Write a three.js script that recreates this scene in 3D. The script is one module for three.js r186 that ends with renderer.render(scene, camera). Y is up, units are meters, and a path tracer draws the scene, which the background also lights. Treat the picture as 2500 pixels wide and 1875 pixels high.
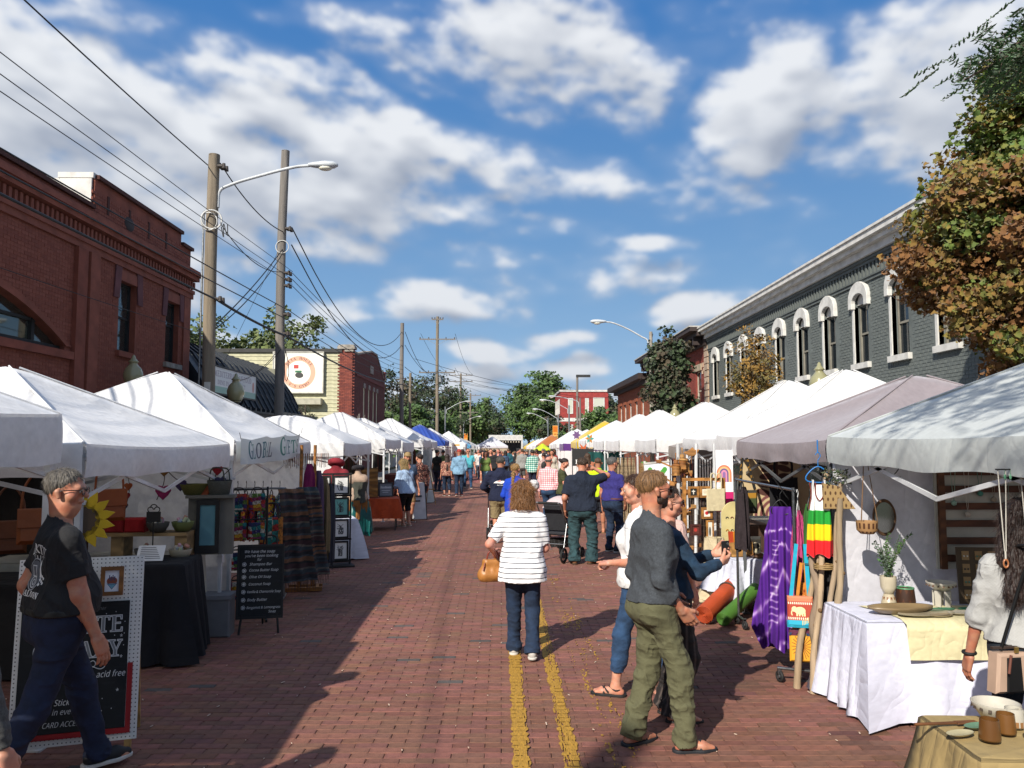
import * as THREE from 'three';
import { mergeGeometries, mergeVertices, toCreasedNormals } from 'three/addons/utils/BufferGeometryUtils.js';

// ---------- random numbers and noise ----------
function rng(seed) { let a = seed >>> 0; return () => { a = (a + 0x6D2B79F5) | 0; let t = Math.imul(a ^ (a >>> 15), 1 | a); t = (t + Math.imul(t ^ (t >>> 7), 61 | t)) ^ t; return ((t ^ (t >>> 14)) >>> 0) / 4294967296; }; }
const PERM = new Uint16Array(512), GV = new Float32Array(256);
{ const r = rng(77); const p = Array.from({ length: 256 }, (_, i) => i); for (let i = 255; i > 0; i--) { const j = Math.floor(r() * (i + 1)); [p[i], p[j]] = [p[j], p[i]]; } for (let i = 0; i < 512; i++) PERM[i] = p[i & 255]; for (let i = 0; i < 256; i++) GV[i] = r() * 2 - 1; }
const fl = Math.floor, PI = Math.PI, sin = Math.sin, cos = Math.cos, R = d => d * PI / 180;
const clamp = (x, a = 0, b = 1) => x < a ? a : x > b ? b : x, mix = (a, b, t) => a + (b - a) * t, sstep = (a, b, x) => { const t = clamp((x - a) / (b - a)); return t * t * (3 - 2 * t); };
function vn(x, y, z = 0) {                                   // value noise, -1..1
  const X = fl(x), Y = fl(y), Z = fl(z); let u = x - X, v = y - Y, w = z - Z; u = u * u * (3 - 2 * u); v = v * v * (3 - 2 * v); w = w * w * (3 - 2 * w);
  const a = X & 255, b = Y & 255, c = Z & 255, a1 = (X + 1) & 255;
  const A = PERM[PERM[a] + b], B = PERM[PERM[a1] + b], C = PERM[PERM[a] + ((b + 1) & 255)], D = PERM[PERM[a1] + ((b + 1) & 255)], c1 = (c + 1) & 255;
  const l0 = mix(mix(GV[PERM[A + c] & 255], GV[PERM[B + c] & 255], u), mix(GV[PERM[C + c] & 255], GV[PERM[D + c] & 255], u), v);
  if (w === 0) return l0;
  return mix(l0, mix(mix(GV[PERM[A + c1] & 255], GV[PERM[B + c1] & 255], u), mix(GV[PERM[C + c1] & 255], GV[PERM[D + c1] & 255], u), v), w);
}
function fbm(x, y, z = 0, o = 4) { let s = 0, a = 0.5, f = 1; for (let i = 0; i < o; i++) { s += a * vn(x * f + i * 17.3, y * f + i * 9.1, z * f); a *= 0.5; f *= 2.03; } return s; }
function pvn(x, y, p) {                                      // value noise that repeats after p cells
  const X = fl(x), Y = fl(y); let u = x - X, v = y - Y; u = u * u * (3 - 2 * u); v = v * v * (3 - 2 * v);
  const m = n => ((n % p) + p) % p, h = (i, j) => GV[PERM[PERM[m(i) & 255] + (m(j) & 255)] & 255];
  return mix(mix(h(X, Y), h(X + 1, Y), u), mix(h(X, Y + 1), h(X + 1, Y + 1), u), v);
}
function pfbm(u, v, p, o = 4) { let s = 0, a = 0.5; for (let i = 0; i < o; i++) { s += a * pvn(u * p, v * p, p); p *= 2; a *= 0.5; } return s; }

// ---------- camera, renderer ----------
const scene = new THREE.Scene();
const camera = new THREE.PerspectiveCamera(51.5, 4 / 3, 0.05, 1500);
camera.position.set(0, 2, 0); camera.rotation.order = 'YXZ'; camera.rotation.set(R(4.28), R(-0.737), 0);
scene.add(camera);
const renderer = new THREE.WebGLRenderer({ antialias: true });
renderer.setSize(1024, 768);
renderer.toneMapping = THREE.LinearToneMapping; renderer.toneMappingExposure = 1.28;
renderer.shadowMap.enabled = true; renderer.shadowMap.type = THREE.PCFSoftShadowMap;

// ---------- sky: blue air with broken cloud ----------
const SUN = new THREE.Vector3(-0.3995, 0.5664, 0.7208).normalize();
{
  const W = 2048, Hh = 1024, d = new Float32Array(W * Hh * 4);
  // cloud masses seen over the street: azimuth, elevation, half width, half height, tilt (degrees), weight
  const masses = [[-30, 20, 10, 5.2, -8, 1.0], [-21, 19.5, 10, 4.6, -6, 1.0], [-11, 20.3, 8, 3.0, -6, 1.05], [-13, 16.6, 7, 3.2, -4, 1.05], [-3, 19.8, 7, 2.0, -9, .9], [-5, 17, 5, 1.5, -5, .7], [-30, 15, 8, 4, 0, .8], [-22, 14, 6, 4, 0, .8],
    [3, 27.4, 7, 3.8, -14, .98], [-2, 25.3, 6, 1.5, -10, .55], [-16, 24.3, 8, 1.6, -6, .6], [8.5, 25, 4, 3, -20, .55], [-27, 26.5, 4, 1.4, 5, .5], [-11, 28.5, 4, 1.2, 5, .5],
    [18.4, 21.6, 3.8, 3.6, 0, 1.05], [19.5, 24, 3.6, 2.4, 15, .9], [23.5, 21.4, 5, 3.4, 0, .72], [29.5, 22.2, 6.5, 4.6, 20, .92], [35, 20, 6, 6, 0, .9], [15, 18.6, 4, 1.8, -20, .5],
    [11.6, 13.9, 2.7, .75, -3, .95], [13.4, 16.6, 3, 1.0, 0, .45], [2.5, 15.3, 3, .8, 0, .3], [-5, 10.3, 3.4, 1.25, -4, 1.15], [-7, 9.6, 2.0, .9, 0, .8], [-.6, 6.9, 3.6, .9, -6, .95], [3.6, 7.4, 3.0, .7, -4, .8], [-.4, 5.2, 3.4, 1.0, 0, .95], [4.6, 4.9, 3.2, .9, 0, .85], [-13, 8.6, 3, 1.2, 10, .6],
    [14.8, 9.2, 3.6, 1.0, 4, 1.05], [-16, 6.5, 5, 1.2, 0, .5], [9, 3.5, 7, 1.0, 0, .6], [7, 11.6, 9, 1.3, 5, .40], [-2, 13.2, 7, 1, -4, .36], [6, 19, 6, 1.4, -12, .42], [-5, 3.5, 7, 1.2, 0, .6]];
  const dens = (az, el, o) => {
    const wx = 2.2 * fbm(az * .16 + 4, el * .32 + 1, 3.7, 3), wy = 1.1 * fbm(az * .16 + 31, el * .32 + 9, 8.1, 3);
    const A = az + wx, E = el + wy; let m = 0;
    for (const [a, e, w, h, t, k] of masses) { let dx = A - a, dy = E - e; if (dx > 40 || dx < -40) continue; const c = cos(R(t)), s = sin(R(t)), X = (dx * c + dy * s) / w, Y = (-dx * s + dy * c) / h, q = X * X + Y * Y; if (q < 4) m = Math.max(m, k * (1 - q * .5)); }
    const far = sstep(38, 60, Math.abs(az)) + sstep(30, 40, el);                  // beyond the view the same broken cover goes on
    if (far > 0) m = Math.max(m, clamp(far) * (.42 + 1.0 * fbm(az * .05 + 7, el * .09 + 3, 1.3, 2)));
    const q = 1 + 7 / (el + 4), X = (az + el * .35) * q, Y = el * q, n = fbm(X * .17, Y * .42, 11.4, o) + (o > 4 ? .5 * fbm(X * .62 + 5, Y * 1.6, 2.2, o - 2) : 0);
    return m * .95 + n * .72 - .36;
  };
  for (let j = 0; j < Hh; j++) {
    const el = ((j + .5) / Hh - .5) * 180, y = sin(R(el));
    for (let i = 0; i < W; i++) {
      const k = (j * W + i) * 4; let r, g, b;
      if (el < -1) { r = .30; g = .29; b = .27; } else {
        let az = ((i + .5) / W) * 360 - 90; az = ((az + 180) % 360 + 360) % 360 - 180;      // 0 = along the street
        const t = Math.pow(clamp(y / .55), .5), e = Math.max(el, 0);
        r = mix(.23, .030, t); g = mix(.43, .140, t); b = mix(.61, .39, t);
        const hz = Math.exp(-e / 8) * .55; r = mix(r, .46, hz); g = mix(g, .58, hz); b = mix(b, .70, hz);
        const D = dens(az, e, 7), S0 = dens(az, e, 3), S1 = dens(az - .7, e + 1.6, 3), cov = sstep(-.13, .48, D), veil = sstep(-.45, .15, S0) * .13;
        const lit = clamp(.60 + (S0 - S1) * 1.25 + .35 * (D - S0) - sstep(.15, .7, S0) * .12);
        let cr = mix(.30, .70, lit), cg = mix(.335, .715, lit), cb = mix(.405, .735, lit);
        const low = Math.exp(-Math.max(el - 3, 0) / 9) * .2; cr *= 1 - low; cg *= 1 - low * .95; cb *= 1 - low * .8;
        const c = clamp(veil + cov * .80);
        r = mix(r, cr, c); g = mix(g, cg, c); b = mix(b, cb, c);
      }
      d[k] = r; d[k + 1] = g; d[k + 2] = b; d[k + 3] = 1;
    }
  }
  const sky = new THREE.DataTexture(d, W, Hh, THREE.RGBAFormat, THREE.FloatType); sky.mapping = THREE.EquirectangularReflectionMapping; sky.magFilter = THREE.LinearFilter; sky.minFilter = THREE.LinearFilter; sky.needsUpdate = true;
  scene.background = sky; scene.environment = sky; scene.backgroundIntensity = 1; scene.environmentIntensity = 1;
}
const sun = new THREE.DirectionalLight(new THREE.Color(1, .93, .82), 5);
sun.position.copy(SUN).multiplyScalar(80); sun.target.position.set(0, 0, -20); sun.position.add(sun.target.position);
sun.castShadow = true; sun.shadow.mapSize.set(4096, 4096);
Object.assign(sun.shadow.camera, { left: -60, right: 60, top: 70, bottom: -40, near: 1, far: 260 });
scene.add(sun, sun.target);

// ---------- object helpers ----------
const used = new Map();
function numbered(n) { const k = used.get(n) || 0; used.set(n, k + 1); return k ? n + '_' + String(k).padStart(3, '0') : n; }
function tag(o, label, category, group, kind) { if (label) o.userData.label = label; if (category) o.userData.category = category; if (group) o.userData.group = group; if (kind) o.userData.kind = kind; return o; }
function thing(name, label, category, [x, y, z] = [0, 0, 0], turn = 0, group) { const o = new THREE.Group(); o.name = numbered(name); o.position.set(x, y, z); o.rotation.y = turn; scene.add(o); return tag(o, label, category, group); }
const fix = g => { g = g.index ? g.toNonIndexed() : g; for (const k of Object.keys(g.attributes)) if (!['position', 'normal', 'uv'].includes(k)) g.deleteAttribute(k); return g; };
function uvBox(g, s = 1) {                                    // texture coordinates in metres, from the face's own direction
  if (g.index) g = g.toNonIndexed();
  const p = g.attributes.position, n = g.attributes.normal, uv = new Float32Array(p.count * 2), v = new THREE.Vector3(), e = new THREE.Vector3(), f = new THREE.Vector3();
  for (let i = 0; i < p.count; i += 3) {
    v.fromBufferAttribute(p, i); e.fromBufferAttribute(p, i + 1).sub(v); f.fromBufferAttribute(p, i + 2).sub(v); e.cross(f);
    const ax = Math.abs(e.x), ay = Math.abs(e.y), az = Math.abs(e.z);
    for (let k = i; k < i + 3; k++) { const X = p.getX(k), Y = p.getY(k), Z = p.getZ(k); const [u, w] = ay >= ax && ay >= az ? [X, Z] : ax >= az ? [Z, Y] : [X, Y]; uv[k * 2] = u * s; uv[k * 2 + 1] = w * s; }
  }
  g.setAttribute('uv', new THREE.BufferAttribute(uv, 2)); return g;
}
function obj(name, geos, mat, parent = scene, keepUV = false) {
  let l = (Array.isArray(geos) ? geos.flat(9) : [geos]).map(fix);
  if (!keepUV) l = l.map(g => uvBox(g));
  const g = l.length > 1 ? mergeGeometries(l, false) : l[0];
  const m = new THREE.Mesh(g, mat); m.name = parent === scene ? numbered(name) : name; m.castShadow = m.receiveShadow = true; parent.add(m); return m;
}
const raw = (name, geo, mat, parent = scene) => { const m = new THREE.Mesh(geo, mat); m.name = parent === scene ? numbered(name) : name; m.castShadow = m.receiveShadow = true; parent.add(m); return m; };
function struct(name, geos, mat, parent = scene, keepUV = false) { const m = obj(name, geos, mat, parent, keepUV); if (parent === scene) m.userData.kind = 'structure'; return m; }
function at(g, x = 0, y = 0, z = 0, rx = 0, ry = 0, rz = 0) { if (rx) g.rotateX(rx); if (ry) g.rotateY(ry); if (rz) g.rotateZ(rz); g.translate(x, y, z); return g; }
const box = (w, h, d, x = 0, y = 0, z = 0, rx = 0, ry = 0, rz = 0) => at(new THREE.BoxGeometry(w, h, d), x, y, z, rx, ry, rz);
const bx = (x0, x1, y0, y1, z0, z1) => box(Math.abs(x1 - x0), Math.abs(y1 - y0), Math.abs(z1 - z0), (x0 + x1) / 2, (y0 + y1) / 2, (z0 + z1) / 2);
const cyl = (r0, r1, h, x = 0, y = 0, z = 0, seg = 12, rx = 0, ry = 0, rz = 0) => at(new THREE.CylinderGeometry(r0, r1, h, seg), x, y, z, rx, ry, rz);
const sph = (r, x = 0, y = 0, z = 0, sx = 1, sy = 1, sz = 1, a = 14, b = 10) => { const g = new THREE.SphereGeometry(r, a, b); g.scale(sx, sy, sz); g.translate(x, y, z); return g; };
const V3 = (x, y, z) => new THREE.Vector3(x, y, z), v3 = a => new THREE.Vector3(...a);
const tube = (pts, r, seg = 16, rs = 6, closed = false) => new THREE.TubeGeometry(new THREE.CatmullRomCurve3(pts.map(v3), closed), seg, r, rs, closed);
function bar(a, b, r, r2 = r, seg = 8) { const A = v3(a), B = v3(b), d = B.clone().sub(A), L = d.length(); const g = new THREE.CylinderGeometry(r2, r, L, seg); g.applyQuaternion(new THREE.Quaternion().setFromUnitVectors(V3(0, 1, 0), d.normalize())); g.translate((A.x + B.x) / 2, (A.y + B.y) / 2, (A.z + B.z) / 2); return g; }
function beam(a, b, w, h = w) { const A = v3(a), B = v3(b), d = B.clone().sub(A), L = d.length(); const g = new THREE.BoxGeometry(w, h, L); const m = new THREE.Matrix4().lookAt(B, A, Math.abs(d.y) / L > .98 ? V3(1, 0, 0) : V3(0, 1, 0)); g.applyMatrix4(m); g.translate((A.x + B.x) / 2, (A.y + B.y) / 2, (A.z + B.z) / 2); return g; }
const lathe = (pts, seg = 20, x = 0, y = 0, z = 0) => at(new THREE.LatheGeometry(pts.map(p => new THREE.Vector2(...p)), seg), x, y, z);
function ext(pts, depth, bevel = 0, holes = []) { const s = new THREE.Shape(pts.map(p => new THREE.Vector2(...p))); for (const h of holes) s.holes.push(new THREE.Path(h.map(p => new THREE.Vector2(...p)))); return new THREE.ExtrudeGeometry(s, { depth, bevelEnabled: bevel > 0, bevelSize: bevel, bevelThickness: bevel, bevelSegments: 1, curveSegments: 12 }); }
function chamfer(w, h, d, c = .006, x = 0, y = 0, z = 0) { const g = ext([[-w / 2 + c, -h / 2 + c], [w / 2 - c, -h / 2 + c], [w / 2 - c, h / 2 - c], [-w / 2 + c, h / 2 - c]], d - 2 * c, c); g.translate(x, y, z - d / 2 + c); return g; }
function grid(nu, nv, fn, uvs = true) {                      // a sheet from fn(u, v) -> [x, y, z]
  const p = [], uv = [], ix = [];
  for (let j = 0; j <= nv; j++) for (let i = 0; i <= nu; i++) { const q = fn(i / nu, j / nv); p.push(q[0], q[1], q[2]); uv.push(q[3] ?? i / nu, q[4] ?? j / nv); }
  for (let j = 0; j < nv; j++) for (let i = 0; i < nu; i++) { const a = j * (nu + 1) + i, b = a + 1, c = a + nu + 1, e = c + 1; ix.push(a, b, e, a, e, c); }
  const g = new THREE.BufferGeometry(); g.setAttribute('position', new THREE.Float32BufferAttribute(p, 3)); g.setAttribute('uv', new THREE.Float32BufferAttribute(uv, 2)); g.setIndex(ix); g.computeVertexNormals(); return g;
}

// ---------- textures and materials ----------
function tex(n, fn, srgb = true, m = n) {
  const d = new Uint8Array(n * m * 4); for (let j = 0; j < m; j++) for (let i = 0; i < n; i++) { const c = fn((i + .5) / n, (j + .5) / m, i, j), k = (j * n + i) * 4; d[k] = clamp(c[0]) * 255; d[k + 1] = clamp(c[1]) * 255; d[k + 2] = clamp(c[2]) * 255; d[k + 3] = c[3] === undefined ? 255 : clamp(c[3]) * 255; }
  const t = new THREE.DataTexture(d, n, m); t.wrapS = t.wrapT = THREE.RepeatWrapping; t.magFilter = THREE.LinearFilter; t.minFilter = THREE.LinearMipmapLinearFilter; t.generateMipmaps = true; if (srgb) t.colorSpace = THREE.SRGBColorSpace; t.needsUpdate = true; return t;
}
const rep = (t, x, y = x) => { const c = t.clone(); c.repeat.set(x, y); c.needsUpdate = true; return c; };
function canvasTex(w, h, draw, srgb = true) { const c = document.createElement('canvas'); c.width = w; c.height = h; const x = c.getContext('2d'); draw(x, w, h); const t = new THREE.CanvasTexture(c); if (srgb) t.colorSpace = THREE.SRGBColorSpace; t.anisotropy = 8; return t; }
const T = {};
T.mottle = tex(256, (u, v) => { const a = .9 + .16 * pfbm(u, v, 4, 6); return [a, a, a]; });                   // for 1 m
T.grain = tex(128, (u, v, i, j) => { const a = .9 + .2 * pfbm(u, v, 32, 2); return [a, a, a]; });
T.cloth = tex(256, (u, v) => { const a = .95 + .05 * pfbm(u, v, 16, 4) + .02 * sin(u * 2 * PI * 64) * sin(v * 2 * PI * 64); return [a, a, a]; });
T.denim = tex(256, (u, v) => { const a = .82 + .25 * pfbm(u, v, 6, 5) + .10 * sin((u + v) * 2 * PI * 48); return [a, a * 1.0, a]; });
T.heather = tex(256, (u, v) => { const a = .86 + .09 * pvn(u * 128, v * 64, 128) + .12 * pfbm(u, v, 32, 3); return [a, a, a]; });
T.bumpSoft = tex(256, (u, v) => { const a = .5 + .5 * pfbm(u, v, 4, 5); return [a, a, a]; }, false);
T.bumpFine = tex(256, (u, v) => { const a = .5 + .5 * pfbm(u, v, 32, 3); return [a, a, a]; }, false);
T.skin = tex(128, (u, v) => { const a = pfbm(u, v, 6, 4), b = pfbm(v, u, 10, 4); return [.95 + .08 * b, .88 + .16 * a + .06 * b, .87 + .2 * a]; });
T.crease = tex(512, (u, v) => { const q = (p, s) => 1 - Math.abs(pvn((u + .25 * v) * p + s, (v + .1 * pvn(u * 4, v * 4, 4)) * p * .5, p)); const a = .5 * Math.pow(q(8, 0), 4) + .3 * Math.pow(q(16, 3), 3) + .12 * pfbm(u, v, 32, 3); return [a, a, a]; }, false);
T.wood = tex(256, (u, v) => { const q = pvn(u * 3, v * 2, 6) * 1.2 + v * 10, a = .78 + .14 * sin(q * 2 * PI) * .6 + .22 * pfbm(u * .25, v, 16, 4); return [a, a * .97, a * .92]; });
T.plywood = T.wood;
const mats = new Map();
function M(c, rough = .8, o = {}) {
  const key = typeof o.key === 'string' ? o.key : null, k = key || (Array.isArray(c) ? c.join() : c) + '|' + rough + '|' + Object.entries(o).map(([a, b]) => a + (b && b.uuid ? b.uuid : Array.isArray(b) ? b.join() : b)).join();
  if (mats.has(k)) return mats.get(k);
  const { key: _, metal = 0, physical, bumpScale, ...rest } = o;
  const P = { color: Array.isArray(c) ? new THREE.Color().setRGB(...c) : new THREE.Color(c), roughness: rough, metalness: metal, side: THREE.DoubleSide, ...rest }; if (bumpScale !== undefined) P.bumpScale = bumpScale;
  const m = physical || o.transmission !== undefined || o.clearcoat !== undefined ? new THREE.MeshPhysicalMaterial(P) : new THREE.MeshStandardMaterial(P);
  mats.set(k, m); return m;
}
const cloth = (c, o = {}) => M(c, .92, { map: rep(T.cloth, 2), bumpMap: T.crease, bumpScale: .008, ...o, key: 'cloth' + c + JSON.stringify(Object.keys(o)) + (o.tag || '') });
const paint = (c, r = .55) => M(c, r, { map: T.mottle, bumpMap: T.bumpFine, bumpScale: .0006, key: 'paint' + c + r });
const metal = (c = '#8d9196', r = .38) => M(c, r, { metal: .85, map: T.grain, key: 'metal' + c + r });
const woodM = (c = '#b98d5a', r = .7) => M(c, r, { map: T.wood, bumpMap: T.wood, bumpScale: .001, key: 'wood' + c + r });
const plain = (c, r = .7) => M(c, r, { map: T.mottle, key: 'plain' + c + r });
const GLASS = M('#b9c6c4', .03, { transmission: .96, thickness: 0, roughness: .03, ior: 1.55, key: 'windowglass' });
function setUV(g, fn) { const p = g.attributes.position, uv = new Float32Array(p.count * 2); for (let i = 0; i < p.count; i++) { const [a, b] = fn(p.getX(i), p.getY(i), p.getZ(i)); uv[i * 2] = a; uv[i * 2 + 1] = b; } g.setAttribute('uv', new THREE.BufferAttribute(uv, 2)); return g; }
const groundY = z => z > -30 ? 0 : (z + 30) * .0095 * sstep(-30, -60, z);
// ================= ground, road, pavements =================
camera.updateMatrixWorld(true); camera.updateProjectionMatrix();
const inView = (x, y, z, m = 1) => { const p = V3(x, y, z).project(camera); return z < -.2 && Math.abs(p.x) < m && Math.abs(p.y) < m; };
T.asphalt = tex(256, (u, v) => { const a = .75 + .45 * pfbm(u, v, 16, 4); return [a, a, a]; });
{
  const g = grid(40, 60, (u, v) => { const z = 60 - v * 760, x = (u - .5) * 900; return [x, groundY(z) - .13 + (z < -175 ? (-175 - z) * .012 : 0), z, x * .2, z * .2]; });
  struct('ground', g, M([.10, .11, .06], .95, { map: T.mottle, key: 'earth' }), scene, true);
}
const BRK = [.232, .098, .067];
const sandM = M([.075, .05, .042], .98, { map: rep(T.asphalt, 3), bumpMap: T.bumpFine, bumpScale: .003, key: 'sandjoint' });
const roadT = (() => { const nx = 10, ny = 24, r = rng(5), tone = Array.from({ length: nx * ny }, () => { const a = r(); return a < .06 ? [.62, .7, .75] : [.82 + .36 * r(), .82 + .3 * r(), .82 + .3 * r()]; });
  return tex(1024, (u, v, i, j) => { const row = fl(v * ny), f = v * ny - row, uu = (u * nx + (row % 2) * .5) % nx, c = fl(uu), q = uu - c, e = Math.min(Math.min(q, 1 - q) * .215, Math.min(f, 1 - f) * .087), t = tone[row * nx + c], k = sstep(.002, .006, e), n = 1 + .3 * pfbm(u, v, 32, 4); return [mix(.3, .58 * t[0] * n, k), mix(.24, .35 * t[1] * n, k), mix(.21, .31 * t[2] * n, k)]; }); })();
const road = struct('road', [grid(1, 40, (u, v) => { const z = 12 - v * 53; return [(u - .5) * 12, -.014, z, u * 4, z * .3]; })], sandM, scene, true);
raw('far_brick_paving', grid(2, 50, (u, v) => { const z = -41 - v * 140, x = (u - .5) * 12; return [x, groundY(z) - .002, z, x / 2.15, z / 2.088]; }), M('#ffffff', .9, { map: roadT, key: 'farroad' }), road);
{
  // every paving brick near the camera has edges of its own; the 300 that show largest are single pieces
  const r = rng(11), vars = [];
  for (let k = 0; k < 5; k++) {
    const w = .1035, d = .0395, c = () => .004 + (r() < .3 ? r() * .016 : r() * .003), pts = [];
    const cs = [c(), c(), c(), c()]; pts.push([-w + cs[0], -d], [w - cs[1], -d + r() * .002], [w - r() * .003, -d + cs[1]], [w, d - cs[2]], [w - cs[2], d], [-w + cs[3], d - r() * .002], [-w + r() * .003, d - cs[3]], [-w, -d + cs[0]]);
    const g = ext(pts, .03, .004); g.rotateX(-PI / 2); g.translate(0, -.034, 0); vars.push(uvBox(g, 5));
  }
  const col = () => { const a = r(); let k = .86 + .28 * r(); if (a < .02) return [.105 * k, .088 * k, .08 * k]; if (a < .12) return [.27 * k, .105 * k, .08 * k]; return [BRK[0] * k * (1 + .1 * (r() - .5)), BRK[1] * k * (1 + .22 * (r() - .5)), BRK[2] * k * (1 + .25 * (r() - .5))]; };
  const brickMs = Array.from({ length: 10 }, (_, i) => M(col(), .86, { map: T.mottle, bumpMap: T.bumpFine, bumpScale: .0025, key: 'brick' + i }));
  const all = [];
  for (let row = 0, z = -3.2; z > -41; z -= .0875, row++) for (let i = -28; i <= 28; i++) {
    const x = i * .2155 + (row % 2) * .108 + (r() - .5) * .004; if (Math.abs(x) > 5.93) continue;
    if (Math.abs(x) > 4.2 && z < -16) { if (r() < .0) continue; }
    const y = .005 * vn(x * .9, z * .9, 3) + (r() - .5) * .0035, cc = col(), st = 1 + .28 * fbm(x * .55, z * .35, 6, 3) - .3 * sstep(.28, .5, fbm(x * 1.3 + 9, z * .8, 2, 3)); all.push([x, y, z + (r() - .5) * .005, (r() - .5) * .04, fl(r() * 5), cc.map(q => q * st)]);
  }
  const near = all.filter(b => inView(b[0], 0, b[2], .99) && b[0] > -1.95 && b[0] < 2.3).sort((a, b) => b[2] - a[2]).slice(0, 300), set = new Set(near);
  near.forEach((b, i) => { const m = raw('brick', vars[b[4]], brickMs[i % 10 === 0 ? 0 : fl(r() * 10)], road); m.position.set(b[0], b[1], b[2]); m.rotation.set((r() - .5) * .012, b[3], (r() - .5) * .02); });
  const rest = all.filter(b => !set.has(b)), im = M('#ffffff', .86, { map: T.mottle, bumpMap: T.bumpFine, bumpScale: .0025, key: 'brickI' }), dummy = new THREE.Object3D(), c = new THREE.Color();
  for (let k = 0; k < 5; k++) { const l = rest.filter(b => b[4] === k), I = new THREE.InstancedMesh(vars[k], im, l.length); I.name = 'paving_bricks'; I.userData.kind = 'stuff'; l.forEach((b, i) => { dummy.position.set(b[0], b[1], b[2]); dummy.rotation.set((r() - .5) * .012, b[3], (r() - .5) * .02); dummy.updateMatrix(); I.setMatrixAt(i, dummy.matrix); I.setColorAt(i, c.setRGB(...b[5])); }); I.castShadow = I.receiveShadow = true; road.add(I); }
  // pale crumbs of mortar and leaf bits lying in the joints
  const cg = ext([[-.012, -.003], [.010, -.004], [.013, .003], [-.009, .004]], .004); cg.rotateX(-PI / 2); const n = 700, I = new THREE.InstancedMesh(cg, M([.55, .42, .33], .9, { key: 'crumb' }), n); I.name = 'joint_crumbs'; I.userData.kind = 'stuff';
  for (let i = 0; i < n; i++) { const b = all[fl(r() * Math.min(all.length, 9000))], s = .5 + r() * .9; dummy.position.set(b[0] + .106, .003, b[2] + (r() - .5) * .06); dummy.rotation.set(0, PI / 2 + (r() - .5) * 1.4, 0); dummy.scale.set(s * (.6 + r()), 1, s); dummy.updateMatrix(); I.setMatrixAt(i, dummy.matrix); } I.castShadow = I.receiveShadow = true; road.add(I);
}
{ // worn yellow centre lines: paint film with the joints and bare patches open
  const film = (name, x, w, z0, z1, wear, seed) => {
    const L = z0 - z1, t = tex(128, (u, v) => { const z = v * L, e = Math.min(u, 1 - u), n = .55 + .5 * fbm(u * 4 + seed, z * 1.4, 2, 4) + .25 * vn(u * 24, z * 26, seed), j = ((z / .0875) % 1 + 1) % 1, jo = Math.min(j, 1 - j) * .0875, up = ((u * w) / .2155 + (fl(z / .0875) % 2) * .5) % 1, ju = Math.min(up, 1 - up) * .2155; const a = sstep(wear - .1, wear + .06, n) * sstep(-.02, .16, e + .1 * vn(z * 22, seed, 1)) * (Math.min(jo, ju) < .004 ? (vn(u * 9, z * 6, seed) > .25 ? .9 : 0) : 1), k = .92 + .12 * vn(u * 30, z * 40, 5); return [.70 * k, .53 * k, .18 * k, a > .42 ? 1 : 0]; }, true, 2048);
    t.generateMipmaps = false; t.minFilter = THREE.LinearFilter;
    struct(name, grid(1, 20, (u, v) => [x + (u - .5) * w, .0075, z0 + (z1 - z0) * v, u, v]), M('#ffffff', .8, { map: t, alphaTest: .5, key: 'film' + x }), scene, true);
  };
  film('painted_line', .125, .125, -3.6, -13, .16, 3); film('painted_line', .445, .125, -3.6, -14, .40, 9); film('painted_line', .78, .26, -4, -12, .80, 21);
}
T.concrete = tex(256, (u, v) => { const a = .82 + .25 * pfbm(u, v, 8, 5); return [a, a * .98, a * .95]; });
const concM = M([.42, .40, .37], .92, { map: T.concrete, bumpMap: T.bumpFine, bumpScale: .001, key: 'concrete' });
for (const s of [-1, 1]) {
  const P = struct('pavement', grid(2, 40, (u, v) => { const z = 14 - v * 185; return [s * (6.18 + u * 3.4), groundY(z) + .12, z, u * 3, z]; }), concM, scene, true);
  raw('kerb', grid(3, 40, (u, v) => { const z = 14 - v * 185, p = [[6.0, -.02], [6.01, .12], [6.03, .128], [6.18, .124]][Math.round(u * 3)]; return [s * p[0], groundY(z) + p[1], z, u * .3, z]; }), M([.36, .35, .33], .9, { map: T.concrete, key: 'kerb' }), P);
}

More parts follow.
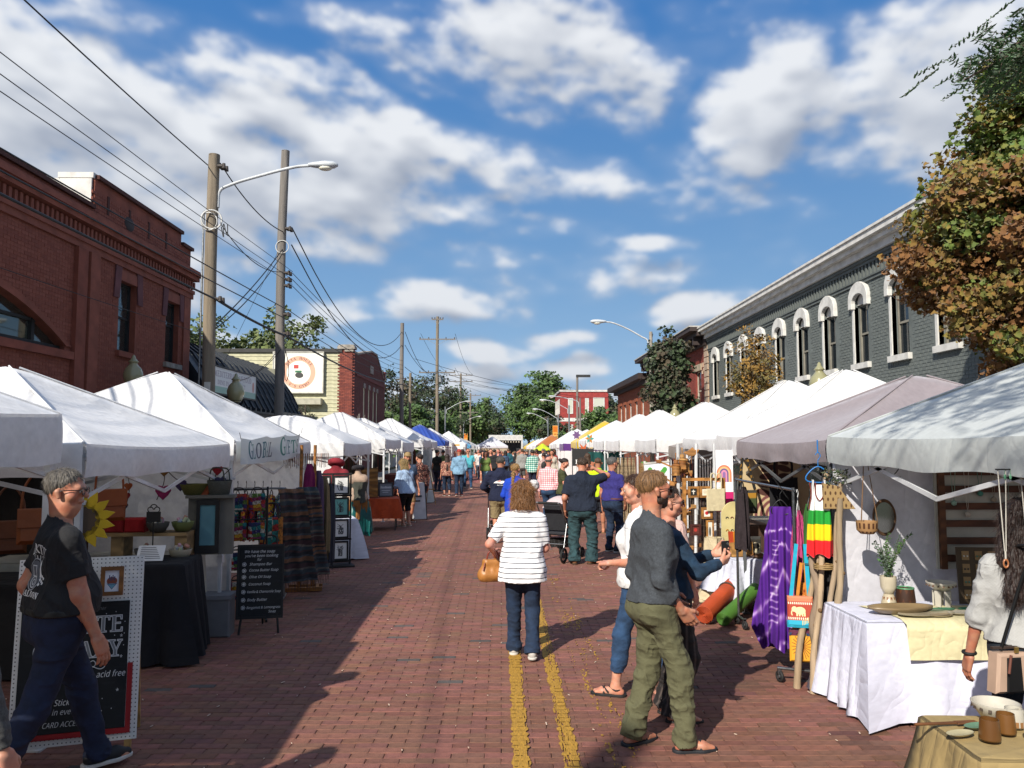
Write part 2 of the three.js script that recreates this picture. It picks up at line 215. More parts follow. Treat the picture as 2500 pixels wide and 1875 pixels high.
// ================= building helpers (a facade lies in the local x-y plane, its street side at +z) =================
const rect = (x0, x1, y0, y1) => [[x0, y0], [x1, y0], [x1, y1], [x0, y1]];
function archPts(x0, x1, y0, ys, rise, n = 12) { const p = [[x0, y0], [x1, y0]], c = (x0 + x1) / 2, h = (x1 - x0) / 2; for (let i = 0; i <= n; i++) { const a = i / n * PI; p.push([c + h * cos(a), ys + rise * sin(a)]); } return p; }
function wall(parent, outline, holes, mat, t = .35, name = 'wall') { const g = ext(outline, t, 0, holes); g.translate(0, 0, -t); return obj(name, g, mat, parent); }
function brickFace(parent, w, h, y0, ok, mats_, n, seed, o = {}) {
  const r = rng(seed), bw = o.bw || .215, bh = o.bh || .075, all = [], x0 = o.x0 || 0, z = o.z || 0, g = uvBox(chamfer(bw - .012, bh - .012, .03, .003), 4);
  parent.updateMatrixWorld(true);
  for (let row = 0, y = y0 + bh / 2; y < y0 + h; y += bh, row++) for (let x = x0 + bw * (row % 2 ? .5 : 1) - bw / 2; x < x0 + w; x += bw) if (ok(x, y)) all.push([x, y, z + (r() - .5) * .005 - .008, fl(r() * mats_.length)]);
  const eye = V3(0, 2, 0), q = V3(0, 0, 0); for (const b of all) { q.set(b[0], b[1], b[2]).applyMatrix4(parent.matrixWorld); b.d = q.distanceTo(eye); b.v = inView(q.x, q.y, q.z, 1); }
  const near = n ? all.filter(b => b.v && b[1] > 3.0).sort((a, b) => a.d - b.d).slice(0, n) : [], set = new Set(near);
  for (const b of near) { const m = raw('brick', g, mats_[b[3]], parent); m.position.set(b[0], b[1], b[2]); }
  const d = new THREE.Object3D();
  mats_.forEach((m, k) => { const l = all.filter(b => b[3] === k && !set.has(b) && (b.v || b.d < 60)); if (!l.length) return; const I = new THREE.InstancedMesh(g, m, l.length); I.name = 'brickwork'; I.userData.kind = 'stuff'; l.forEach((b, i) => { d.position.set(b[0], b[1], b[2]); d.updateMatrix(); I.setMatrixAt(i, d.matrix); }); I.castShadow = I.receiveShadow = true; parent.add(I); });
}
function sash(parent, x0, x1, y0, y1, o = {}) {                // a sash window set back in its opening: frame, panes, blind
  const z = -(o.back ?? .14), f = o.f ?? .055, fm = o.frame || paint('#6b675f'), w = obj('window', [bx(x0, x0 + f, y0, y1, z, z + .06), bx(x1 - f, x1, y0, y1, z, z + .06), bx(x0 + f, x1 - f, y1 - f, y1, z, z + .06), bx(x0 + f, x1 - f, y0, y0 + f, z, z + .06)], fm, parent);
  const my = y0 + (y1 - y0) * (o.mid ?? .5);
  if (o.mid !== 0) { obj('meeting_rail', bx(x0 + f, x1 - f, my - .025, my + .025, z - .01, z + .045), fm, w); obj('pane', bx(x0 + f, x1 - f, y0 + f, my - .025, z + .005, z + .015), o.glass || GLASS, w); obj('pane', bx(x0 + f, x1 - f, my + .025, y1 - f, z + .025, z + .035), o.glass || GLASS, w); }
  else obj('pane', bx(x0 + f, x1 - f, y0 + f, y1 - f, z + .01, z + .02), o.glass || GLASS, w);
  if (o.blind) obj('blind', Array.from({ length: 26 }, (_, i) => bx(x0 + f + .02, x1 - f - .02, y0 + (i + .2) * (y1 - y0) / 26, y0 + (i + .85) * (y1 - y0) / 26, z - .05, z - .04)), paint('#a9a498'), w);
  const R0 = x0 - .3, R1 = x1 + .3, B0 = y0 - .4, B1 = y1 + .3, zb = z - 2.6, zf = Math.min(z - .06, -(o.t ?? .42)); if (z < -.05) obj('room', [bx(R0, R1, B0, B1, zb - .05, zb), bx(R0 - .05, R0, B0, B1, zb, zf), bx(R1, R1 + .05, B0, B1, zb, zf), bx(R0, R1, B1, B1 + .05, zb, zf), bx(R0, R1, B0 - .05, B0, zb, zf)], M('#8d877c', .9, { key: 'room' }), w);
  return w;
}

// ================= the dark red brick building =================
{
  const b = thing('brick_building', 'dark red brick building with arched window and stepped parapet beside the white tents', 'building', [-9, 0, -8], PI / 2);
  const rb = c => M(c, .9, { map: T.mottle, bumpMap: T.bumpFine, bumpScale: .002, key: 'rb' + c }), base = rb([.25, .072, .044]), bm = [[.265, .079, .049], [.25, .07, .043], [.28, .086, .055], [.23, .065, .041]].map(rb);
  const seg = (x0, x1, ys, rise) => Array.from({ length: 25 }, (_, i) => { const k = 1 - i / 12; return [(x0 + x1) / 2 + k * (x1 - x0) / 2, ys + rise * (1 - k * k)]; }), A = [[1.4, 3.9], [8.4, 3.9], ...seg(1.4, 8.4, 4.0, .93)], w1 = rect(10.62, 11.5, 4.15, 5.85), w2 = rect(13.25, 14.1, 4.2, 5.85);
  wall(b, [[0, 0], [14.8, 0], [14.8, 7.55], [14.1, 7.55], [14.1, 7.85], [9.35, 7.85], [9.35, 7.15], [0, 7.15]], [A, w1, w2], base, .42);
  const inA = (x, y) => { const c = 4.9, h = 3.5, k = (x - c) / h; return y > 3.8 && Math.abs(k) < 1.02 && y < 4.12 + .98 * (1 - k * k); };
  brickFace(b, 14.7, 5.2, 2.4, (x, y) => !inA(x, y) && !(x > 10.5 && x < 11.62 && y > 4.05 && y < 5.95) && !(x > 13.13 && x < 14.22 && y > 4.1 && y < 5.95) && !(y > 6.15 && y < 7.0) && y < (x < 9.3 ? 7.1 : x > 14.1 ? 7.5 : 7.8) && !(x > 8.62 && x < 9.5 && y < 6.2) && x > .1, bm, 300, 41);
  obj('pilaster', bx(8.62, 9.02, 0, 6.15, 0, .10), bm[1], b); obj('pilaster', bx(9.1, 9.5, 0, 6.15, 0, .12), bm[0], b); obj('pilaster', bx(14.35, 14.8, 0, 6.15, .012, .05), bm[0], b);
  obj('cornice', [bx(0, 14.95, 6.16, 6.3, 0, .06), bx(0, 14.95, 6.3, 6.4, 0, .1), bx(0, 15.02, 6.68, 6.8, 0, .2), bx(0, 15.08, 6.8, 6.9, 0, .28), bx(0, 15.02, 6.9, 6.97, 0, .22)], bm[2], b);
  for (let x = .1; x < 14.9; x += .17) raw('dentil', DENT(), bm[2], b).position.set(x, 6.54, .06);
  obj('coping', [bx(0, 9.3, 7.15, 7.24, -.46, .07), bx(9.38, 14.1, 7.85, 7.94, -.46, .08), bx(14.1, 14.85, 7.55, 7.64, -.46, .08)], rb([.09, .03, .022]), b);
  for (let x = 9.9; x < 14; x += 1.05) obj('panel_slot', bx(x, x + .09, 7.2, 7.62, -.02, .02), rb([.07, .022, .017]), b);
  obj('vent', sph(.22, 11.0, 7.28, 0, 1.2, .8, .15), plain('#2c1d1a'), b);
  obj('parapet_return', [bx(9.34, 9.6, 7.2, 7.86, -3.2, -.42), bx(9.3, 9.66, 7.86, 7.98, -.8, -.02), bx(9.29, 9.33, 7.17, 7.84, -.75, -.05), bx(9.3, 9.64, 7.62, 7.74, -3.2, -.9)], paint([.72, .70, .66].map(x => x), .8), b).userData.label = 'white painted brick side of the raised parapet';
  obj('roof', bx(0, 14.8, 6.7, 6.75, -14, -.42), plain('#3b3836'), b); obj('side_wall', bx(14.5, 14.8, 0, 7.5, -14, -.43), base, b);
  const aw = obj('arched_window', [1, 1, 1, 1, 1].map((_, i) => bx(2.35 + i * 1.27, 2.45 + i * 1.27, 3.9, 4.75, -.2, -.12)).concat([bx(1.4, 8.4, 4.38, 4.44, -.2, -.13), bx(1.4, 8.4, 3.9, 4.0, -.2, -.1), bx(1.6, 8.2, 3.9, 4.8, -3, -2.95)]), plain('#191b1c'), b);
  const pg = ext(A, .01); pg.translate(0, 0, -.19); obj('pane', pg, GLASS, aw); obj('sill', bx(1.3, 8.6, 3.74, 3.9, -.2, .1), bm[1], b);
  const rim = ext(seg(1.2, 8.6, 4.0, 1.08).concat(seg(1.4, 8.4, 4.0, .93).reverse()), .04); obj('arch_moulding', rim, bm[0], b);
  for (const [x0, x1] of [[10.62, 11.5], [13.25, 14.1]]) {
    sash(b, x0, x1, 4.18, 5.85, { frame: plain('#1d1e20'), back: .2, mid: x0 < 12 ? .5 : .62 });
    obj('sill', bx(x0 - .1, x1 + .1, 4.04, 4.17, -.2, .1), x0 < 12 ? bm[1] : concM, b);
    for (const [s, x] of [[-1, x0], [1, x1]]) obj('lintel_stone', at(ext([[0, 0], [s * .26, 0], [s * .2, .8], [-s * .1, .8]], .03), x + s * .04, 5.4, .012), rb([.15, .055, .06]), b);
    obj('lintel', bx(x0 - .05, x1 + .05, 5.85, 6.1, 0, .03), bm[2], b);
  }
  obj('awning', [at(ext([[0, 0], [.9, -.35], [.9, -.5], [0, -.5]], 3), 3.6, 3.25, 0, 0, -PI / 2)], cloth('#15241f'), b);
}
function DENT() { return DENT.g || (DENT.g = uvBox(box(.085, .2, .1))); }

// ================= restaurant with the dark seamed mansard =================
const darkMetal = M('#2c323a', .5, { metal: .4, map: T.mottle, key: 'mansard' });
{
  const b = thing('restaurant', 'low restaurant with a dark standing seam mansard roof and white signboard', 'building', [-9, 0, -23.2], PI / 2);
  wall(b, rect(0, 10.2, 0, 3.0), [rect(1, 4.2, .8, 2.6), rect(5.2, 8.6, .8, 2.6)], plain('#3a3a3d'), .3);
  sash(b, 1, 4.2, .8, 2.6, { mid: 0 }); sash(b, 5.2, 8.6, .8, 2.6, { mid: 0 });
  // curved mansard panels between seams
  const prof = [[.75, 2.95], [.5, 3.4], [.2, 4.0], [-.3, 4.7], [-.9, 5.15], [-2.2, 5.3]];
  for (let i = 0; i < 17; i++) { const x0 = i * .6, x1 = x0 + .59; obj('roof_panel', [grid(1, 5, (u, v) => { const p = prof[Math.round(v * 5)]; return [mix(x0, x1, u), p[1], p[0]]; })], darkMetal, b); obj('seam', prof.slice(0, -1).map((p, k) => beam([x1, p[1] + .03, p[0] + .03], [x1, prof[k + 1][1] + .03, prof[k + 1][0] + .03], .025, .06)), darkMetal, b); }
  obj('roof_end', [at(ext([[.75, 2.95], [.5, 3.4], [.2, 4.0], [-.3, 4.7], [-.9, 5.15], [-2.2, 5.28], [-2.2, 2.95]].map(([z, y]) => [-z, y]), .05), 10.2, 0, 0, 0, PI / 2)], darkMetal, b);
  obj('roof_end', [at(ext([[.75, 2.95], [.5, 3.4], [.2, 4.0], [-.3, 4.7], [-.9, 5.15], [-2.2, 5.28], [-2.2, 2.95]].map(([z, y]) => [-z, y]), .05), -.03, 0, 0, 0, PI / 2)], darkMetal, b);
  obj('flat_roof', bx(0, 10.2, 5.1, 5.2, -12, -2.2), plain('#44423f'), b); obj('side_wall', bx(9.95, 10.2, 0, 5.1, -12, -.3), plain('#8c8b78'), b);
  obj('fascia', [bx(0, 10.6, 2.72, 2.95, .1, 1.25), bx(0, 10.6, 2.95, 3.02, .1, 1.3)], plain('#4a4b48'), b);
  for (let i = 0; i < 20; i++) obj('rafter_tail', bx(.3 + i * .52, .42 + i * .52, 3.02, 3.12, .6, 1.28), darkMetal, b);
  const st = canvasTex(1024, 256, (x, w, h) => { x.fillStyle = '#e6e4df'; x.fillRect(0, 0, w, h); x.fillStyle = '#9dbfae'; x.fillRect(0, h * .74, w, h * .26); x.fillStyle = '#a89aa0'; x.font = 'bold 84px serif'; x.textAlign = 'center'; x.fillText('MEDITERRANEAN FOOD', w * .46, h * .36, w * .84); x.font = 'bold 62px serif'; x.fillText('DINE IN • TAKE OUT', w * .42, h * .66, w * .66); x.fillStyle = '#c98f80'; x.beginPath(); x.ellipse(w * .93, h * .5, 26, 60, 0, 0, 7); x.fill(); });
  const s = thing('roof_sign', 'white signboard with pale lettering mounted on the dark mansard roof', 'sign', [-8.02, 3.42, -21.9], PI / 2);
  raw('sign_face', setUV(new THREE.PlaneGeometry(3.9, .72).translate(1.95, .36, .062), (x, y) => [x / 3.9, y / .72]), M('#ffffff', .5, { map: st, key: 'medsign' }), s);
  obj('sign_box', [bx(0, 3.9, 0, .72, -.1, .06)], paint('#4d4a47'), s); obj('frame', [bx(-.04, 3.94, .72, .77, -.1, .08), bx(-.04, 3.94, -.05, 0, -.1, .08), bx(-.04, 0, 0, .72, -.1, .08), bx(3.9, 3.94, 0, .72, -.1, .08)], paint('#3b3936'), s);
  obj('bracket', [.4, 1.9, 3.4].map(x => beam([x, .1, -.1], [x, -.35, -.3], .05)), darkMetal, s);
}

// ================= clapboard restaurant and gabled brick front =================
{
  const b = thing('clapboard_building', 'pale yellow clapboard building with a red brick gabled street front', 'building', [-8.45, 0, -45], 0);
  const cb = [[.60, .58, .38], [.58, .56, .37], [.62, .60, .40]].map(c => M(c, .75, { map: T.mottle, key: 'clap' + c }));
  obj('wall', bx(-18, -.02, 0, 7.15, -12, -.06), cb[0], b);
  const pg = ext([[0, 0], [.035, 0], [.012, .235], [0, .235]], 17.2); pg.rotateY(-PI / 2); pg.rotateY(PI);   // one lapped board
  { const bg = uvBox(fix(at(ext([[0, 0], [.04, 0], [.012, .225], [0, .225]], 17.2), 0, 0, 0, 0, -PI / 2))); bg.translate(0, 0, 0); for (let i = 0; i < 32; i++) { const m = raw('clapboard', bg, cb[i % 3], b); m.position.set(-.75, i * .223 + .02, -.055); } }
  obj('roof_edge', bx(-18, -.6, 7.15, 7.36, -12, .08), plain('#3c3c3a'), b); obj('roof_vent', [cyl(.16, .16, .3, -13, 7.5, -2), cyl(.22, .22, .08, -13, 7.68, -2), cyl(.1, .1, .3, -15, 7.5, -3), cyl(.06, .06, .4, -3, 7.5, -2)], paint('#c9c8c2'), b);
  const rc = c => M(c, .88, { map: T.mottle, bumpMap: T.bumpFine, bumpScale: .002, key: 'gb' + c }), red = [[.26, .065, .045], [.22, .055, .04], [.3, .08, .055], [.19, .05, .04]].map(rc), mort = rc([.33, .24, .2]);
  obj('pier', bx(-.74, 0, 0, 7.35, -.5, -.02), mort, b); brickFace(b, .76, 7.3, 0, () => true, red, 0, 6, { x0: -.74, bh: .09 });
  obj('pier_cap', [bx(-.85, .12, 7.35, 7.52, -.65, .12), bx(-.8, .06, 7.52, 7.6, -.6, .06)], concM, b);
  const f = new THREE.Group(); f.name = 'brick_front'; f.rotation.y = PI / 2; f.position.set(.0, 0, 0); b.add(f);
  const hs = [[3.6, 4.1], [5.4, 5.9], [7.2, 7.7], [8.6, 9.1]];
  wall(f, [[0, 0], [12.5, 0], [12.5, 6.6], [11.6, 6.6], [8.6, 7.9], [6.6, 7.9], [1.6, 7.2], [0, 7.2]], hs.map(([a, c]) => rect(a, c, 3.0, 5.4)), M([.15, .042, .032], .9, { map: T.mottle, key: 'gf' }), .4);
  brickFace(f, 12.4, 4.8, 2.6, (x, y) => y < (x < 1.6 ? 7.2 : x < 6.6 ? 7.2 + (x - 1.6) * .14 : x < 8.6 ? 7.85 : 7.9 - (x - 8.6) * .43) && !hs.some(([a, c]) => x > a - .12 && x < c + .12 && y > 2.9 && y < 5.7), [rc([.15, .042, .032]), rc([.13, .035, .028])], 0, 7);
  for (const [a, c] of hs) { sash(f, a, c, 3.0, 5.4, { frame: plain('#2a2422') }); obj('lintel', bx(a - .1, c + .1, 5.4, 5.68, 0, .05), concM, f); }
  obj('coping', [beam([-.1, 7.25, -.2], [1.6, 7.25, -.2], .5, .1), beam([1.6, 7.26, -.2], [6.6, 7.96, -.2], .5, .1), beam([6.6, 7.95, -.2], [8.6, 7.95, -.2], .5, .1), beam([8.6, 7.96, -.2], [11.7, 6.66, -.2], .5, .1), beam([11.7, 6.65, -.2], [12.6, 6.65, -.2], .5, .1)], concM, f);
  obj('end_pier', [bx(11.8, 12.5, 6.6, 7.0, -.42, .06), bx(11.7, 12.6, 7.0, 7.1, -.5, .12)], red[1], f); obj('band', bx(1, 12, 5.95, 6.15, 0, .06), red[3], f); obj('name_plaque', bx(5.9, 7.1, 6.5, 7.0, 0, .05), concM, f);
  const t = canvasTex(512, 420, (x, w, h) => {
    x.fillStyle = '#e9e6da'; x.fillRect(0, 0, w, h); const cx = 262, cy = 212; x.strokeStyle = '#dea78d'; x.lineWidth = 52; x.beginPath(); x.arc(cx, cy, 150, 0, 7); x.stroke(); x.fillStyle = '#f0ede3'; x.beginPath(); x.arc(cx, cy, 124, 0, 7); x.fill();
    x.fillStyle = '#4a3a36'; x.font = 'bold 40px serif'; x.textAlign = 'center'; const put = (s, a0, da, r, flip) => [...s].forEach((c, i) => { x.save(); const a = a0 + i * da; x.translate(cx + r * cos(a), cy + r * sin(a)); x.rotate(a + (flip ? -PI / 2 : PI / 2)); x.fillText(c, 0, 12); x.restore(); });
    put('PITA HOUSE', -PI / 2 - .95, .215, 150, false); put("V'S GYRO", PI / 2 + .62, -.19, 152, true);
    x.fillStyle = '#b8403a'; x.fillRect(210, 130, 50, 40); x.fillStyle = '#2f6a48'; x.fillRect(224, 190, 70, 22); x.fillStyle = '#3a3a38'; x.beginPath(); x.ellipse(268, 240, 44, 30, .1, 0, 7); x.fill();
  });
  const s = thing('round_logo_sign', 'square cream wall sign with an orange lettered ring behind a utility pole', 'sign', [-12.85, 4.88, -44.93]);
  raw('sign_face', setUV(new THREE.PlaneGeometry(2.75, 2.24).translate(1.375, 1.12, .1), (x, y) => [x / 2.75, y / 2.24]), M('#ffffff', .6, { map: t, key: 'pita' }), s); obj('sign_box', [bx(0, 2.75, 0, 2.24, 0, .095)], paint('#d9d6cb'), s); obj('frame', [bx(-.06, 2.81, -.06, 0, 0, .14), bx(-.06, 2.81, 2.24, 2.3, 0, .14), bx(-.06, 0, 0, 2.24, 0, .14), bx(2.75, 2.81, 0, 2.24, 0, .14)], paint('#cfccc0'), s);
  const k = thing('wall_canopy', 'long pale box canopy on the yellow clapboard wall under the ring sign', 'canopy', [-14.4, 4.35, -44.95]); obj('box', chamfer(4.3, .36, .5, .02, 2.15, 0, .2), paint('#b9b6a2'), k); obj('end_cap', bx(-.35, 0, -.2, .2, 0, .5), paint('#8f8d80'), k);
}
{ const b = thing('house', 'white house with a rust red gable roof behind the trees and utility pole', 'house', [-13.2, -.3, -78]); obj('wall', [bx(-5, 2.4, 0, 4.2, -7, 0), at(ext([[-5, 4.2], [2.4, 4.2], [-1.3, 6.3]], .2), 0, 0, -.2)], paint('#c9ced0'), b); obj('roof', [beam([-1.3, 6.4, -3.3], [2.9, 4.05, -3.3], 8, .14), beam([-1.3, 6.4, -3.3], [-5.4, 4.05, -3.3], 8, .14)], plain('#6d3a2f'), b); sash(b, -.2, .9, 1.2, 2.9, { back: -.02 }); sash(b, -3.4, -2.4, 1.2, 2.9, { back: -.02 });
  const c = thing('flat_roof_house', 'pale flat house showing between trees on the far pavement', 'house', [-9.5, -.5, -92]); obj('wall', bx(-7, 1.2, 0, 6.3, -8, 0), paint('#d8d6d0'), c); obj('roof', bx(-7.3, 1.5, 6.3, 6.55, -8.3, .4), plain('#d9d9d6'), c); for (let i = 0; i < 3; i++) sash(c, -5 + i * 2, -4 + i * 2, 3.4, 4.9, { back: -.02 }); }

// ================= grey painted brick building =================
{
  const b = thing('grey_building', 'dark grey painted brick building with white arched window heads and white cornice', 'building', [9, 0, -34.3], -PI / 2);
  const gc = c => M(c, .88, { map: T.mottle, bumpMap: T.bumpFine, bumpScale: .002, key: 'gy' + c }), gm = [[.15, .172, .165], [.142, .163, .158], [.158, .18, .172]].map(gc), wh = paint([.76, .75, .71].map(x => x), .7);
  const wins = Array.from({ length: 13 }, (_, i) => 1.15 + i * 1.93), L = 27, hw = .37, ys = 5.62, y0 = 4.0;
  wall(b, rect(0, L, 0, 6.85), wins.map(c => archPts(c - hw, c + hw, y0, ys, .22, 8)).concat([rect(1, 6.5, .5, 2.7), rect(8, 14, .5, 2.7), rect(15.5, 22, .5, 2.7)]), gm[0], .4);
  for (const [a, c] of [[1, 6.5], [8, 14], [15.5, 22]]) sash(b, a, c, .5, 2.7, { mid: 0 });
  brickFace(b, L, 3.4, 2.95, (x, y) => y < 5.98 && !wins.some(c => Math.abs(x - c) < .60 && y > 3.85 && y < 6.15), gm, 0, 17);
  for (const c of wins) {
    const arch = ext(archPts(c - .52, c + .52, 5.5, 5.62, .42, 10).slice(2).concat([[c - .52, 5.42], [c - .35, 5.42]], archPts(c - .35, c + .35, 5.5, 5.56, .2, 10).slice(2).reverse(), [[c + .35, 5.42], [c + .52, 5.42]]), .09, .01); obj('arched_hood', arch, wh, b);
    obj('sill', bx(c - .47, c + .47, 3.86, 4.0, -.2, .1), wh, b); obj('jamb', bx(c - hw - .09, c - hw, 4.0, 5.46, -.1, .03), wh, b);
    obj('tympanum', at(ext(archPts(c - hw, c + hw, 5.5, 5.5, .3, 10).slice(2), .03), 0, 0, -.1), wh, b);
    sash(b, c - hw, c + hw, 4.0, 5.52, { frame: paint('#8d897d'), blind: true, back: .18, glass: M('#3a4248', .08, { transmission: .55, roughness: .05, thickness: 0, key: 'lightglass' }) });
  }
  // corbelled brick frieze
  obj('frieze', [bx(0, L, 5.98, 6.06, 0, .045), bx(0, L, 6.06, 6.1, 0, .075), bx(0, L, 6.38, 6.46, 0, .09), bx(0, L, 6.46, 6.54, 0, .13)], gm[1], b);
  const cg = uvBox(fix(box(.085, .28, .075))); let k = 0; for (let x = .12; x < L && k < 150; x += .19, k++) raw('corbel', cg, gm[2], b).position.set(x, 6.24, .035);
  obj('cornice', [bx(-.05, L, 6.54, 6.72, 0, .2), bx(-.08, L, 6.72, 6.84, 0, .34), bx(-.1, L, 6.84, 6.98, -.3, .46)], wh, b); obj('roof_edge', bx(-.12, L, 6.98, 7.04, -.4, .5), paint('#e6e3dc'), b);
  obj('storefront_cornice', [bx(0, L, 2.75, 2.92, 0, .22), bx(0, L, 2.92, 2.98, 0, .28)], wh, b); obj('roof', bx(0, L, 6.5, 6.6, -14, -.4), plain('#55534f'), b); obj('end_wall', bx(.02, .3, 0, 6.5, -14, -.42), gm[0], b);
  obj('junction_box', [box(.2, .3, .1, 12.2, 3.35, .06)], metal('#77797a'), b);
}
// ================= red brick and orange brick neighbours =================
{
  const rc = c => M(c, .88, { map: T.mottle, bumpMap: T.bumpFine, bumpScale: .002, key: 'nb' + c });
  const b = thing('red_shop_building', 'red brick shop building with dark bracketed cornice beside the grey building', 'building', [9, 0, -48.3], -PI / 2), red = [[.26, .05, .034], [.23, .045, .03], [.29, .06, .04]].map(rc), dk = plain('#3a2e2b');
  const ws = [1.4, 3.8, 6.4, 9.2, 12.1]; wall(b, rect(0, 13.95, 0, 6.4), ws.map(c => rect(c - .5, c + .5, 3.5, 5.3)), red[0], .4);
  brickFace(b, 13.3, 3.4, 2.95, (x, y) => !ws.some(c => Math.abs(x - c) < .68 && y > 3.3 && y < 5.65), red, 0, 23);
  for (const c of ws) { sash(b, c - .5, c + .5, 3.5, 5.3, { frame: paint('#c8bfae') }); obj('sill', bx(c - .65, c + .65, 3.34, 3.5, -.2, .1), paint('#b9a98e'), b); obj('lintel', bx(c - .65, c + .65, 5.3, 5.6, -.02, .06), paint('#b9a98e'), b); }
  obj('quoin', Array.from({ length: 12 }, (_, i) => bx(13.35, 13.95, 2.9 + i * .29, 3.15 + i * .29, 0, .06)), paint('#c3ab93'), b); obj('stone_block', [bx(12.95, 13.1, 5.4, 5.6, 0, .05), bx(13.12, 13.25, 5.2, 5.35, 0, .05), bx(12.85, 13.0, 5.1, 5.25, 0, .05)], paint('#c3ab93'), b);
  obj('cornice', [bx(-.1, 13.98, 6.3, 6.7, 0, .15), bx(-.3, 13.98, 6.7, 6.9, -.1, .5), bx(-.45, 13.98, 6.9, 7.08, -.3, .8)], dk, b); for (let i = 0; i < 14; i++) obj('bracket', bx(.3 + i, .48 + i, 6.35, 6.72, .1, .55), dk, b);
  obj('roof_edge', bx(-.5, 13.98, 7.08, 7.13, -.4, .85), paint('#c9c5bd'), b); obj('roof', bx(0, 13.95, 6.6, 6.7, -13, -.4), plain('#55534f'), b); obj('side_wall', bx(0, .3, 0, 6.4, -13, -.42), red[1], b);
  obj('shop_awning', at(ext([[0, 0], [1.3, -.75], [1.3, -.95], [0, -.95]], 4.5), 13.4, 3.35, 0, 0, -PI / 2), cloth('#25282c'), b);
  const o = thing('orange_brick_building', 'orange brick two storey building with tall white windows and dark eaves down the street', 'building', [9, 0, -61.5], -PI / 2), or = [[.30, .082, .034], [.27, .072, .03], [.33, .092, .04]].map(rc);
  const w2 = [1.5, 3.6, 5.9, 8.4, 10.8]; wall(o, rect(0, 13.1, -.5, 5.7), w2.map(c => rect(c - .45, c + .45, 2.9, 4.8)), or[0], .4);
  brickFace(o, 13, 3, 2.7, (x, y) => !w2.some(c => Math.abs(x - c) < .6 && y > 2.7 && y < 5.0), or, 0, 29);
  for (const c of w2) { sash(o, c - .45, c + .45, 2.9, 4.8, { frame: paint('#dcdad2'), f: .1 }); obj('sill', bx(c - .6, c + .6, 2.74, 2.9, -.2, .1), paint('#cfcac0'), o); obj('lintel', bx(c - .55, c + .55, 4.8, 5.0, 0, .05), or[2], o); }
  obj('eaves', [bx(-.6, 13.2, 5.7, 5.95, -.2, .25), bx(-.9, 13.3, 5.95, 6.3, -.3, .7)], plain('#33241f'), o); obj('roof', bx(0, 13.1, 5.6, 5.7, -12, -.4), plain('#55534f'), o); obj('side_wall', bx(-.02, .3, -.5, 5.7, -12, -.42), or[1], o); obj('roof_unit', [box(2.2, .5, 1, 9, 6.55, -1.5)], paint('#c9c8c4'), o);
}
{ // red three storey block far down on the right
  const b = thing('red_block', 'bright red three storey block with white windows and white bands far down the street', 'building', [9.3, -1, -126]), red = M([.33, .035, .03], .7, { map: T.mottle, key: 'redblock' }), wh = paint('#dcdad6');
  obj('wall', bx(0, 7.6, 0, 11.2, -12, 0), red, b); obj('roof_edge', bx(-.15, 7.75, 11.2, 11.5, -12.1, .15), wh, b); obj('band', [bx(-.05, 7.65, 6.5, 7.05, -12.05, .05), bx(-.05, 7.65, 2.7, 3.1, -12.05, .05)], wh, b);
  for (const [x0, x1, y0, y1] of [[1.2, 2.0, 7.7, 10.2], [3.9, 4.5, 7.7, 10.2], [5.2, 7.0, 7.7, 10.3], [1.2, 2.0, 3.6, 6.0], [3.2, 4.5, 3.5, 6.0], [5.2, 7, 3.5, 6.0]]) sash(b, x0, x1, y0, y1, { back: -.03, frame: wh, f: .14, glass: M('#b9bcae', .15, { key: 'paleglass' }) });
  const s = new THREE.Group(); s.name = 'street_side'; s.rotation.y = -PI / 2; s.position.set(0, 0, -12); b.add(s);
  for (const y of [3.6, 7.7]) for (let i = 0; i < 5; i++) sash(s, 1 + i * 2.1, 2.5 + i * 2.1, y, y + 2.4, { back: -.03, frame: wh, f: .12, glass: M('#b9bcae', .15, { key: 'paleglass' }) });
  obj('balcony', [bx(-1.4, 0, 2.8, 3.0, -11, -1), ...Array.from({ length: 16 }, (_, i) => bx(-1.4, -1.35, 3, 4, -11 + i * .65, -10.94 + i * .65)), bx(-1.42, -1.34, 4, 4.08, -11, -1)], plain('#4b4c4e'), b);
}
{ // stage closing the street
  const y = groundY(-150), b = thing('stage', 'grey open concert stage with white roof band closing the far end of the street', 'stage', [.75, y, -150]), wh = paint('#cfd1ce'), gr = plain('#83888d');
  obj('deck', bx(-3.1, 3.1, 0, 1.0, -6, 0), plain('#3f4347'), b); obj('roof_band', [bx(-3.2, 3.2, 3.75, 4.75, -6, .1)], wh, b); obj('side_post', [bx(-3.2, -2.9, 1, 3.75, -.3, .08), bx(2.9, 3.2, 1, 3.75, -.3, .08)], wh, b); obj('backdrop', bx(-3, 3, 1, 3.75, -6, -5.8), gr, b); obj('side_curtain', [bx(-3.05, -3, 1, 3.75, -5.8, -.3), bx(3, 3.05, 1, 3.75, -5.8, -.3)], gr, b);
  for (let i = 0; i < 11; i++) obj('stage_light', cyl(.09, .13, .22, -2.5 + i * .5, 3.5, -.2, 8, .5), plain('#e9e4d2'), b);
  obj('speaker', [box(.8, 1.3, .7, -2.4, 1.65, -.8), box(.8, 1.3, .7, 2.4, 1.65, -.8)], plain('#222426'), b); obj('drum_kit', [cyl(.4, .4, .5, 0, 1.4, -3, 12, PI / 2), cyl(.2, .2, .25, .6, 1.6, -3)], plain('#9c5a4a'), b);
}
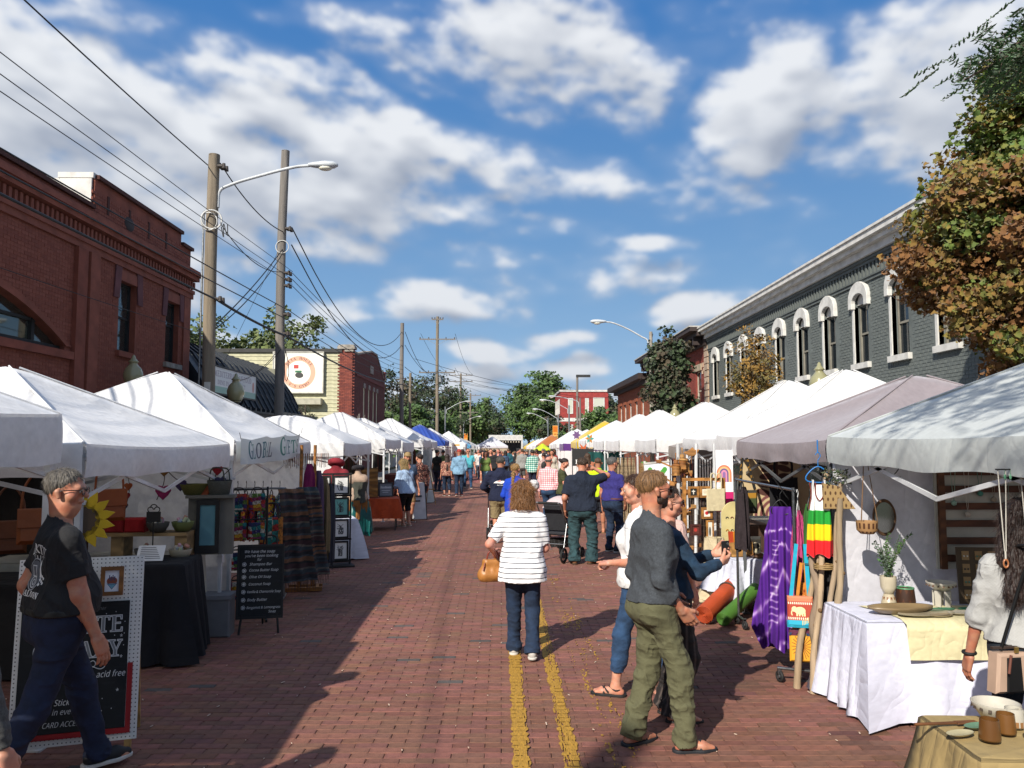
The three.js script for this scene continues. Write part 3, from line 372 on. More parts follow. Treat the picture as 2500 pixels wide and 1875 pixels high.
// ================= trees =================
function leafGeo(kind) {
  if (leafGeo[kind]) return leafGeo[kind];
  let pts; if (kind === 'maple') pts = [[0, -.5], [.22, -.36], [.46, -.2], [.38, .02], [.5, .2], [.24, .26], [.06, .5], [-.1, .36], [-.3, .4], [-.34, .16], [-.5, .04], [-.36, -.12], [-.4, -.32], [-.14, -.3]];
  else if (kind === 'leaf') pts = [[0, -.5], [.26, -.1], [.2, .25], [0, .5], [-.22, .22], [-.24, -.12]]; else pts = [[-.5, -.12], [-.1, -.5], [.3, -.35], [.5, .05], [.12, .2], [.2, .5], [-.25, .42], [-.2, .1]];
  const s = new THREE.ShapeGeometry(new THREE.Shape(pts.map(p => new THREE.Vector2(...p)))); const p = s.attributes.position; for (let i = 0; i < p.count; i++) p.setZ(i, -.5 * Math.abs(p.getX(i)) + .5 * p.getY(i) * p.getY(i)); s.computeVertexNormals(); return leafGeo[kind] = s;
}
const leafM = (rough = .75) => M('#ffffff', .8, { transmission: .3, thickness: 0, key: 'leaf', roughness: .85 });
function limb(pts, r0, r1, seg = 7) {                         // tapered limb through points
  const c = new THREE.CatmullRomCurve3(pts.map(v3)), n = Math.max(4, pts.length * 3), fr = c.computeFrenetFrames(n), P = [], ix = [];
  for (let i = 0; i <= n; i++) { const p = c.getPoint(i / n), r = mix(r0, r1, Math.pow(i / n, .8)); for (let k = 0; k < seg; k++) { const a = k / seg * 2 * PI, q = p.clone().addScaledVector(fr.normals[i], cos(a) * r * (1 + .12 * sin(i * 2.3 + k * 1.7))).addScaledVector(fr.binormals[i], sin(a) * r); P.push(q.x, q.y, q.z); } }
  for (let i = 0; i < n; i++) for (let k = 0; k < seg; k++) { const a = i * seg + k, b = i * seg + (k + 1) % seg; ix.push(a, b, a + seg, b, b + seg, a + seg); }
  const g = new THREE.BufferGeometry(); g.setAttribute('position', new THREE.Float32BufferAttribute(P, 3)); g.setIndex(ix); g.computeVertexNormals(); g.setAttribute('uv', new THREE.Float32BufferAttribute(new Float32Array(P.length / 3 * 2), 2)); return g;
}
const barkM = M([.13, .10, .075], .95, { map: T.mottle, bumpMap: T.bumpFine, bumpScale: .01, key: 'bark' });
function leaves(parent, spots, kind, size, cols, seed, name = 'crown', c0) {
  const r = rng(seed), I = new THREE.InstancedMesh(leafGeo(kind), leafM(), spots.length), d = new THREE.Object3D(), c = new THREE.Color(); I.name = name; I.userData.kind = 'stuff';
  spots.forEach(([x, y, z, ox, oy, oz, mixv], i) => {
    d.position.set(x, y, z); d.lookAt(x + ox * .7 + (r() - .5) * 2, y + oy * .6 + .7 + (r() - .5) * 1.6, z + oz * .7 + (r() - .5) * 2); d.rotateZ(r() * 6.28); const s = size * (.45 + .9 * r()); d.scale.set(s, s, s); d.updateMatrix(); I.setMatrixAt(i, d.matrix);
    const q = cols[clamp(fl((mixv + (r() - .5) * .45) * cols.length), 0, cols.length - 1)], k = .75 + .5 * r(); I.setColorAt(i, c.setRGB(q[0] * k, q[1] * k, q[2] * k));
  }); I.castShadow = I.receiveShadow = true; parent.add(I); return I;
}
// crown made of clumps on limbs inside an ellipsoid with an uneven edge
function tree(name, label, [x, y, z], o) {
  const t = thing(name, label, 'tree', [x, y, z], 0, o.group), r = rng(o.seed || 1), H = o.h, c = o.c || [0, H * .62, 0], [rx, ry, rz] = o.r, limbs = [], spots = [];
  limbs.push(limb([[0, -.05, 0], [(r() - .5) * .15, H * .25, (r() - .5) * .15], [c[0] * .5, H * .5, c[2] * .5], [c[0], c[1] + ry * .7, c[2]]], o.tr || H * .022, .02));
  const nc = o.clumps || 40, per = fl((o.n || 2000) / nc);
  for (let k = 0; k < nc; k++) {
    const a = r() * 2 * PI, v = r() * 2 - 1, q = Math.sqrt(1 - v * v), rad = Math.pow(r(), .38), wob = .82 + .3 * vn(cos(a) * 1.6 + o.seed, v * 2, sin(a) * 1.6);
    const sh = o.shape ? o.shape(v) : 1, px = c[0] + cos(a) * q * rx * rad * wob * sh, py = c[1] + v * ry * rad * wob, pz = c[2] + sin(a) * q * rz * rad * wob * sh;
    if (k % (o.limbEvery || 2) === 0) { const y0 = Math.max(H * .22, py - (Math.abs(px - c[0]) + Math.abs(pz - c[2])) * .8 - .3); limbs.push(limb([[c[0] * .3, y0, c[2] * .3], [mix(c[0] * .3, px, .5), mix(y0, py, .6), mix(0, pz, .5)], [px, py, pz]], (o.tr || H * .022) * .34, .008, 5)); }
    const cs = (o.clump || .45) * (.7 + .6 * r()), cm = r();
    for (let i = 0; i < per; i++) { const b = r() * 2 * PI, w = r() * 2 - 1, s = Math.sqrt(1 - w * w), e = Math.pow(r(), .5) * cs, dx = cos(b) * s * e, dy = w * e * .75, dz = sin(b) * s * e; spots.push([px + dx, py + dy, pz + dz, (px + dx - c[0]) / rx, (py + dy - c[1]) / ry, (pz + dz - c[2]) / rz, o.mix ? o.mix(px, py, pz, cm) : cm]); }
  }
  obj('trunk', limbs, o.bark || barkM, t); leaves(t, spots, o.kind || 'clump', o.leaf || .2, o.cols, o.seed + 5); return t;
}
const GREENS = [[.05, .11, .02], [.07, .14, .026], [.09, .17, .032], [.11, .19, .04], [.08, .13, .035]], DARKG = [[.025, .05, .016], [.035, .065, .02], [.045, .08, .022], [.06, .07, .03], [.08, .06, .03]];
tree('maple_tree', 'tall maple with browning orange and green leaves in front of the grey building', [7.55, .12, -11], { h: 7.8, c: [.1, 4.75, 0], r: [2.2, 3.2, 1.95], n: 110000, clumps: 380, clump: .42, leaf: .09, kind: 'maple', seed: 4, tr: .14, shape: v => v > 0 ? 1 - v * .5 : 1, cols: [[.20, .085, .016], [.22, .125, .018], [.20, .155, .02], [.155, .17, .022], [.115, .17, .022], [.085, .155, .02]], mix: (x, y, z, m) => clamp(.5 + .2 * x + .10 * (y - 5) + (m - .5) * .9) });
tree('golden_street_tree', 'small street tree with sparse golden yellow leaves before the grey building', [6.95, .12, -21.9], { h: 5.0, c: [0, 3.75, 0], r: [.85, 1.45, .85], n: 3600, clumps: 90, clump: .25, leaf: .1, kind: 'leaf', seed: 9, tr: .05, cols: [[.28, .15, .02], [.34, .19, .025], [.22, .13, .02], [.16, .13, .03]] });
tree('columnar_maple_tree', 'dense dark green columnar maple beside the cobra head street lamp', [6.95, .12, -33], { h: 6.9, c: [0, 4.35, 0], r: [1.2, 2.5, 1.15], n: 7000, clumps: 130, clump: .42, leaf: .17, kind: 'maple', seed: 15, tr: .09, shape: v => v > 0 ? 1 - v * .35 : 1 + v * .1, cols: DARKG });
const bk = 'trees beyond the left roofs';
[[-27, -66, 14.2, 6.4, 3, 'broad yellow green tree rising over the mansard roof'], [-19.5, -70, 14.6, 4.8, 13, 'rounded yellow green tree above the clapboard roof edge'], [-34, -60, 14, 5.6, 14, 'tall yellow green tree just past the dark red building corner']].forEach(([x, z, h, w, s, l]) => tree('broadleaf_tree', l, [x, 0, z], { h, r: [w, h * .36, w], n: 5200, clumps: 90, clump: 1.2, leaf: .42, seed: s, group: bk, cols: [[.09, .13, .03], [.12, .16, .04], [.15, .18, .05], [.07, .11, .03]] }));
const fr = 'leafy trees along the far street';
[[-10.2, -66, 5.6, 1.9, 23, 'dark bushy tree at the foot of the bare utility pole'], [-11.5, -88, 11.6, 4.6, 21, 'rounded bright green tree beside the tall crossarm pole'], [-8.8, -78, 6.8, 2.6, 22, 'dark low tree under the tall crossarm pole'], [-9.4, -112, 13.6, 5, 24, 'green tree behind the lamp on the far side of the crossarm pole'], [-8.2, -100, 7.5, 3, 25, 'reddish green low tree behind the blue tent row'], [-7.5, -165, 14.5, 6.5, 26, 'tall green tree rising beside the stage at the street end'], [-5, -230, 15, 10, 27, 'broad distant tree closing the street above the stage roof'], [6.5, -190, 19.5, 8, 28, 'tall full tree standing over the stage roof corner'], [8.2, -155, 18.5, 6, 29, 'high rounded green tree next to the bright red block'], [7.8, -118, 7.2, 2.6, 30, 'grey green wispy tree beside the stage'], [10.4, -83, 7.0, 3.0, 31, 'dark spreading street tree before the bright red block'], [14.5, -95, 6.8, 3.2, 32, 'green tree beside the orange brick building'], [7.6, -93, 4.4, 1.7, 37, 'small round street tree with flower baskets below the red block'], [20, -160, 15, 5, 33, 'green tree top showing above the red block roof'], [-12, -210, 14, 9, 35, 'hazy distant tree beyond the far lamps']].forEach(([x, z, h, w, s, l]) => tree('leafy_tree', l, [x, groundY(Math.max(z, -170)) - .1, z], { h, r: [w, h * .42, w], c: [0, h * .58, 0], n: z < -140 ? 6500 : 5200, clumps: z < -140 ? 110 : 95, clump: w * .27, leaf: z < -140 ? .6 : .32, seed: s, group: fr, cols: s % 3 ? GREENS : DARKG }));
{ const t = thing('conifer', 'dark conical spruce tree right of the bright red block', 'tree', [21.5, -1.2, -140], 0), r = rng(8), sp = []; for (let i = 0; i < 2600; i++) { const v = r(), a = r() * 6.28, w = (1 - v) * 3.2 * (.5 + .5 * Math.abs(sin(v * 28))) * Math.sqrt(r()); sp.push([cos(a) * w, 1 + v * 10.6 - w * .25, sin(a) * w, cos(a), -.3, sin(a), r()]); } obj('trunk', limb([[0, 0, 0], [0, 5, 0], [0, 11, 0]], .25, .04), barkM, t); leaves(t, sp, 'clump', .4, [[.015, .04, .022], [.022, .05, .028]], 3); }
tree('sapling', 'thin sapling with a few dark leaves before the yellow clapboard wall', [-7.75, .12, -31.5], { h: 3.6, c: [0, 2.9, 0], r: [.6, .75, .6], n: 330, clumps: 36, clump: .13, leaf: .085, kind: 'leaf', seed: 51, tr: .02, limbEvery: 1, cols: DARKG });
tree('bare_sapling', 'leafless grey sapling before the gabled brick front', [-7.6, .12, -42.5], { h: 3.7, c: [0, 2.9, 0], r: [.7, .8, .7], n: 26, clumps: 26, clump: .12, leaf: .05, kind: 'leaf', seed: 53, tr: .03, limbEvery: 1, cols: DARKG, bark: M([.3, .27, .24], .9, { key: 'palebark' }) });
// honey locust overhead: its lower branch hangs into view, the rest dapples the tents
function locust(name, label, base, h, tips, seed, nPer) {
  const t = thing(name, label, 'tree', base), r = rng(seed), limbs = [limb([[0, 0, 0], [.1, h * .4, .05], [-.2, h * .7, -.1], [-.5, h, -.3]], .15, .05)], sp = [], d = new THREE.Object3D(), mats4 = [];
  for (const [x, y, z, big] of tips) {
    limbs.push(limb([[0, h * .55, 0], [x * .45, mix(h * .55, y, .6) + .5, z * .45], [x * .8, y + .25, z * .8], [x, y, z]], .05, .006, 5));
    for (let k = 0; k < (big || nPer); k++) { // pinnate leaves
      const s0 = .35 + .65 * Math.pow(r(), .6), px = x * mix(.75, 1, s0) + (r() - .5) * .35, py = y + .1 + (r() - .5) * .3, pz = z * mix(.75, 1, s0) + (r() - .5) * .45, a = r() * 6.28, L = .2 + .12 * r(), dx = cos(a), dz = sin(a), dr = .35 + .5 * r();
      limbs.push(bar([px, py, pz], [px + dx * L, py - dr * L, pz + dz * L], .0022, .0015, 4));
      for (let i = 1; i <= 9; i++) for (const s of [-1, 1]) { const f = i / 9.3; d.position.set(px + dx * L * f - dz * s * .02, py - dr * L * f, pz + dz * L * f + dx * s * .02); d.rotation.set(-PI / 2 + (r() - .5) * .6, 0, (s > 0 ? 0 : PI) - a + (r() - .5) * .5, 'YXZ'); d.rotation.set(-PI / 2 + (r() - .5) * 1.5, (r() - .5) * 1.2, 0); d.rotateZ(-a + (s > 0 ? 0 : PI)); d.scale.set(.03, .05, .03); d.updateMatrix(); mats4.push(d.matrix.clone()); }
    }
  }
  obj('trunk', limbs, barkM, t); const I = new THREE.InstancedMesh(leafGeo('leaf'), leafM(), mats4.length), c = new THREE.Color(); I.name = 'leaflets'; I.userData.kind = 'stuff'; mats4.forEach((m, i) => { I.setMatrixAt(i, m); const k = .7 + .6 * r(); I.setColorAt(i, c.setRGB(.05 * k, .12 * k, .035 * k)); }); I.castShadow = I.receiveShadow = true; t.add(I); return t;
}
{ const r = rng(66), tips = [[-3.98, 4.25, -5.9, 70], [-3.8, 4.4, -5.95, 70], [-3.72, 4.22, -5.85, 60], [-3.55, 4.5, -6.0, 70], [-3.4, 4.35, -5.95, 60], [-3.25, 4.55, -6.0, 60]]; for (let i = 0; i < 30; i++) tips.push([-6.7 + 3.6 * r(), 4.9 + 1.8 * r(), -3.5 + 3.6 * r()]); locust('locust_tree', 'feathery dark green locust branch hanging over the brown maple at the top corner', [7.0, .12, .9], 6.5, tips, 31, 34);
  const t2 = []; for (let i = 0; i < 9; i++) t2.push([-.6 + 1.6 * r(), 5.6 + 1.6 * r(), -2.6 + 2.6 * r()]); locust('locust_tree', 'sparse locust tree standing out of view by the dark red building', [-8.0, .12, -1.2], 6.5, t2, 37, 20); }

// ================= poles, lamps and wires =================
const poleM = M([.25, .205, .15], .92, { map: rep(T.mottle, 5, .35), bumpMap: rep(T.bumpFine, 4, .3), bumpScale: .006, key: 'pole' }), poleG = M([.22, .20, .18], .92, { map: rep(T.mottle, 5, .35), bumpMap: rep(T.bumpFine, 4, .3), bumpScale: .006, key: 'poleG' }), insM = plain('#4b4440'), galv = metal('#9a9fa3', .5), black = M('#141516', .6, { key: 'cableblack' });
function pole(label, x, z, h, r, o = {}) {
  const p = thing('utility_pole', label, 'utility pole', [x, groundY(z), z], 0, 'wooden utility poles along the street');
  obj('shaft', [at(limb([[0, 0, 0], [.02, h * .3, 0], [-.015, h * .7, .01], [o.lean || 0, h, 0]], r, r * .78, 12)), cyl(r * .78, r * .78, .02, o.lean || 0, h, 0)], o.mat || poleM, p);
  for (const [y, w] of o.arms || []) { obj('crossarm', beam([-w, y, .12], [w, y, .12], .1, .12), poleG, p); obj('brace', [beam([-w * .6, y, .12], [0, y - .6, .1], .03), beam([w * .6, y, .12], [0, y - .6, .1], .03)], galv, p); for (const s of [-1, -.5, .5, 1]) obj('insulator', cyl(.045, .06, .16, s * w * .95, y + .14, .12, 8), insM, p); }
  for (const [y, a] of o.brk || []) obj('bracket', [box(.12, .05, .3, r + .02, y, 0), cyl(.04, .05, .12, r + .1, y, .1, 8), cyl(.04, .05, .12, r + .1, y, -.1, 8)], insM, p);
  if (o.tr) obj('transformer', [cyl(.22, .22, .6, .35, o.tr, 0, 14), cyl(.05, .07, .2, .35, o.tr + .4, 0, 8)], galv, p);
  return p;
}
function cobra(p, y, len, rise, hd, r = .04, dz = 0) {         // lamp arm and head, reaching along local x
  const s = Math.sign(len); obj('lamp_arm', tube([[s * .12, y - .5, 0], [s * .16, y - .08, 0], [s * .4, y + .06, dz * .15], [len * .5, y + rise * .55, dz * .5], [len - s * .3, y + rise * .95, dz], [len, y + rise, dz]], r, 28, 8), paint('#c6cbcf', .4), p);
  const h = obj('lamp_head', [at(lathe([[0, 0], [.06, .01], [.1, .16], [.14, .42], [.12, .62], [.05, .72], [0, .73]], 14), 0, 0, 0, 0, 0, -s * PI / 2).scale(1, .72, 1).translate(len - s * .02, y + rise + .02, dz)], paint('#cdd3d8', .35), p);
  obj('lens', sph(.11, len + s * .4, y + rise - .06, dz, 1.5, .6, 1), M('#d9d7c8', .15, { key: 'lens' }), h);
}
const P1 = pole('near utility pole carrying the long white street lamp arm', -7.0, -19, 9.0, .17, { brk: [[5.45], [8.7]] }); cobra(P1, 8.2, 2.3, .55, 1);
obj('conduit', [bar([-.19, 0, .06], [-.19, 7.6, .06], .025, .025)], galv, P1); obj('cable_coil', [at(new THREE.TorusGeometry(.23, .02, 6, 24), .05, 7.35, .2, 0, .3), at(new THREE.TorusGeometry(.21, .014, 6, 24), .0, 7.3, .22, .1, -.2)], paint('#dcdcd8'), P1); obj('tag', box(.14, .2, .02, .05, 3.35, .175), plain('#d6d4cc'), P1); obj('splice', tube([[.25, 7.2, .1], [.35, 6.9, .2], [.3, 7.3, .1], [.42, 6.95, .15], [.4, 7.25, .1]], .012, 20, 5), black, P1);
const P2 = pole('tall leaning utility pole in front of the round ring sign', -6.88, -24.6, 11.2, .165, { mat: poleG, lean: .05, brk: [[7.1], [7.3], [6.9], [8.7], [5.4], [6.0]] }); obj('cable_loop', [tube([[.2, 4.9, .1], [.3, 4.5, .12], [.32, 4.1, .1], [.24, 3.9, .1], [.2, 4.3, .12], [.2, 4.9, .1]], .012, 24, 5)], black, P2); obj('cable_coil', at(new THREE.TorusGeometry(.2, .013, 6, 24), .05, 8.1, .15), paint('#dcdcd8'), P2);
pole('bare grey utility pole standing by the dark bushy tree', -6.8, -54, 10.4, .16, { mat: poleG, brk: [[6.2], [6.6]] });
pole('tallest pale utility pole with two crossarms and a transformer', -6.75, -83, 15.8, .19, { arms: [[13.4, 1.9], [9.9, 1.9], [15.5, .6]], tr: 9.2 });
pole('short pale utility pole in front of the bright green tree', -6.9, -60, 7.6, .12, { mat: poleM });
pole('distant utility pole with a double crossarm', -6.6, -128, 14.2, .2, { arms: [[13.9, 1.9], [12.9, 1.9]], tr: 10.5 });
pole('far utility pole with a crossarm nearest the stage', -5.9, -150, 12.6, .2, { arms: [[12.2, 2.0], [9, 1.4]] });
pole('utility pole behind the viewer throwing a soft shadow on the bricks', -6.35, 7.5, 10.2, .2, {});
function lampPost(label, x, z, h, len, rise, o = {}) { const p = thing('street_lamp', label, 'street lamp', [x, groundY(z), z], 0, 'arm street lamps along the street'); obj('post', [cyl(.075, .11, h, 0, h / 2, 0, 10)], o.mat || concM, p); cobra(p, h - .3, len, rise, 1, .035); if (o.banner) { obj('banner', box(.6, 1.7, .03, o.banner * .38, 3.9, 0), M('#d9a95c', .8, { map: canvasTex(64, 180, (c, w, hh) => { c.fillStyle = '#f3dfae'; c.fillRect(0, 0, w, hh); c.fillStyle = '#e09a35'; c.fillRect(6, 10, w - 12, 70); c.fillStyle = '#f7efdc'; c.fillRect(10, 90, w - 20, 60); c.fillStyle = '#c87c28'; c.fillRect(16, 100, w - 32, 14); }), key: 'banner' + o.banner }), p, true); obj('banner_rod', [bar([0, 4.78, 0], [o.banner * .7, 4.78, 0], .02), bar([0, 3.02, 0], [o.banner * .7, 3.02, 0], .02)], galv, p); } return p; }
lampPost('concrete street lamp with curved arm beside the dark columnar maple', 6.8, -36, 7.1, -2.05, .75);
lampPost('street lamp with hanging banner before the bright red block', 6.6, -78, 6.2, -2.2, .8, { mat: galv });
lampPost('lamp on a tall wooden pole beside the red block', 6.9, -70, 6.4, -2.1, .4, { mat: poleG });
{ const p = pole('dark topped utility pole in front of the red block', 6.95, -73, 8.6, .13, { mat: poleG }); obj('floodlight', box(1.3, .22, .3, .55, 8.62, 0), plain('#2b2d2f'), p); }
lampPost('street lamp with pale banner left of the bright red block', 6.75, -95, 6.0, -2.4, 1.0, { mat: galv, banner: -1 });
lampPost('slim grey street lamp nearest the stage on the right pavement', 6.5, -112, 6.4, -2.3, .9, { mat: galv });
lampPost('slim grey street lamp right of the tall crossarm pole', -6.6, -93, 6.9, 2.3, .9, { mat: galv });
lampPost('far street lamp with orange banner on the left pavement', -6.6, -138, 7.2, 2.4, .8, { mat: galv, banner: 1 });
function globe(label, x, y, z, o = {}) {
  const p = thing('globe_lamp', label, 'street lamp', [x, 0, z], 0, 'acorn globe lamps'), gl = M('#8f8c6a', .25, { physical: true, clearcoat: .5, key: 'globe' }); const iron = plain('#1c1f20', .5), h = y - .28;
  if (!o.wall) obj('post', [lathe([[0, 0], [.17, 0], [.17, .35], [.1, .45], [.085, .8], [.06, .9], [.05, h - .25], [.075, h - .2], [.06, h - .1], [.1, h - .02], [.15, h], [.15, h + .03], [0, h + .03]], 14, 0, .12)], iron, p);
  else obj('bracket', [tube([[-.42, h - .6, 0], [-.2, h - .55, 0], [0, h - .3, 0], [0, h, 0]], .03, 14, 6), tube([[-.42, h - .1, 0], [-.25, h - .15, 0], [-.12, h - .4, 0], [-.3, h - .45, 0]], .02, 14, 6), lathe([[0, -.05], [.1, 0], [.15, .12], [0, .12]], 12, 0, h, 0), box(.04, .6, .12, -.41, h - .35, 0)], iron, p);
  obj('globe', lathe([[.11, 0], [.17, .08], [.21, .2], [.215, .3], [.18, .42], [.11, .5], [.09, .52], [.085, .56], [.12, .58], [.1, .6], [.05, .66], [.035, .72], [0, .75]], 20, 0, y - .2, 0), gl, p); return p;
}
globe('globe lamp on a wall bracket of the dark red building', -8.5, 3.5, -18.4, { wall: true });
globe('globe lamp on a black post before the dark mansard roof', -6.8, 3.25, -20.4);
globe('globe lamp rising between the two nearest white peaks on the right', 6.8, 3.2, -16.9); globe('globe lamp beside the dark columnar maple behind the white tents', 6.8, 3.0, -31.2); globe('globe lamp in front of the orange brick building', 6.8, 2.75, -45.5);
function wire(label, a, b, sag, r = .011, group = 'overhead wires') { const m = obj('overhead_wire', tube(Array.from({ length: 9 }, (_, i) => { const t = i / 8; return [mix(a[0], b[0], t), mix(a[1], b[1], t) - sag * 4 * t * (1 - t), mix(a[2], b[2], t)]; }), r, 26, 5), black); return tag(m, label, 'wire', group); }
const W1 = [-7, 0, -19], W2 = [-6.73, 0, -24.6], W3 = [-6.7, 0, -54], W4 = [-6.7, 0, -83], W0 = [-6.5, 0, 7.5], up = (p, y, dx = 0) => [p[0] + dx, y, p[2]];
wire('heavy twisted cable running up to the top of the lamp arm pole', up(W0, 8.7), up(W1, 8.75, -.15), .35, .014); wire('cable from the lamp pole top down to the leaning pole', up(W1, 8.8, .15), up(W2, 8.6, -.1), .25, .016);
[[7.35, 7.35], [7.1, 7.1], [6.85, 6.95]].forEach(([p, q], i) => wire('one of three parallel thin wires passing the lamp pole', up(W0, p, -.3 - i * .12), up(W2, q, .2), .18, .008));
wire('thick black cable bundle low across the dark red building', up(W0, 5.55, -.3), up(W1, 5.42, .2), .1, .024); wire('thick black cable bundle between the two near poles', up(W1, 5.42, .2), up(W2, 5.3, .1), .06, .036);
wire('thick black cable bundle from the leaning pole to the bare grey pole', up(W2, 5.3, .1), up(W3, 6.0), .35, .034);
[[6.05, 6.1], [5.75, 5.8]].forEach(([p, q]) => { wire('one of two middle wires above the thick cable before the red building', up(W0, p, -.45), up(W2, q, .15), .12, .014); wire('one of two middle wires leading past the ring sign', up(W2, q, .15), up(W3, q + .6), .3, .013); });
wire('thin pale line across the arched window of the red building', [-8.4, 5.0, -2], [-7.1, 4.6, -19], .1, .007);
wire('long drooping cable from the leaning pole to the bare pole top', up(W2, 8.75, .15), up(W3, 9.6, -.1), 2.1, .02); wire('second drooping cable below the first to the bare pole', up(W2, 8.2, .15), up(W3, 8.7, -.1), 2.0, .02);
[[7.3, 7.6], [7.1, 7.3], [6.9, 7.0]].forEach(([p, q]) => wire('one of three thin wires from leaning pole to bare pole', up(W2, p, .2), up(W3, q), .5, .011));
wire('black diagonal stay between the two near poles', up(W1, 4.8, .1), up(W2, 8.1, -.1), .12, .016); wire('second black diagonal stay between the two near poles', up(W1, 4.75, .15), up(W2, 8.0, -.08), .22, .014); wire('slack loop of cable joining lamp pole and leaning pole', up(W1, 7.3, .2), up(W2, 7.35, -.1), .35, .012);
wire('thin grey guy line with a white marker across the mansard', [-8.3, 3.3, -22.5], up(W2, 8.3, -.12), 0, .006); wire('drop wire from the mansard roof to the leaning pole', [-8.6, 4.3, -27], up(W2, 5.2), .2, .009); wire('second drop wire sagging over the white signboard', [-8.3, 3.9, -23.2], up(W2, 5.15, .05), .5, .009);
for (const [q, s, y] of [[9.6, 1.3, 9.5], [8.7, .9, 9.6], [7.2, .6, 9.4], [6, .5, 8.2]]) wire('far wire leading from the bare grey pole to the crossarm pole', up(W3, q, .1), up(W4, y), s, .02);
for (const dx of [-1.8, 1.8]) { wire('far wire between the two tall crossarm poles', up(W4, 13.5, dx), [-6.6 + dx, 13.2, -128], .8, .018); wire('lower far wire between the two tall crossarm poles', up(W4, 9.9, dx), [-6.6 + dx, 12.2, -128], .8, .018); }
[[9.4, -83, 7.5, -78, .5], [9.0, -83, 6.9, -73, .6], [8.8, -83, 8.2, -95, .5], [11.5, -128, 7.4, -112, .6], [8.4, -60, 6.1, -70, .3]].forEach(([y0, z0, y1, z1, s]) => wire('thin wire crossing high above the far end of the street', [-6.6, y0, z0], [6.9, y1, z1], s, .016));
wire('black service wire from the orange building eaves to the right lamp', [8.7, 5.9, -52], [6.9, 7.0, -36], .7, .014); wire('service wire looping at the right lamp post top', [6.8, 6.9, -36.1], [6.75, 5.3, -36], -.02, .01);
wire('long thin wire from the tall pole to the orange building', [-6.7, 9.7, -83], [8.9, 5.4, -58], 1.0, .014);
// ================= canopy tents =================
const tentM = c => M(c, .85, { transmission: .26, thickness: 0, map: rep(T.cloth, 1.5), bumpMap: T.crease, bumpScale: .005, key: 'tent' + c, roughness: .9 });
const legM = paint('#d4d6d8', .4), legD = paint('#5a5d5f', .45);
const WHITE = [.88, .88, .88];
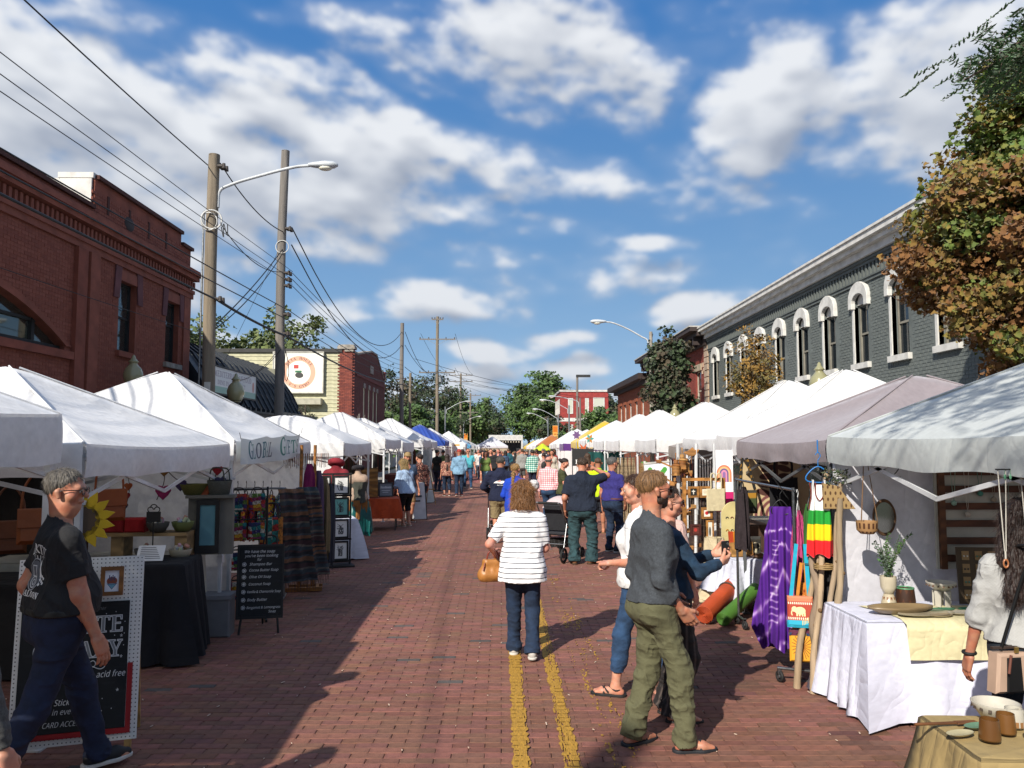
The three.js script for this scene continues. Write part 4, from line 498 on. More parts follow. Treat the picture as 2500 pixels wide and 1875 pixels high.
// s = side of the street (-1 left, 1 right), x = front line, z0 near end, z1 far end, e = eave height, p = peak height, v = valance depth
function tent(label, s, x, z0, z1, e, p, v, col, o = {}) {
  const d = o.depth || 3.0, L = z0 - z1, zc = (z0 + z1) / 2, xc = s * (x + d / 2), t = thing('canopy_tent', label, 'tent', [xc, groundY(zc), zc], 0, o.group || 'market canopies lining the street'), hx = d / 2, hz = L / 2, sd = o.seed || Math.round(z0 * 7 + s * 3), m = tentM(col), N = o.n || 20;
  const can = grid(N, N, (a, b) => { const u = a * 2 - 1, w = b * 2 - 1, q = Math.max(Math.abs(u), Math.abs(w)), k = q ? Math.min(Math.abs(u), Math.abs(w)) / q : 0; let y = p - (p - e) * Math.pow(q, o.pow || 1.0) - (o.sag ?? .1) * sin(PI * Math.pow(q, .8)) * (1 - k * k); y += (o.wr ?? .016) * fbm(u * 3.5 + sd, w * 3.5, sd, 3) * sin(PI * q) - (q > .97 ? .03 * (1 - k * k) : 0); if (q < .06) y -= .03; return [u * hx, y, w * hz, u * hx, w * hz]; });
  // split each cell along the hip lines
  { const ix = [], n = N + 1; for (let j = 0; j < N; j++) for (let i = 0; i < N; i++) { const A = j * n + i, B = A + 1, C = A + n, D = C + 1; if ((i < N / 2) === (j < N / 2)) ix.push(A, D, B, A, C, D); else ix.push(A, C, B, B, C, D); } can.setIndex(ix); can.computeVertexNormals(); }
  raw('canopy', can, m, t); if (N >= 20) { const hp = (a, b) => tube(Array.from({ length: 7 }, (_, i) => { const q = .05 + .95 * i / 6; return [a * hx * q, p - (p - e) * Math.pow(q, o.pow || 1) + .004, b * hz * q]; }), .009, 16, 5); for (const [a, b] of [[-1, 1], [1, 1], [1, -1], [-1, -1]]) obj('seam', hp(a, b), m, t); }
  const vm = o.valance ? tentM(o.valance) : m, sides = [[[-hx, hz], [hx, hz], 0, 1], [[hx, hz], [hx, -hz], 1, 0], [[hx, -hz], [-hx, -hz], 0, -1], [[-hx, -hz], [-hx, hz], -1, 0]];
  sides.forEach(([A, B, nx, nz], si) => {
    if (o.skip && o.skip.includes(si)) return;
    raw('valance', grid(24, 5, (u, w) => { const edge = Math.sin(PI * u), dr = e - .03 * (1 - Math.pow(2 * u - 1, 2)) * (w < .1 ? 1 : .6), f = (.022 * sin(u * 21 + sd + si) + .03 * fbm(u * 6 + si * 3, w * 1.5, sd, 3)) * w * (edge * .8 + .2); return [mix(A[0], B[0], u) + nx * (.012 + f + .01 * sin(w * PI)), dr - v * w - .012 * w * sin(u * 17 + sd), mix(A[1], B[1], u) + nz * (.012 + f + .01 * sin(w * PI)), u * 3, w * v]; }), vm, t);
  });
  const lm = o.legs || legM; for (const [a, b] of [[-1, 1], [1, 1], [1, -1], [-1, -1]]) if (!(o.noleg || []).includes(a + ',' + b)) obj('leg', [box(.042, e - .75, .042, a * (hx - .04), .75 + (e - .75) / 2 - .02, b * (hz - .04)), box(.032, .8, .032, a * (hx - .04), .4, b * (hz - .04)), box(.09, .012, .09, a * (hx - .04), .006, b * (hz - .04)), box(.06, .07, .06, a * (hx - .04), .78, b * (hz - .04))], lm, t);
  if (o.truss !== false) { const tr = []; for (const b of [-1, 1]) { const z = b * (hz - .05); tr.push(beam([-hx, e - .08, z], [0, e - .42, z], .018, .03), beam([-hx, e - .42, z], [0, e - .08, z], .018, .03), beam([0, e - .42, z], [hx, e - .08, z], .018, .03), beam([0, e - .08, z], [hx, e - .42, z], .018, .03)); } for (const a of [-1, 1]) { const X = a * (hx - .05); tr.push(beam([X, e - .08, -hz], [X, e - .42, 0], .018, .03), beam([X, e - .42, -hz], [X, e - .08, 0], .018, .03), beam([X, e - .42, 0], [X, e - .08, hz], .018, .03), beam([X, e - .08, 0], [X, e - .42, hz], .018, .03)); } tr.push(bar([0, e - .1, 0], [0, p - .04, 0], .02)); obj('truss', tr, lm, t); }
  // cloth side walls: 'b' back, 'n' near end, 'f' far end
  for (const w of o.walls || '') {
    const [A, B] = w === 'b' ? [[s * hx, hz], [s * hx, -hz]] : w === 'n' ? [[-hx, hz], [hx, hz]] : [[-hx, -hz], [hx, -hz]], in_ = w === 'b' ? [-s * .05, 0] : [0, w === 'n' ? -.05 : .05];
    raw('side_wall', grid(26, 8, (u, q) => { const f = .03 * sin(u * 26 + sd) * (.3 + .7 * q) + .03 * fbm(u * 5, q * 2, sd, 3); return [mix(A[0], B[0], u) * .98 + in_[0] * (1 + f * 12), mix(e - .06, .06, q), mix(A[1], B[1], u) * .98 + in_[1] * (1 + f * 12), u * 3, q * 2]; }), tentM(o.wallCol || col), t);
  }
  return t;
}
const LAV = [.72, .72, .78];
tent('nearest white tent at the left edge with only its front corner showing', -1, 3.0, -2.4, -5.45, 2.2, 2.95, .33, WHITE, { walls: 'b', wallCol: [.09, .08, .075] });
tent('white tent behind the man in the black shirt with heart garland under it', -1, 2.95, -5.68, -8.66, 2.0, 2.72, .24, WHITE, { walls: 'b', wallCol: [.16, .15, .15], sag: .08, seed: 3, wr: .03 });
tent('bright white peaked tent carrying the lettered gifts banner', -1, 2.95, -8.85, -12.3, 2.03, 2.98, .22, WHITE, { walls: 'bfn', seed: 8, wr: .04, sag: .14 });
tent('flat topped white tent behind the scarf rack', -1, 3.0, -15.2, -18.3, 2.02, 2.58, .25, WHITE, { walls: 'n', sag: -.08, seed: 5, wr: .04, pow: 1.25 });
tent('white peaked tent with grey shaded valance over the orange table', -1, 3.0, -20.6, -23.7, 2.12, 2.9, .26, WHITE, { seed: 6 });
tent('white tent with a crumpled valance behind the cap wearing man', -1, 3.0, -24.2, -27.2, 2.05, 2.85, .3, WHITE, { seed: 7, wr: .05 });
tent('white steep tent between the crumpled tent and the blue one', -1, 3.0, -30.6, -33.7, 2.15, 3.05, .28, WHITE, { seed: 17 });
tent('white low tent hidden beside the steep one', -1, 3.0, -34.0, -37.0, 2.1, 2.75, .28, WHITE, { seed: 18, n: 10 });
tent('vivid blue tent in the far row', -1, 3.0, -42.4, -45.4, 2.2, 3.15, .26, [.012, .07, .42], { seed: 19, n: 12 });
tent('white tent just past the blue one with a maple leaf banner', -1, 3.0, -48.5, -51.5, 2.2, 3.15, .26, WHITE, { seed: 20, n: 12 });
tent('large white tent in the far row before the pale blue one', -1, 3.0, -66, -69.2, 2.35, 3.45, .3, WHITE, { seed: 21, n: 10, walls: 'f' });
tent('pale blue tent far down the left row', -1, 3.0, -76, -79, 2.3, 3.2, .28, [.12, .42, .68], { seed: 22, n: 8, truss: false });
tent('grey tent far down the left row', -1, 3.0, -88, -91, 2.3, 3.2, .28, [.45, .46, .46], { seed: 23, n: 8, truss: false });
tent('pale grey tent last but one of the left row', -1, 3.0, -98, -101, 2.3, 3.2, .28, [.6, .6, .6], { seed: 24, n: 8, truss: false });
tent('small white tent at the end of the left row', -1, 3.0, -108, -111, 2.3, 3.1, .28, WHITE, { seed: 25, n: 8, truss: false });
tent('broad lavender white tent standing crosswise left of the stage', -1, -.9, -116, -119, 2.5, 3.9, .3, LAV, { depth: 4.6, seed: 26, n: 8, truss: false, walls: 'n', wallCol: [.5, .42, .3] });
// right side, from the nearest
tent('nearest silver grey canopy with leaf shadows over the pottery stall', 1, 2.78, -3.6, -6.75, 2.06, 2.82, .22, [.58, .62, .61], { seed: 31, legs: legM, noleg: ['-1,1'], walls: 'bf', wallCol: LAV, sag: .06 });
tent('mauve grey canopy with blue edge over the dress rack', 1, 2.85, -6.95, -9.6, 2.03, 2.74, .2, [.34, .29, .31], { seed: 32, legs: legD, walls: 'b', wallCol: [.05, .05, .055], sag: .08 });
tent('tall white peaked tent behind the mauve canopy', 1, 3.25, -9.75, -12.0, 2.12, 3.05, .26, WHITE, { seed: 33, sag: .1 });
tent('broad white tent with open truss beside the wooden chimes', 1, 3.45, -12.15, -15.1, 2.1, 3.12, .2, WHITE, { seed: 34, wr: .03 });
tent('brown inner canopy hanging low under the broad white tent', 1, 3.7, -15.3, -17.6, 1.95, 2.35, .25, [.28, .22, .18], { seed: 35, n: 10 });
tent('white tent with a bright near wall behind the man in the purple polo', 1, 3.5, -18.05, -20.85, 2.1, 3.05, .3, WHITE, { seed: 36 });
tent('white tent with hanging cloth behind the neon yellow shirt', 1, 3.5, -23.7, -26.7, 2.1, 3.1, .32, WHITE, { seed: 37, walls: 'b' });
tent('white tent second behind the neon yellow shirt', 1, 3.5, -27.4, -30.4, 2.1, 3.1, .32, WHITE, { seed: 38 });
tent('white tent beside the yellow one with flower pinwheels', 1, 3.5, -33.2, -36.2, 2.15, 3.05, .3, WHITE, { seed: 39, n: 12 });
tent('yellow tent in the far right row', 1, 3.5, -37, -40.2, 2.1, 3.15, .3, [.75, .52, .02], { seed: 40, n: 12 });
tent('white tent with a purple valance in the far right row', 1, 3.5, -45.2, -48.2, 2.1, 2.95, .42, WHITE, { seed: 41, n: 12, valance: [.12, .03, .25] });
tent('white peaked tent past the purple valance', 1, 3.5, -51.4, -54.4, 2.2, 3.2, .3, WHITE, { seed: 42, n: 10, walls: 'n' });
tent('twin white peaked tent farther past the purple valance', 1, 3.5, -55.5, -58.5, 2.2, 3.2, .3, WHITE, { seed: 43, n: 10 });
tent('orange and black tent far down the right row', 1, 3.5, -78, -82, 2.3, 3.4, .5, [.5, .15, .02], { seed: 44, n: 8, valance: [.02, .02, .022], truss: false, walls: 'n', wallCol: [.02, .02, .022] });
tent('white tent beyond the orange and black one', 1, 3.4, -86, -89, 2.3, 3.3, .3, WHITE, { seed: 45, n: 8, truss: false });
tent('white tent second beyond the orange and black one', 1, 3.3, -93, -96, 2.3, 3.3, .3, WHITE, { seed: 46, n: 8, truss: false });
tent('white tent third beyond the orange and black one', 1, 3.2, -102, -105, 2.3, 3.3, .3, WHITE, { seed: 47, n: 8, truss: false });
tent('small yellow tent at the end of the right row', 1, 3.1, -112, -115, 2.3, 3.3, .3, [.72, .5, .05], { seed: 48, n: 8, truss: false });
// ================= figures: bones with radii, joined by a smooth minimum and meshed as one surface =================
function surfaceNet(f, lo, hi, c) {
  const nx = Math.ceil((hi[0] - lo[0]) / c) + 2, ny = Math.ceil((hi[1] - lo[1]) / c) + 2, nz = Math.ceil((hi[2] - lo[2]) / c) + 2, B = 5, val = new Float32Array(nx * ny * nz), rad = B * c * .87 * 1.35 + .01;
  for (let k0 = 0; k0 < nz; k0 += B) for (let j0 = 0; j0 < ny; j0 += B) for (let i0 = 0; i0 < nx; i0 += B) {
    const m = f(lo[0] + (i0 + (B - 1) / 2) * c, lo[1] + (j0 + (B - 1) / 2) * c, lo[2] + (k0 + (B - 1) / 2) * c), sk = Math.abs(m) > rad, k1 = Math.min(nz, k0 + B), j1 = Math.min(ny, j0 + B), i1 = Math.min(nx, i0 + B);
    for (let k = k0; k < k1; k++) for (let j = j0; j < j1; j++) for (let i = i0; i < i1; i++) val[(k * ny + j) * nx + i] = sk ? m : f(lo[0] + i * c, lo[1] + j * c, lo[2] + k * c);
  }
  const id = new Int32Array(nx * ny * nz).fill(-1), P = [], N = [], ix = [], o = [0, 1, nx, nx + 1, nx * ny, nx * ny + 1, nx * ny + nx, nx * ny + nx + 1], E = [[0, 1], [0, 2], [0, 4], [1, 3], [1, 5], [2, 3], [2, 6], [3, 7], [4, 5], [4, 6], [5, 7], [6, 7]];
  for (let k = 0; k < nz - 1; k++) for (let j = 0; j < ny - 1; j++) for (let i = 0; i < nx - 1; i++) {
    const b = (k * ny + j) * nx + i; let mask = 0; for (let q = 0; q < 8; q++) if (val[b + o[q]] < 0) mask |= 1 << q; if (mask === 0 || mask === 255) continue;
    let x = 0, y = 0, z = 0, n = 0; for (const [p, q] of E) { const s = (mask >> p) & 1, t = (mask >> q) & 1; if (s === t) continue; const u = val[b + o[p]], v = val[b + o[q]], w = u / (u - v); x += mix(p & 1, q & 1, w); y += mix((p >> 1) & 1, (q >> 1) & 1, w); z += mix(p >> 2, q >> 2, w); n++; }
    const X = lo[0] + (i + x / n) * c, Y = lo[1] + (j + y / n) * c, Z = lo[2] + (k + z / n) * c, h = c * .5; id[b] = P.length / 3; P.push(X, Y, Z);
    const gx = f(X + h, Y, Z) - f(X - h, Y, Z), gy = f(X, Y + h, Z) - f(X, Y - h, Z), gz = f(X, Y, Z + h) - f(X, Y, Z - h), l = Math.hypot(gx, gy, gz) || 1; N.push(gx / l, gy / l, gz / l);
  }
  const quad = (a, b, d, e, flip) => { if (a < 0 || b < 0 || d < 0 || e < 0) return; if (flip) ix.push(a, d, b, b, d, e); else ix.push(a, b, d, b, e, d); };
  for (let k = 1; k < nz - 1; k++) for (let j = 1; j < ny - 1; j++) for (let i = 1; i < nx - 1; i++) {
    const b = (k * ny + j) * nx + i, s = val[b] < 0;
    if (s !== val[b + 1] < 0) quad(id[b - nx - nx * ny], id[b - nx * ny], id[b - nx], id[b], !s);
    if (s !== val[b + nx] < 0) quad(id[b - 1 - nx * ny], id[b - nx * ny], id[b - 1], id[b], s);
    if (s !== val[b + nx * ny] < 0) quad(id[b - 1 - nx], id[b - nx], id[b - 1], id[b], !s);
  }
  const g = new THREE.BufferGeometry(); g.setAttribute('position', new THREE.Float32BufferAttribute(P, 3)); g.setAttribute('normal', new THREE.Float32BufferAttribute(N, 3)); g.setAttribute('uv', new THREE.Float32BufferAttribute(new Float32Array(P.length / 3 * 2), 2)); g.setIndex(ix); return g;
}
// primitives: [ax, ay, az, bx, by, bz, ra, rb, k]
function field(pr) {
  const n = pr.length, F = new Float64Array(n * 11);
  pr.forEach((p, i) => { const dx = p[3] - p[0], dy = p[4] - p[1], dz = p[5] - p[2]; F.set([p[0], p[1], p[2], dx, dy, dz, 1 / Math.max(dx * dx + dy * dy + dz * dz, 1e-9), p[6], p[7], p[8] || .02, 0], i * 11); });
  return (x, y, z) => { let d = 1e3; for (let i = 0; i < n * 11; i += 11) { const px = x - F[i], py = y - F[i + 1], pz = z - F[i + 2], dx = F[i + 3], dy = F[i + 4], dz = F[i + 5]; let h = (px * dx + py * dy + pz * dz) * F[i + 6]; h = h < 0 ? 0 : h > 1 ? 1 : h; const ex = px - dx * h, ey = py - dy * h, ez = pz - dz * h, e = Math.sqrt(ex * ex + ey * ey + ez * ez) - (F[i + 7] + (F[i + 8] - F[i + 7]) * h), k = F[i + 9]; const t = k - Math.abs(d - e); d = (d < e ? d : e) - (t > 0 ? t * t / (4 * k) : 0); } return d; };
}
function bounds(pr, pad = .02) { const lo = [9, 9, 9], hi = [-9, -9, -9]; for (const p of pr) for (let a = 0; a < 3; a++) { lo[a] = Math.min(lo[a], p[a] - p[6] - pad, p[a + 3] - p[7] - pad); hi[a] = Math.max(hi[a], p[a] + p[6] + pad, p[a + 3] + p[7] + pad); } return [lo, hi]; }
function ik(a, t, l1, l2, pole) { const A = v3(a), T_ = v3(t), d = T_.clone().sub(A); let L = d.length(); const m = (l1 + l2) * .995; if (L > m) { d.multiplyScalar(m / L); L = m; T_.copy(A).add(d); } const u = d.clone().normalize(), x = (l1 * l1 - l2 * l2 + L * L) / (2 * L), h = Math.sqrt(Math.max(0, l1 * l1 - x * x)), p = v3(pole); p.addScaledVector(u, -p.dot(u)).normalize(); return [A.clone().addScaledVector(u, x).addScaledVector(p, h).toArray(), T_.toArray()]; }
const SKIN = { light: [.58, .31, .21], tan: [.50, .25, .155], pink: [.60, .30, .22], deep: [.22, .11, .07] };
const skinM = n => M(SKIN[n] || n, .55, { map: rep(T.skin, 4), bumpMap: T.bumpFine, bumpScale: .0008, key: 'skin' + n });
T.hair = tex(128, (u, v) => { const a = .72 + .22 * pvn(u * 64, v * 4, 64) + .16 * pvn(u * 32, v * 8, 32); return [a, a, a]; });
const hairM = c => M(c, .6, { map: rep(T.hair, 6, 2), bumpMap: rep(T.hair, 6, 2), bumpScale: .004, key: 'hair' + c });
const denim = c => M(c, .9, { map: rep(T.denim, 3), bumpMap: rep(T.denim, 3), bumpScale: .0015, key: 'denim' + c });
const knit = c => M(c, .95, { map: rep(T.heather, 3), bumpMap: rep(T.bumpFine, 2), bumpScale: .001, key: 'knit' + c });
const tee = c => M(c, .92, { map: rep(T.cloth, 1), bumpMap: rep(T.crease, 1.5), bumpScale: .012, key: 'tee' + c });

const strandG = (() => { const g = new THREE.ConeGeometry(.5, 1, 4, 3, true); g.translate(0, .5, 0); const p = g.attributes.position; for (let i = 0; i < p.count; i++) { const y = p.getY(i); p.setX(i, p.getX(i) * .0011); p.setZ(i, p.getZ(i) * .0011); p.setY(i, y); } g.computeVertexNormals(); return g; })();
function strands(hm, c, H, len, crown, root) {                // single hairs lying along the surface
  const g = hm.geometry.attributes, n = c.strands || 4200, r = rng(fl(H * 1000) + n), I = new THREE.InstancedMesh(strandG, M('#ffffff', .5, { key: 'strand' }), n), up_ = V3(0, 1, 0), P = V3(), N = V3(), D = V3(), Q = new THREE.Quaternion(), m4 = new THREE.Matrix4(), base = new THREE.Color(c.c), cc = new THREE.Color(), tris = g.position.count / 3; I.name = 'hair_strands'; I.userData.kind = 'stuff';
  for (let i = 0; i < n; i++) { const k = fl(r() * tris) * 3 + fl(r() * 3); P.fromBufferAttribute(g.position, k); N.fromBufferAttribute(g.normal, k); D.set(P.x - crown[0], P.y - crown[1], P.z - crown[2]).normalize().multiplyScalar(.8); D.y -= .45; D.x += (r() - .5) * .5; D.z += (r() - .5) * .5; D.addScaledVector(N, -D.dot(N)).normalize().addScaledVector(N, .06 + .2 * r()).normalize(); Q.setFromUnitVectors(up_, D); const L = len * H * (.5 + .8 * r()); m4.compose(P.addScaledVector(N, -.002), Q, V3(.8 + r() * .5, L, .8 + r() * .5)); I.setMatrixAt(i, m4); const q = .6 + .8 * r(); I.setColorAt(i, cc.copy(base).multiplyScalar(q)); }
  I.castShadow = I.receiveShadow = true; root.add(I);
}
/* person options: H height, w width factor, fem, belly, feet {L:[x,z,turn,lift],R}, L/R wrist targets in fractions of H, lean, twist, head [yaw, pitch],
   shirt {m, sleeve 0..2, hem, loose, neck, flare}, pants {m, len 0..2, loose, flare}, skirt {m, len, r}, shoe {m, sole, sandal}, hair {style, c}, hand poses, res */
function person(label, x, z, turn, o) {
  const H = o.H || 1.7, W = o.w || 1, fem = o.fem ? 1 : 0, q = o.res || .012, root = thing('person', label, 'person', [x, groundY(z), z], turn, o.group);
  const hs = fem ? .93 : 1, lean = o.lean || 0, tw = o.twist || 0, J = { H, root };
  const bend = ([a, b, c]) => { const y = b - .53 * H, t = clamp((b / H - .53) / .28), A = tw * t, X = a * cos(A) + c * sin(A), Z = -a * sin(A) + c * cos(A), yy = y * cos(lean) - Z * sin(lean) * t, zz = Z * (1 - t + t * cos(lean)) + y * sin(lean); return [X + (o.shift || 0) * H * (1 - b / H), yy + .53 * H, zz]; };
  const S = (a, b, c) => bend([a * H, b * H, c * H]);
  const P = { torso: [], leg: { L: [], R: [] }, arm: { L: [], R: [] } }, cap = (a, b, ra, rb, k = .02) => [...a, ...b, ra * H, rb * H, k * H];
  const bel = o.belly || 0, wide = W;
  P.torso.push(cap(S(-.043 * wide, .52, -.004), S(.043 * wide, .52, -.004), .064 + fem * .004, .064 + fem * .004, .05), cap(S(-.03 * wide, .60, 0), S(.03 * wide, .60, 0), .056 * (fem ? .96 : 1), .056 * (fem ? .96 : 1), .05), cap(S(-.048 * wide * hs, .70, .002), S(.048 * wide * hs, .70, .002), .060, .060, .05), cap(S(-.070 * wide * hs, .775, -.006), S(.070 * wide * hs, .775, -.006), .038, .038, .04), cap(S(0, .79, -.012), S(0, .85, -.004), .044, .030, .04), cap(S(-.04, .50, -.03), S(.04, .50, -.03), .052, .052, .03));
  if (bel) P.torso.push(cap(S(-.03, .60, .03), S(.03, .60, .03), .05 + bel, .05 + bel, .05), cap(S(-.05, .58, -.01), S(.05, .58, -.01), .05 + bel * .6, .05 + bel * .6, .05));
  if (fem) P.torso.push(cap(S(-.045, .715, .04), S(.045, .715, .04), .036, .036, .03));
  for (const s of ['L', 'R']) {
    const g = s === 'L' ? 1 : -1, ft = (o.feet || {})[s] || [g * .06, 0, g * .15, 0], hip = S(g * .048 * wide, .50, 0), ank = [ft[0] * H, (.045 + (ft[3] || 0)) * H, ft[1] * H], [kn, an] = ik(hip, ank, .235 * H, .232 * H, [sin(ft[2]), 0, cos(ft[2])]);
    J['hip' + s] = hip; J['knee' + s] = kn; J['ankle' + s] = an; J['foot' + s] = ft[2];
    P.leg[s].push(cap(hip, kn, .050 * Math.sqrt(wide), .033, .03), cap(kn, an, .032, .021, .02), cap([mix(kn[0], an[0], .12), mix(kn[1], an[1], .12), mix(kn[2], an[2], .12) - .012 * H], [mix(kn[0], an[0], .5), mix(kn[1], an[1], .5), mix(kn[2], an[2], .5) - .01 * H], .03, .024, .02));
    const sh = S(g * (.100 * wide * hs), .785, -.006), tgt = o[s], wr = tgt ? bend(tgt.slice(0, 3).map(v => v * H)) : S(g * .15 * wide, .475, .035), pole = tgt && tgt[3] ? tgt[3] : [g * .4, -.2, -1], [el, wri] = ik(sh, wr, .172 * H, .148 * H, pole);
    J['sh' + s] = sh; J['el' + s] = el; J['wr' + s] = wri; const ab = fem ? .88 : 1;
    P.arm[s].push(cap(sh, el, .0305 * ab * (1 + (W - 1) * .6), .026 * ab * (1 + (W - 1) * .4), .03), cap(el, wri, .026 * ab * (1 + (W - 1) * .4), .0165 * ab, .015));
  }
  const hd = S(0, .855, 0), [hy, hp] = o.head || [0, 0], HD = ([a, b, c]) => { let X = a * 1.07, Y = (b - .855) * 1.06, Z = c * 1.07; let y2 = Y * cos(hp) - Z * sin(hp), z2 = Y * sin(hp) + Z * cos(hp); const A = hy + tw; return [hd[0] + (X * cos(A) + z2 * sin(A)) * H, hd[1] + y2 * H, hd[2] + (-X * sin(A) + z2 * cos(A)) * H]; }, h = (a, b, ra, rb = ra, k = .012) => cap(HD(a), HD(b), ra, rb, k);
  J.HD = HD; J.S = S; J.bend = bend;
  const headP = [h([0, .948, -.012], [0, .95, .004], .046, .0455, .02), h([0, .925, .018], [0, .888, .03], .034, .0185, .02), h([-.02, .893, .012], [.02, .893, .012], .0185, .0185, .02), h([0, .86, -.006], [0, .905, -.012], .032 * (fem ? .86 : 1.02), .033 * (fem ? .9 : 1), .02), h([0, .932, .05], [0, .917, .061], .0055, .0085, .008), h([-.02, .9405, .0435], [.02, .9405, .0435], .0105, .0105, .012), h([-.011, .9, .0475], [.011, .9, .0475], .0058, .0058, .006), h([-.029, .917, .028], [.029, .917, .028], .0165, .0165, .015), h([-.049, .93, -.004], [-.0475, .915, .0], .0095, .007, .006), h([.049, .93, -.004], [.0475, .915, .0], .0095, .007, .006)];
  if (o.chin) headP.push(h([0, .875, .012], [0, .87, .0], .03, .03, .02));
  const sock = [HD([-.018, .931, .058]), HD([.018, .931, .058])], hf0 = field(headP), hf = (a, b, c) => { let d = hf0(a, b, c); for (const s of sock) { const e = .0095 * H - Math.hypot(a - s[0], b - s[1], c - s[2]); if (e > d) d = e; } return d; };
  // hands
  const hands = {};
  for (const s of ['L', 'R']) {
    const g = s === 'L' ? 1 : -1, e = v3(J['el' + s]), w = v3(J['wr' + s]), mode = (o.hand || {})[s] || 'relaxed', d = w.clone().sub(e).normalize(), ref = (o.palm || {})[s] ? v3(o.palm[s]) : V3(-g, 0, .15), n = ref.addScaledVector(d, -ref.dot(d)).normalize(), t = d.clone().cross(n).multiplyScalar(-g).normalize(), A = [];   // n: out of the palm, t: towards the thumb
    const pt = (a, b, c) => w.clone().addScaledVector(d, a * H).addScaledVector(t, b * H).addScaledVector(n, c * H);
    const curl = mode === 'fist' ? 1.25 : mode === 'grip' ? .95 : mode === 'flat' ? .08 : mode === 'point' ? 1.2 : .38, seg = (p, q, r0, r1, k = .004) => A.push([...p.toArray(), ...q.toArray(), r0 * H, r1 * H, k * H]);
    seg(w.clone().addScaledVector(d, -.03 * H), pt(.005, 0, 0), .0165 * (fem ? .88 : 1), .016 * (fem ? .88 : 1), .01);
    [[.0165, .050, .95], [.0055, .053, 1.05], [-.0055, .051, .98], [-.016, .047, .78]].forEach(([off, L, fl_], i) => {
      const base = pt(L, off, 0); seg(pt(.004, off * .7, 0), base, .0105, .0078, .006); let p = base, a = mode === 'point' && i === 0 ? .05 : curl * (.75 + .12 * i) * .6, dir;
      [.023, .0165, .012].forEach((l, j) => { dir = d.clone().multiplyScalar(cos(a)).addScaledVector(n, sin(a)); const nx_ = p.clone().addScaledVector(dir, l * fl_ * H).addScaledVector(t, off * .06 * H); seg(p, nx_, .0058 - j * .0005, .0053 - j * .0006, .0025); p = nx_; a += mode === 'point' && i === 0 ? .04 : curl; });
    });
    const tb = pt(.012, .014, .004), t1 = pt(.034, .030, .010 + curl * .006), t2 = pt(.05, .034, .016 + curl * .012), t3 = pt(.064, .032 - curl * .006, .02 + curl * .016); seg(tb, t1, .010, .0075, .006); seg(t1, t2, .0068, .006, .003); seg(t2, t3, .006, .005, .003);
    hands[s] = A; J['palm' + s] = pt(.045, 0, .012).toArray();
  }
  J.hands = hands;
  // feet
  const feetP = {}; for (const s of ['L', 'R']) { const a = J['ankle' + s], u = [sin(J['foot' + s]), cos(J['foot' + s])], pit = ((o.feet || {})[s] || [])[4] || 0, F = (f, y, w_ = 0) => [a[0] + u[0] * f * H + u[1] * w_ * H, a[1] + (y - .045 + f * pit) * H, a[2] + u[1] * f * H - u[0] * w_ * H]; J['F' + s] = F; feetP[s] = [cap(a, F(0, .03), .021, .02, .015), cap(F(-.022, .018), F(.06, .02), .019, .019, .02), cap(F(.06, .018, -.01), F(.098, .012, -.008), .017, .011, .012), cap(F(.06, .018, .01), F(.09, .012, .012), .015, .010, .012)]; }
  // ---- body
  const all = [...P.torso, ...P.arm.L, ...P.arm.R, ...P.leg.L, ...P.leg.R, ...feetP.L, ...feetP.R, cap(HD([0, .855, -.006]), HD([0, .90, -.01]), .028, .03)], bf = field(all.map(p => { const c = p.slice(); c[6] -= .001; c[7] -= .001; return c; }));
  const geos = [surfaceNet(bf, ...bounds(all, .03), q * 1.15), surfaceNet(hf, ...bounds(headP, .012), o.hres || Math.min(q * .55, .012))];
  if (!o.nohands) for (const s of ['L', 'R']) geos.push(surfaceNet(field(hands[s]), ...bounds(hands[s], .008), o.handres || .0045));
  obj('body', geos, skinM(o.skin || 'light'), root);
  // ---- clothes
  const grow = (l, d, kx = 0) => l.map(p => { const c = p.slice(); c[6] += d; c[7] += d; if (kx) c[8] += kx; return c; });
  const garment = (name, f, prims, mat, cell = q) => obj(name, surfaceNet(f, ...bounds(prims, .035), cell), mat, root);
  const fold = (amp, fy, sd) => (a, b, c) => amp * (.7 * vn(a * 7 + sd, b * fy + a * 4, c * 7) + 1.5 * (Math.abs(vn(a * 9 + b * 4, b * fy * 1.3 - a * 6 + sd, c * 9)) - .35) + .55 * (Math.abs(vn(a * 21 - b * 7, b * fy * 2.6 + c * 9, c * 21 + sd)) - .35));
  const sleeveCut = (s, k) => { const A = v3(k <= 1 ? J['sh' + s] : J['el' + s]), B = v3(k <= 1 ? J['el' + s] : J['wr' + s]), t = k <= 1 ? k : k - 1, e = A.clone().lerp(B, t), d = B.sub(A).normalize(); return [e, d]; };
  const sd0 = Math.abs(x * 13 + z * 7) % 50;
  const top = (name, c) => {
    const lo = c.loose ?? .012, tp = grow(P.torso.slice(), lo), pr = tp.concat(c.flare ? [cap(S(-.045 * wide, .6, 0), S(-.05 * wide, c.hem - .01, -.005), .055 + c.flare * .3, .066 + c.flare, .05), cap(S(.045 * wide, .6, 0), S(.05 * wide, c.hem - .01, -.005), .055 + c.flare * .3, .066 + c.flare, .05)] : [cap(S(-.04 * wide, .53, 0), S(.04 * wide, .53, 0), .066 + lo / H, .066 + lo / H, .04)]);
    const tf = field(pr), arms = [], slv = c.sleeve ?? .5, fo = fold(c.fold ?? .008, c.fy || 6, sd0), sf = [];
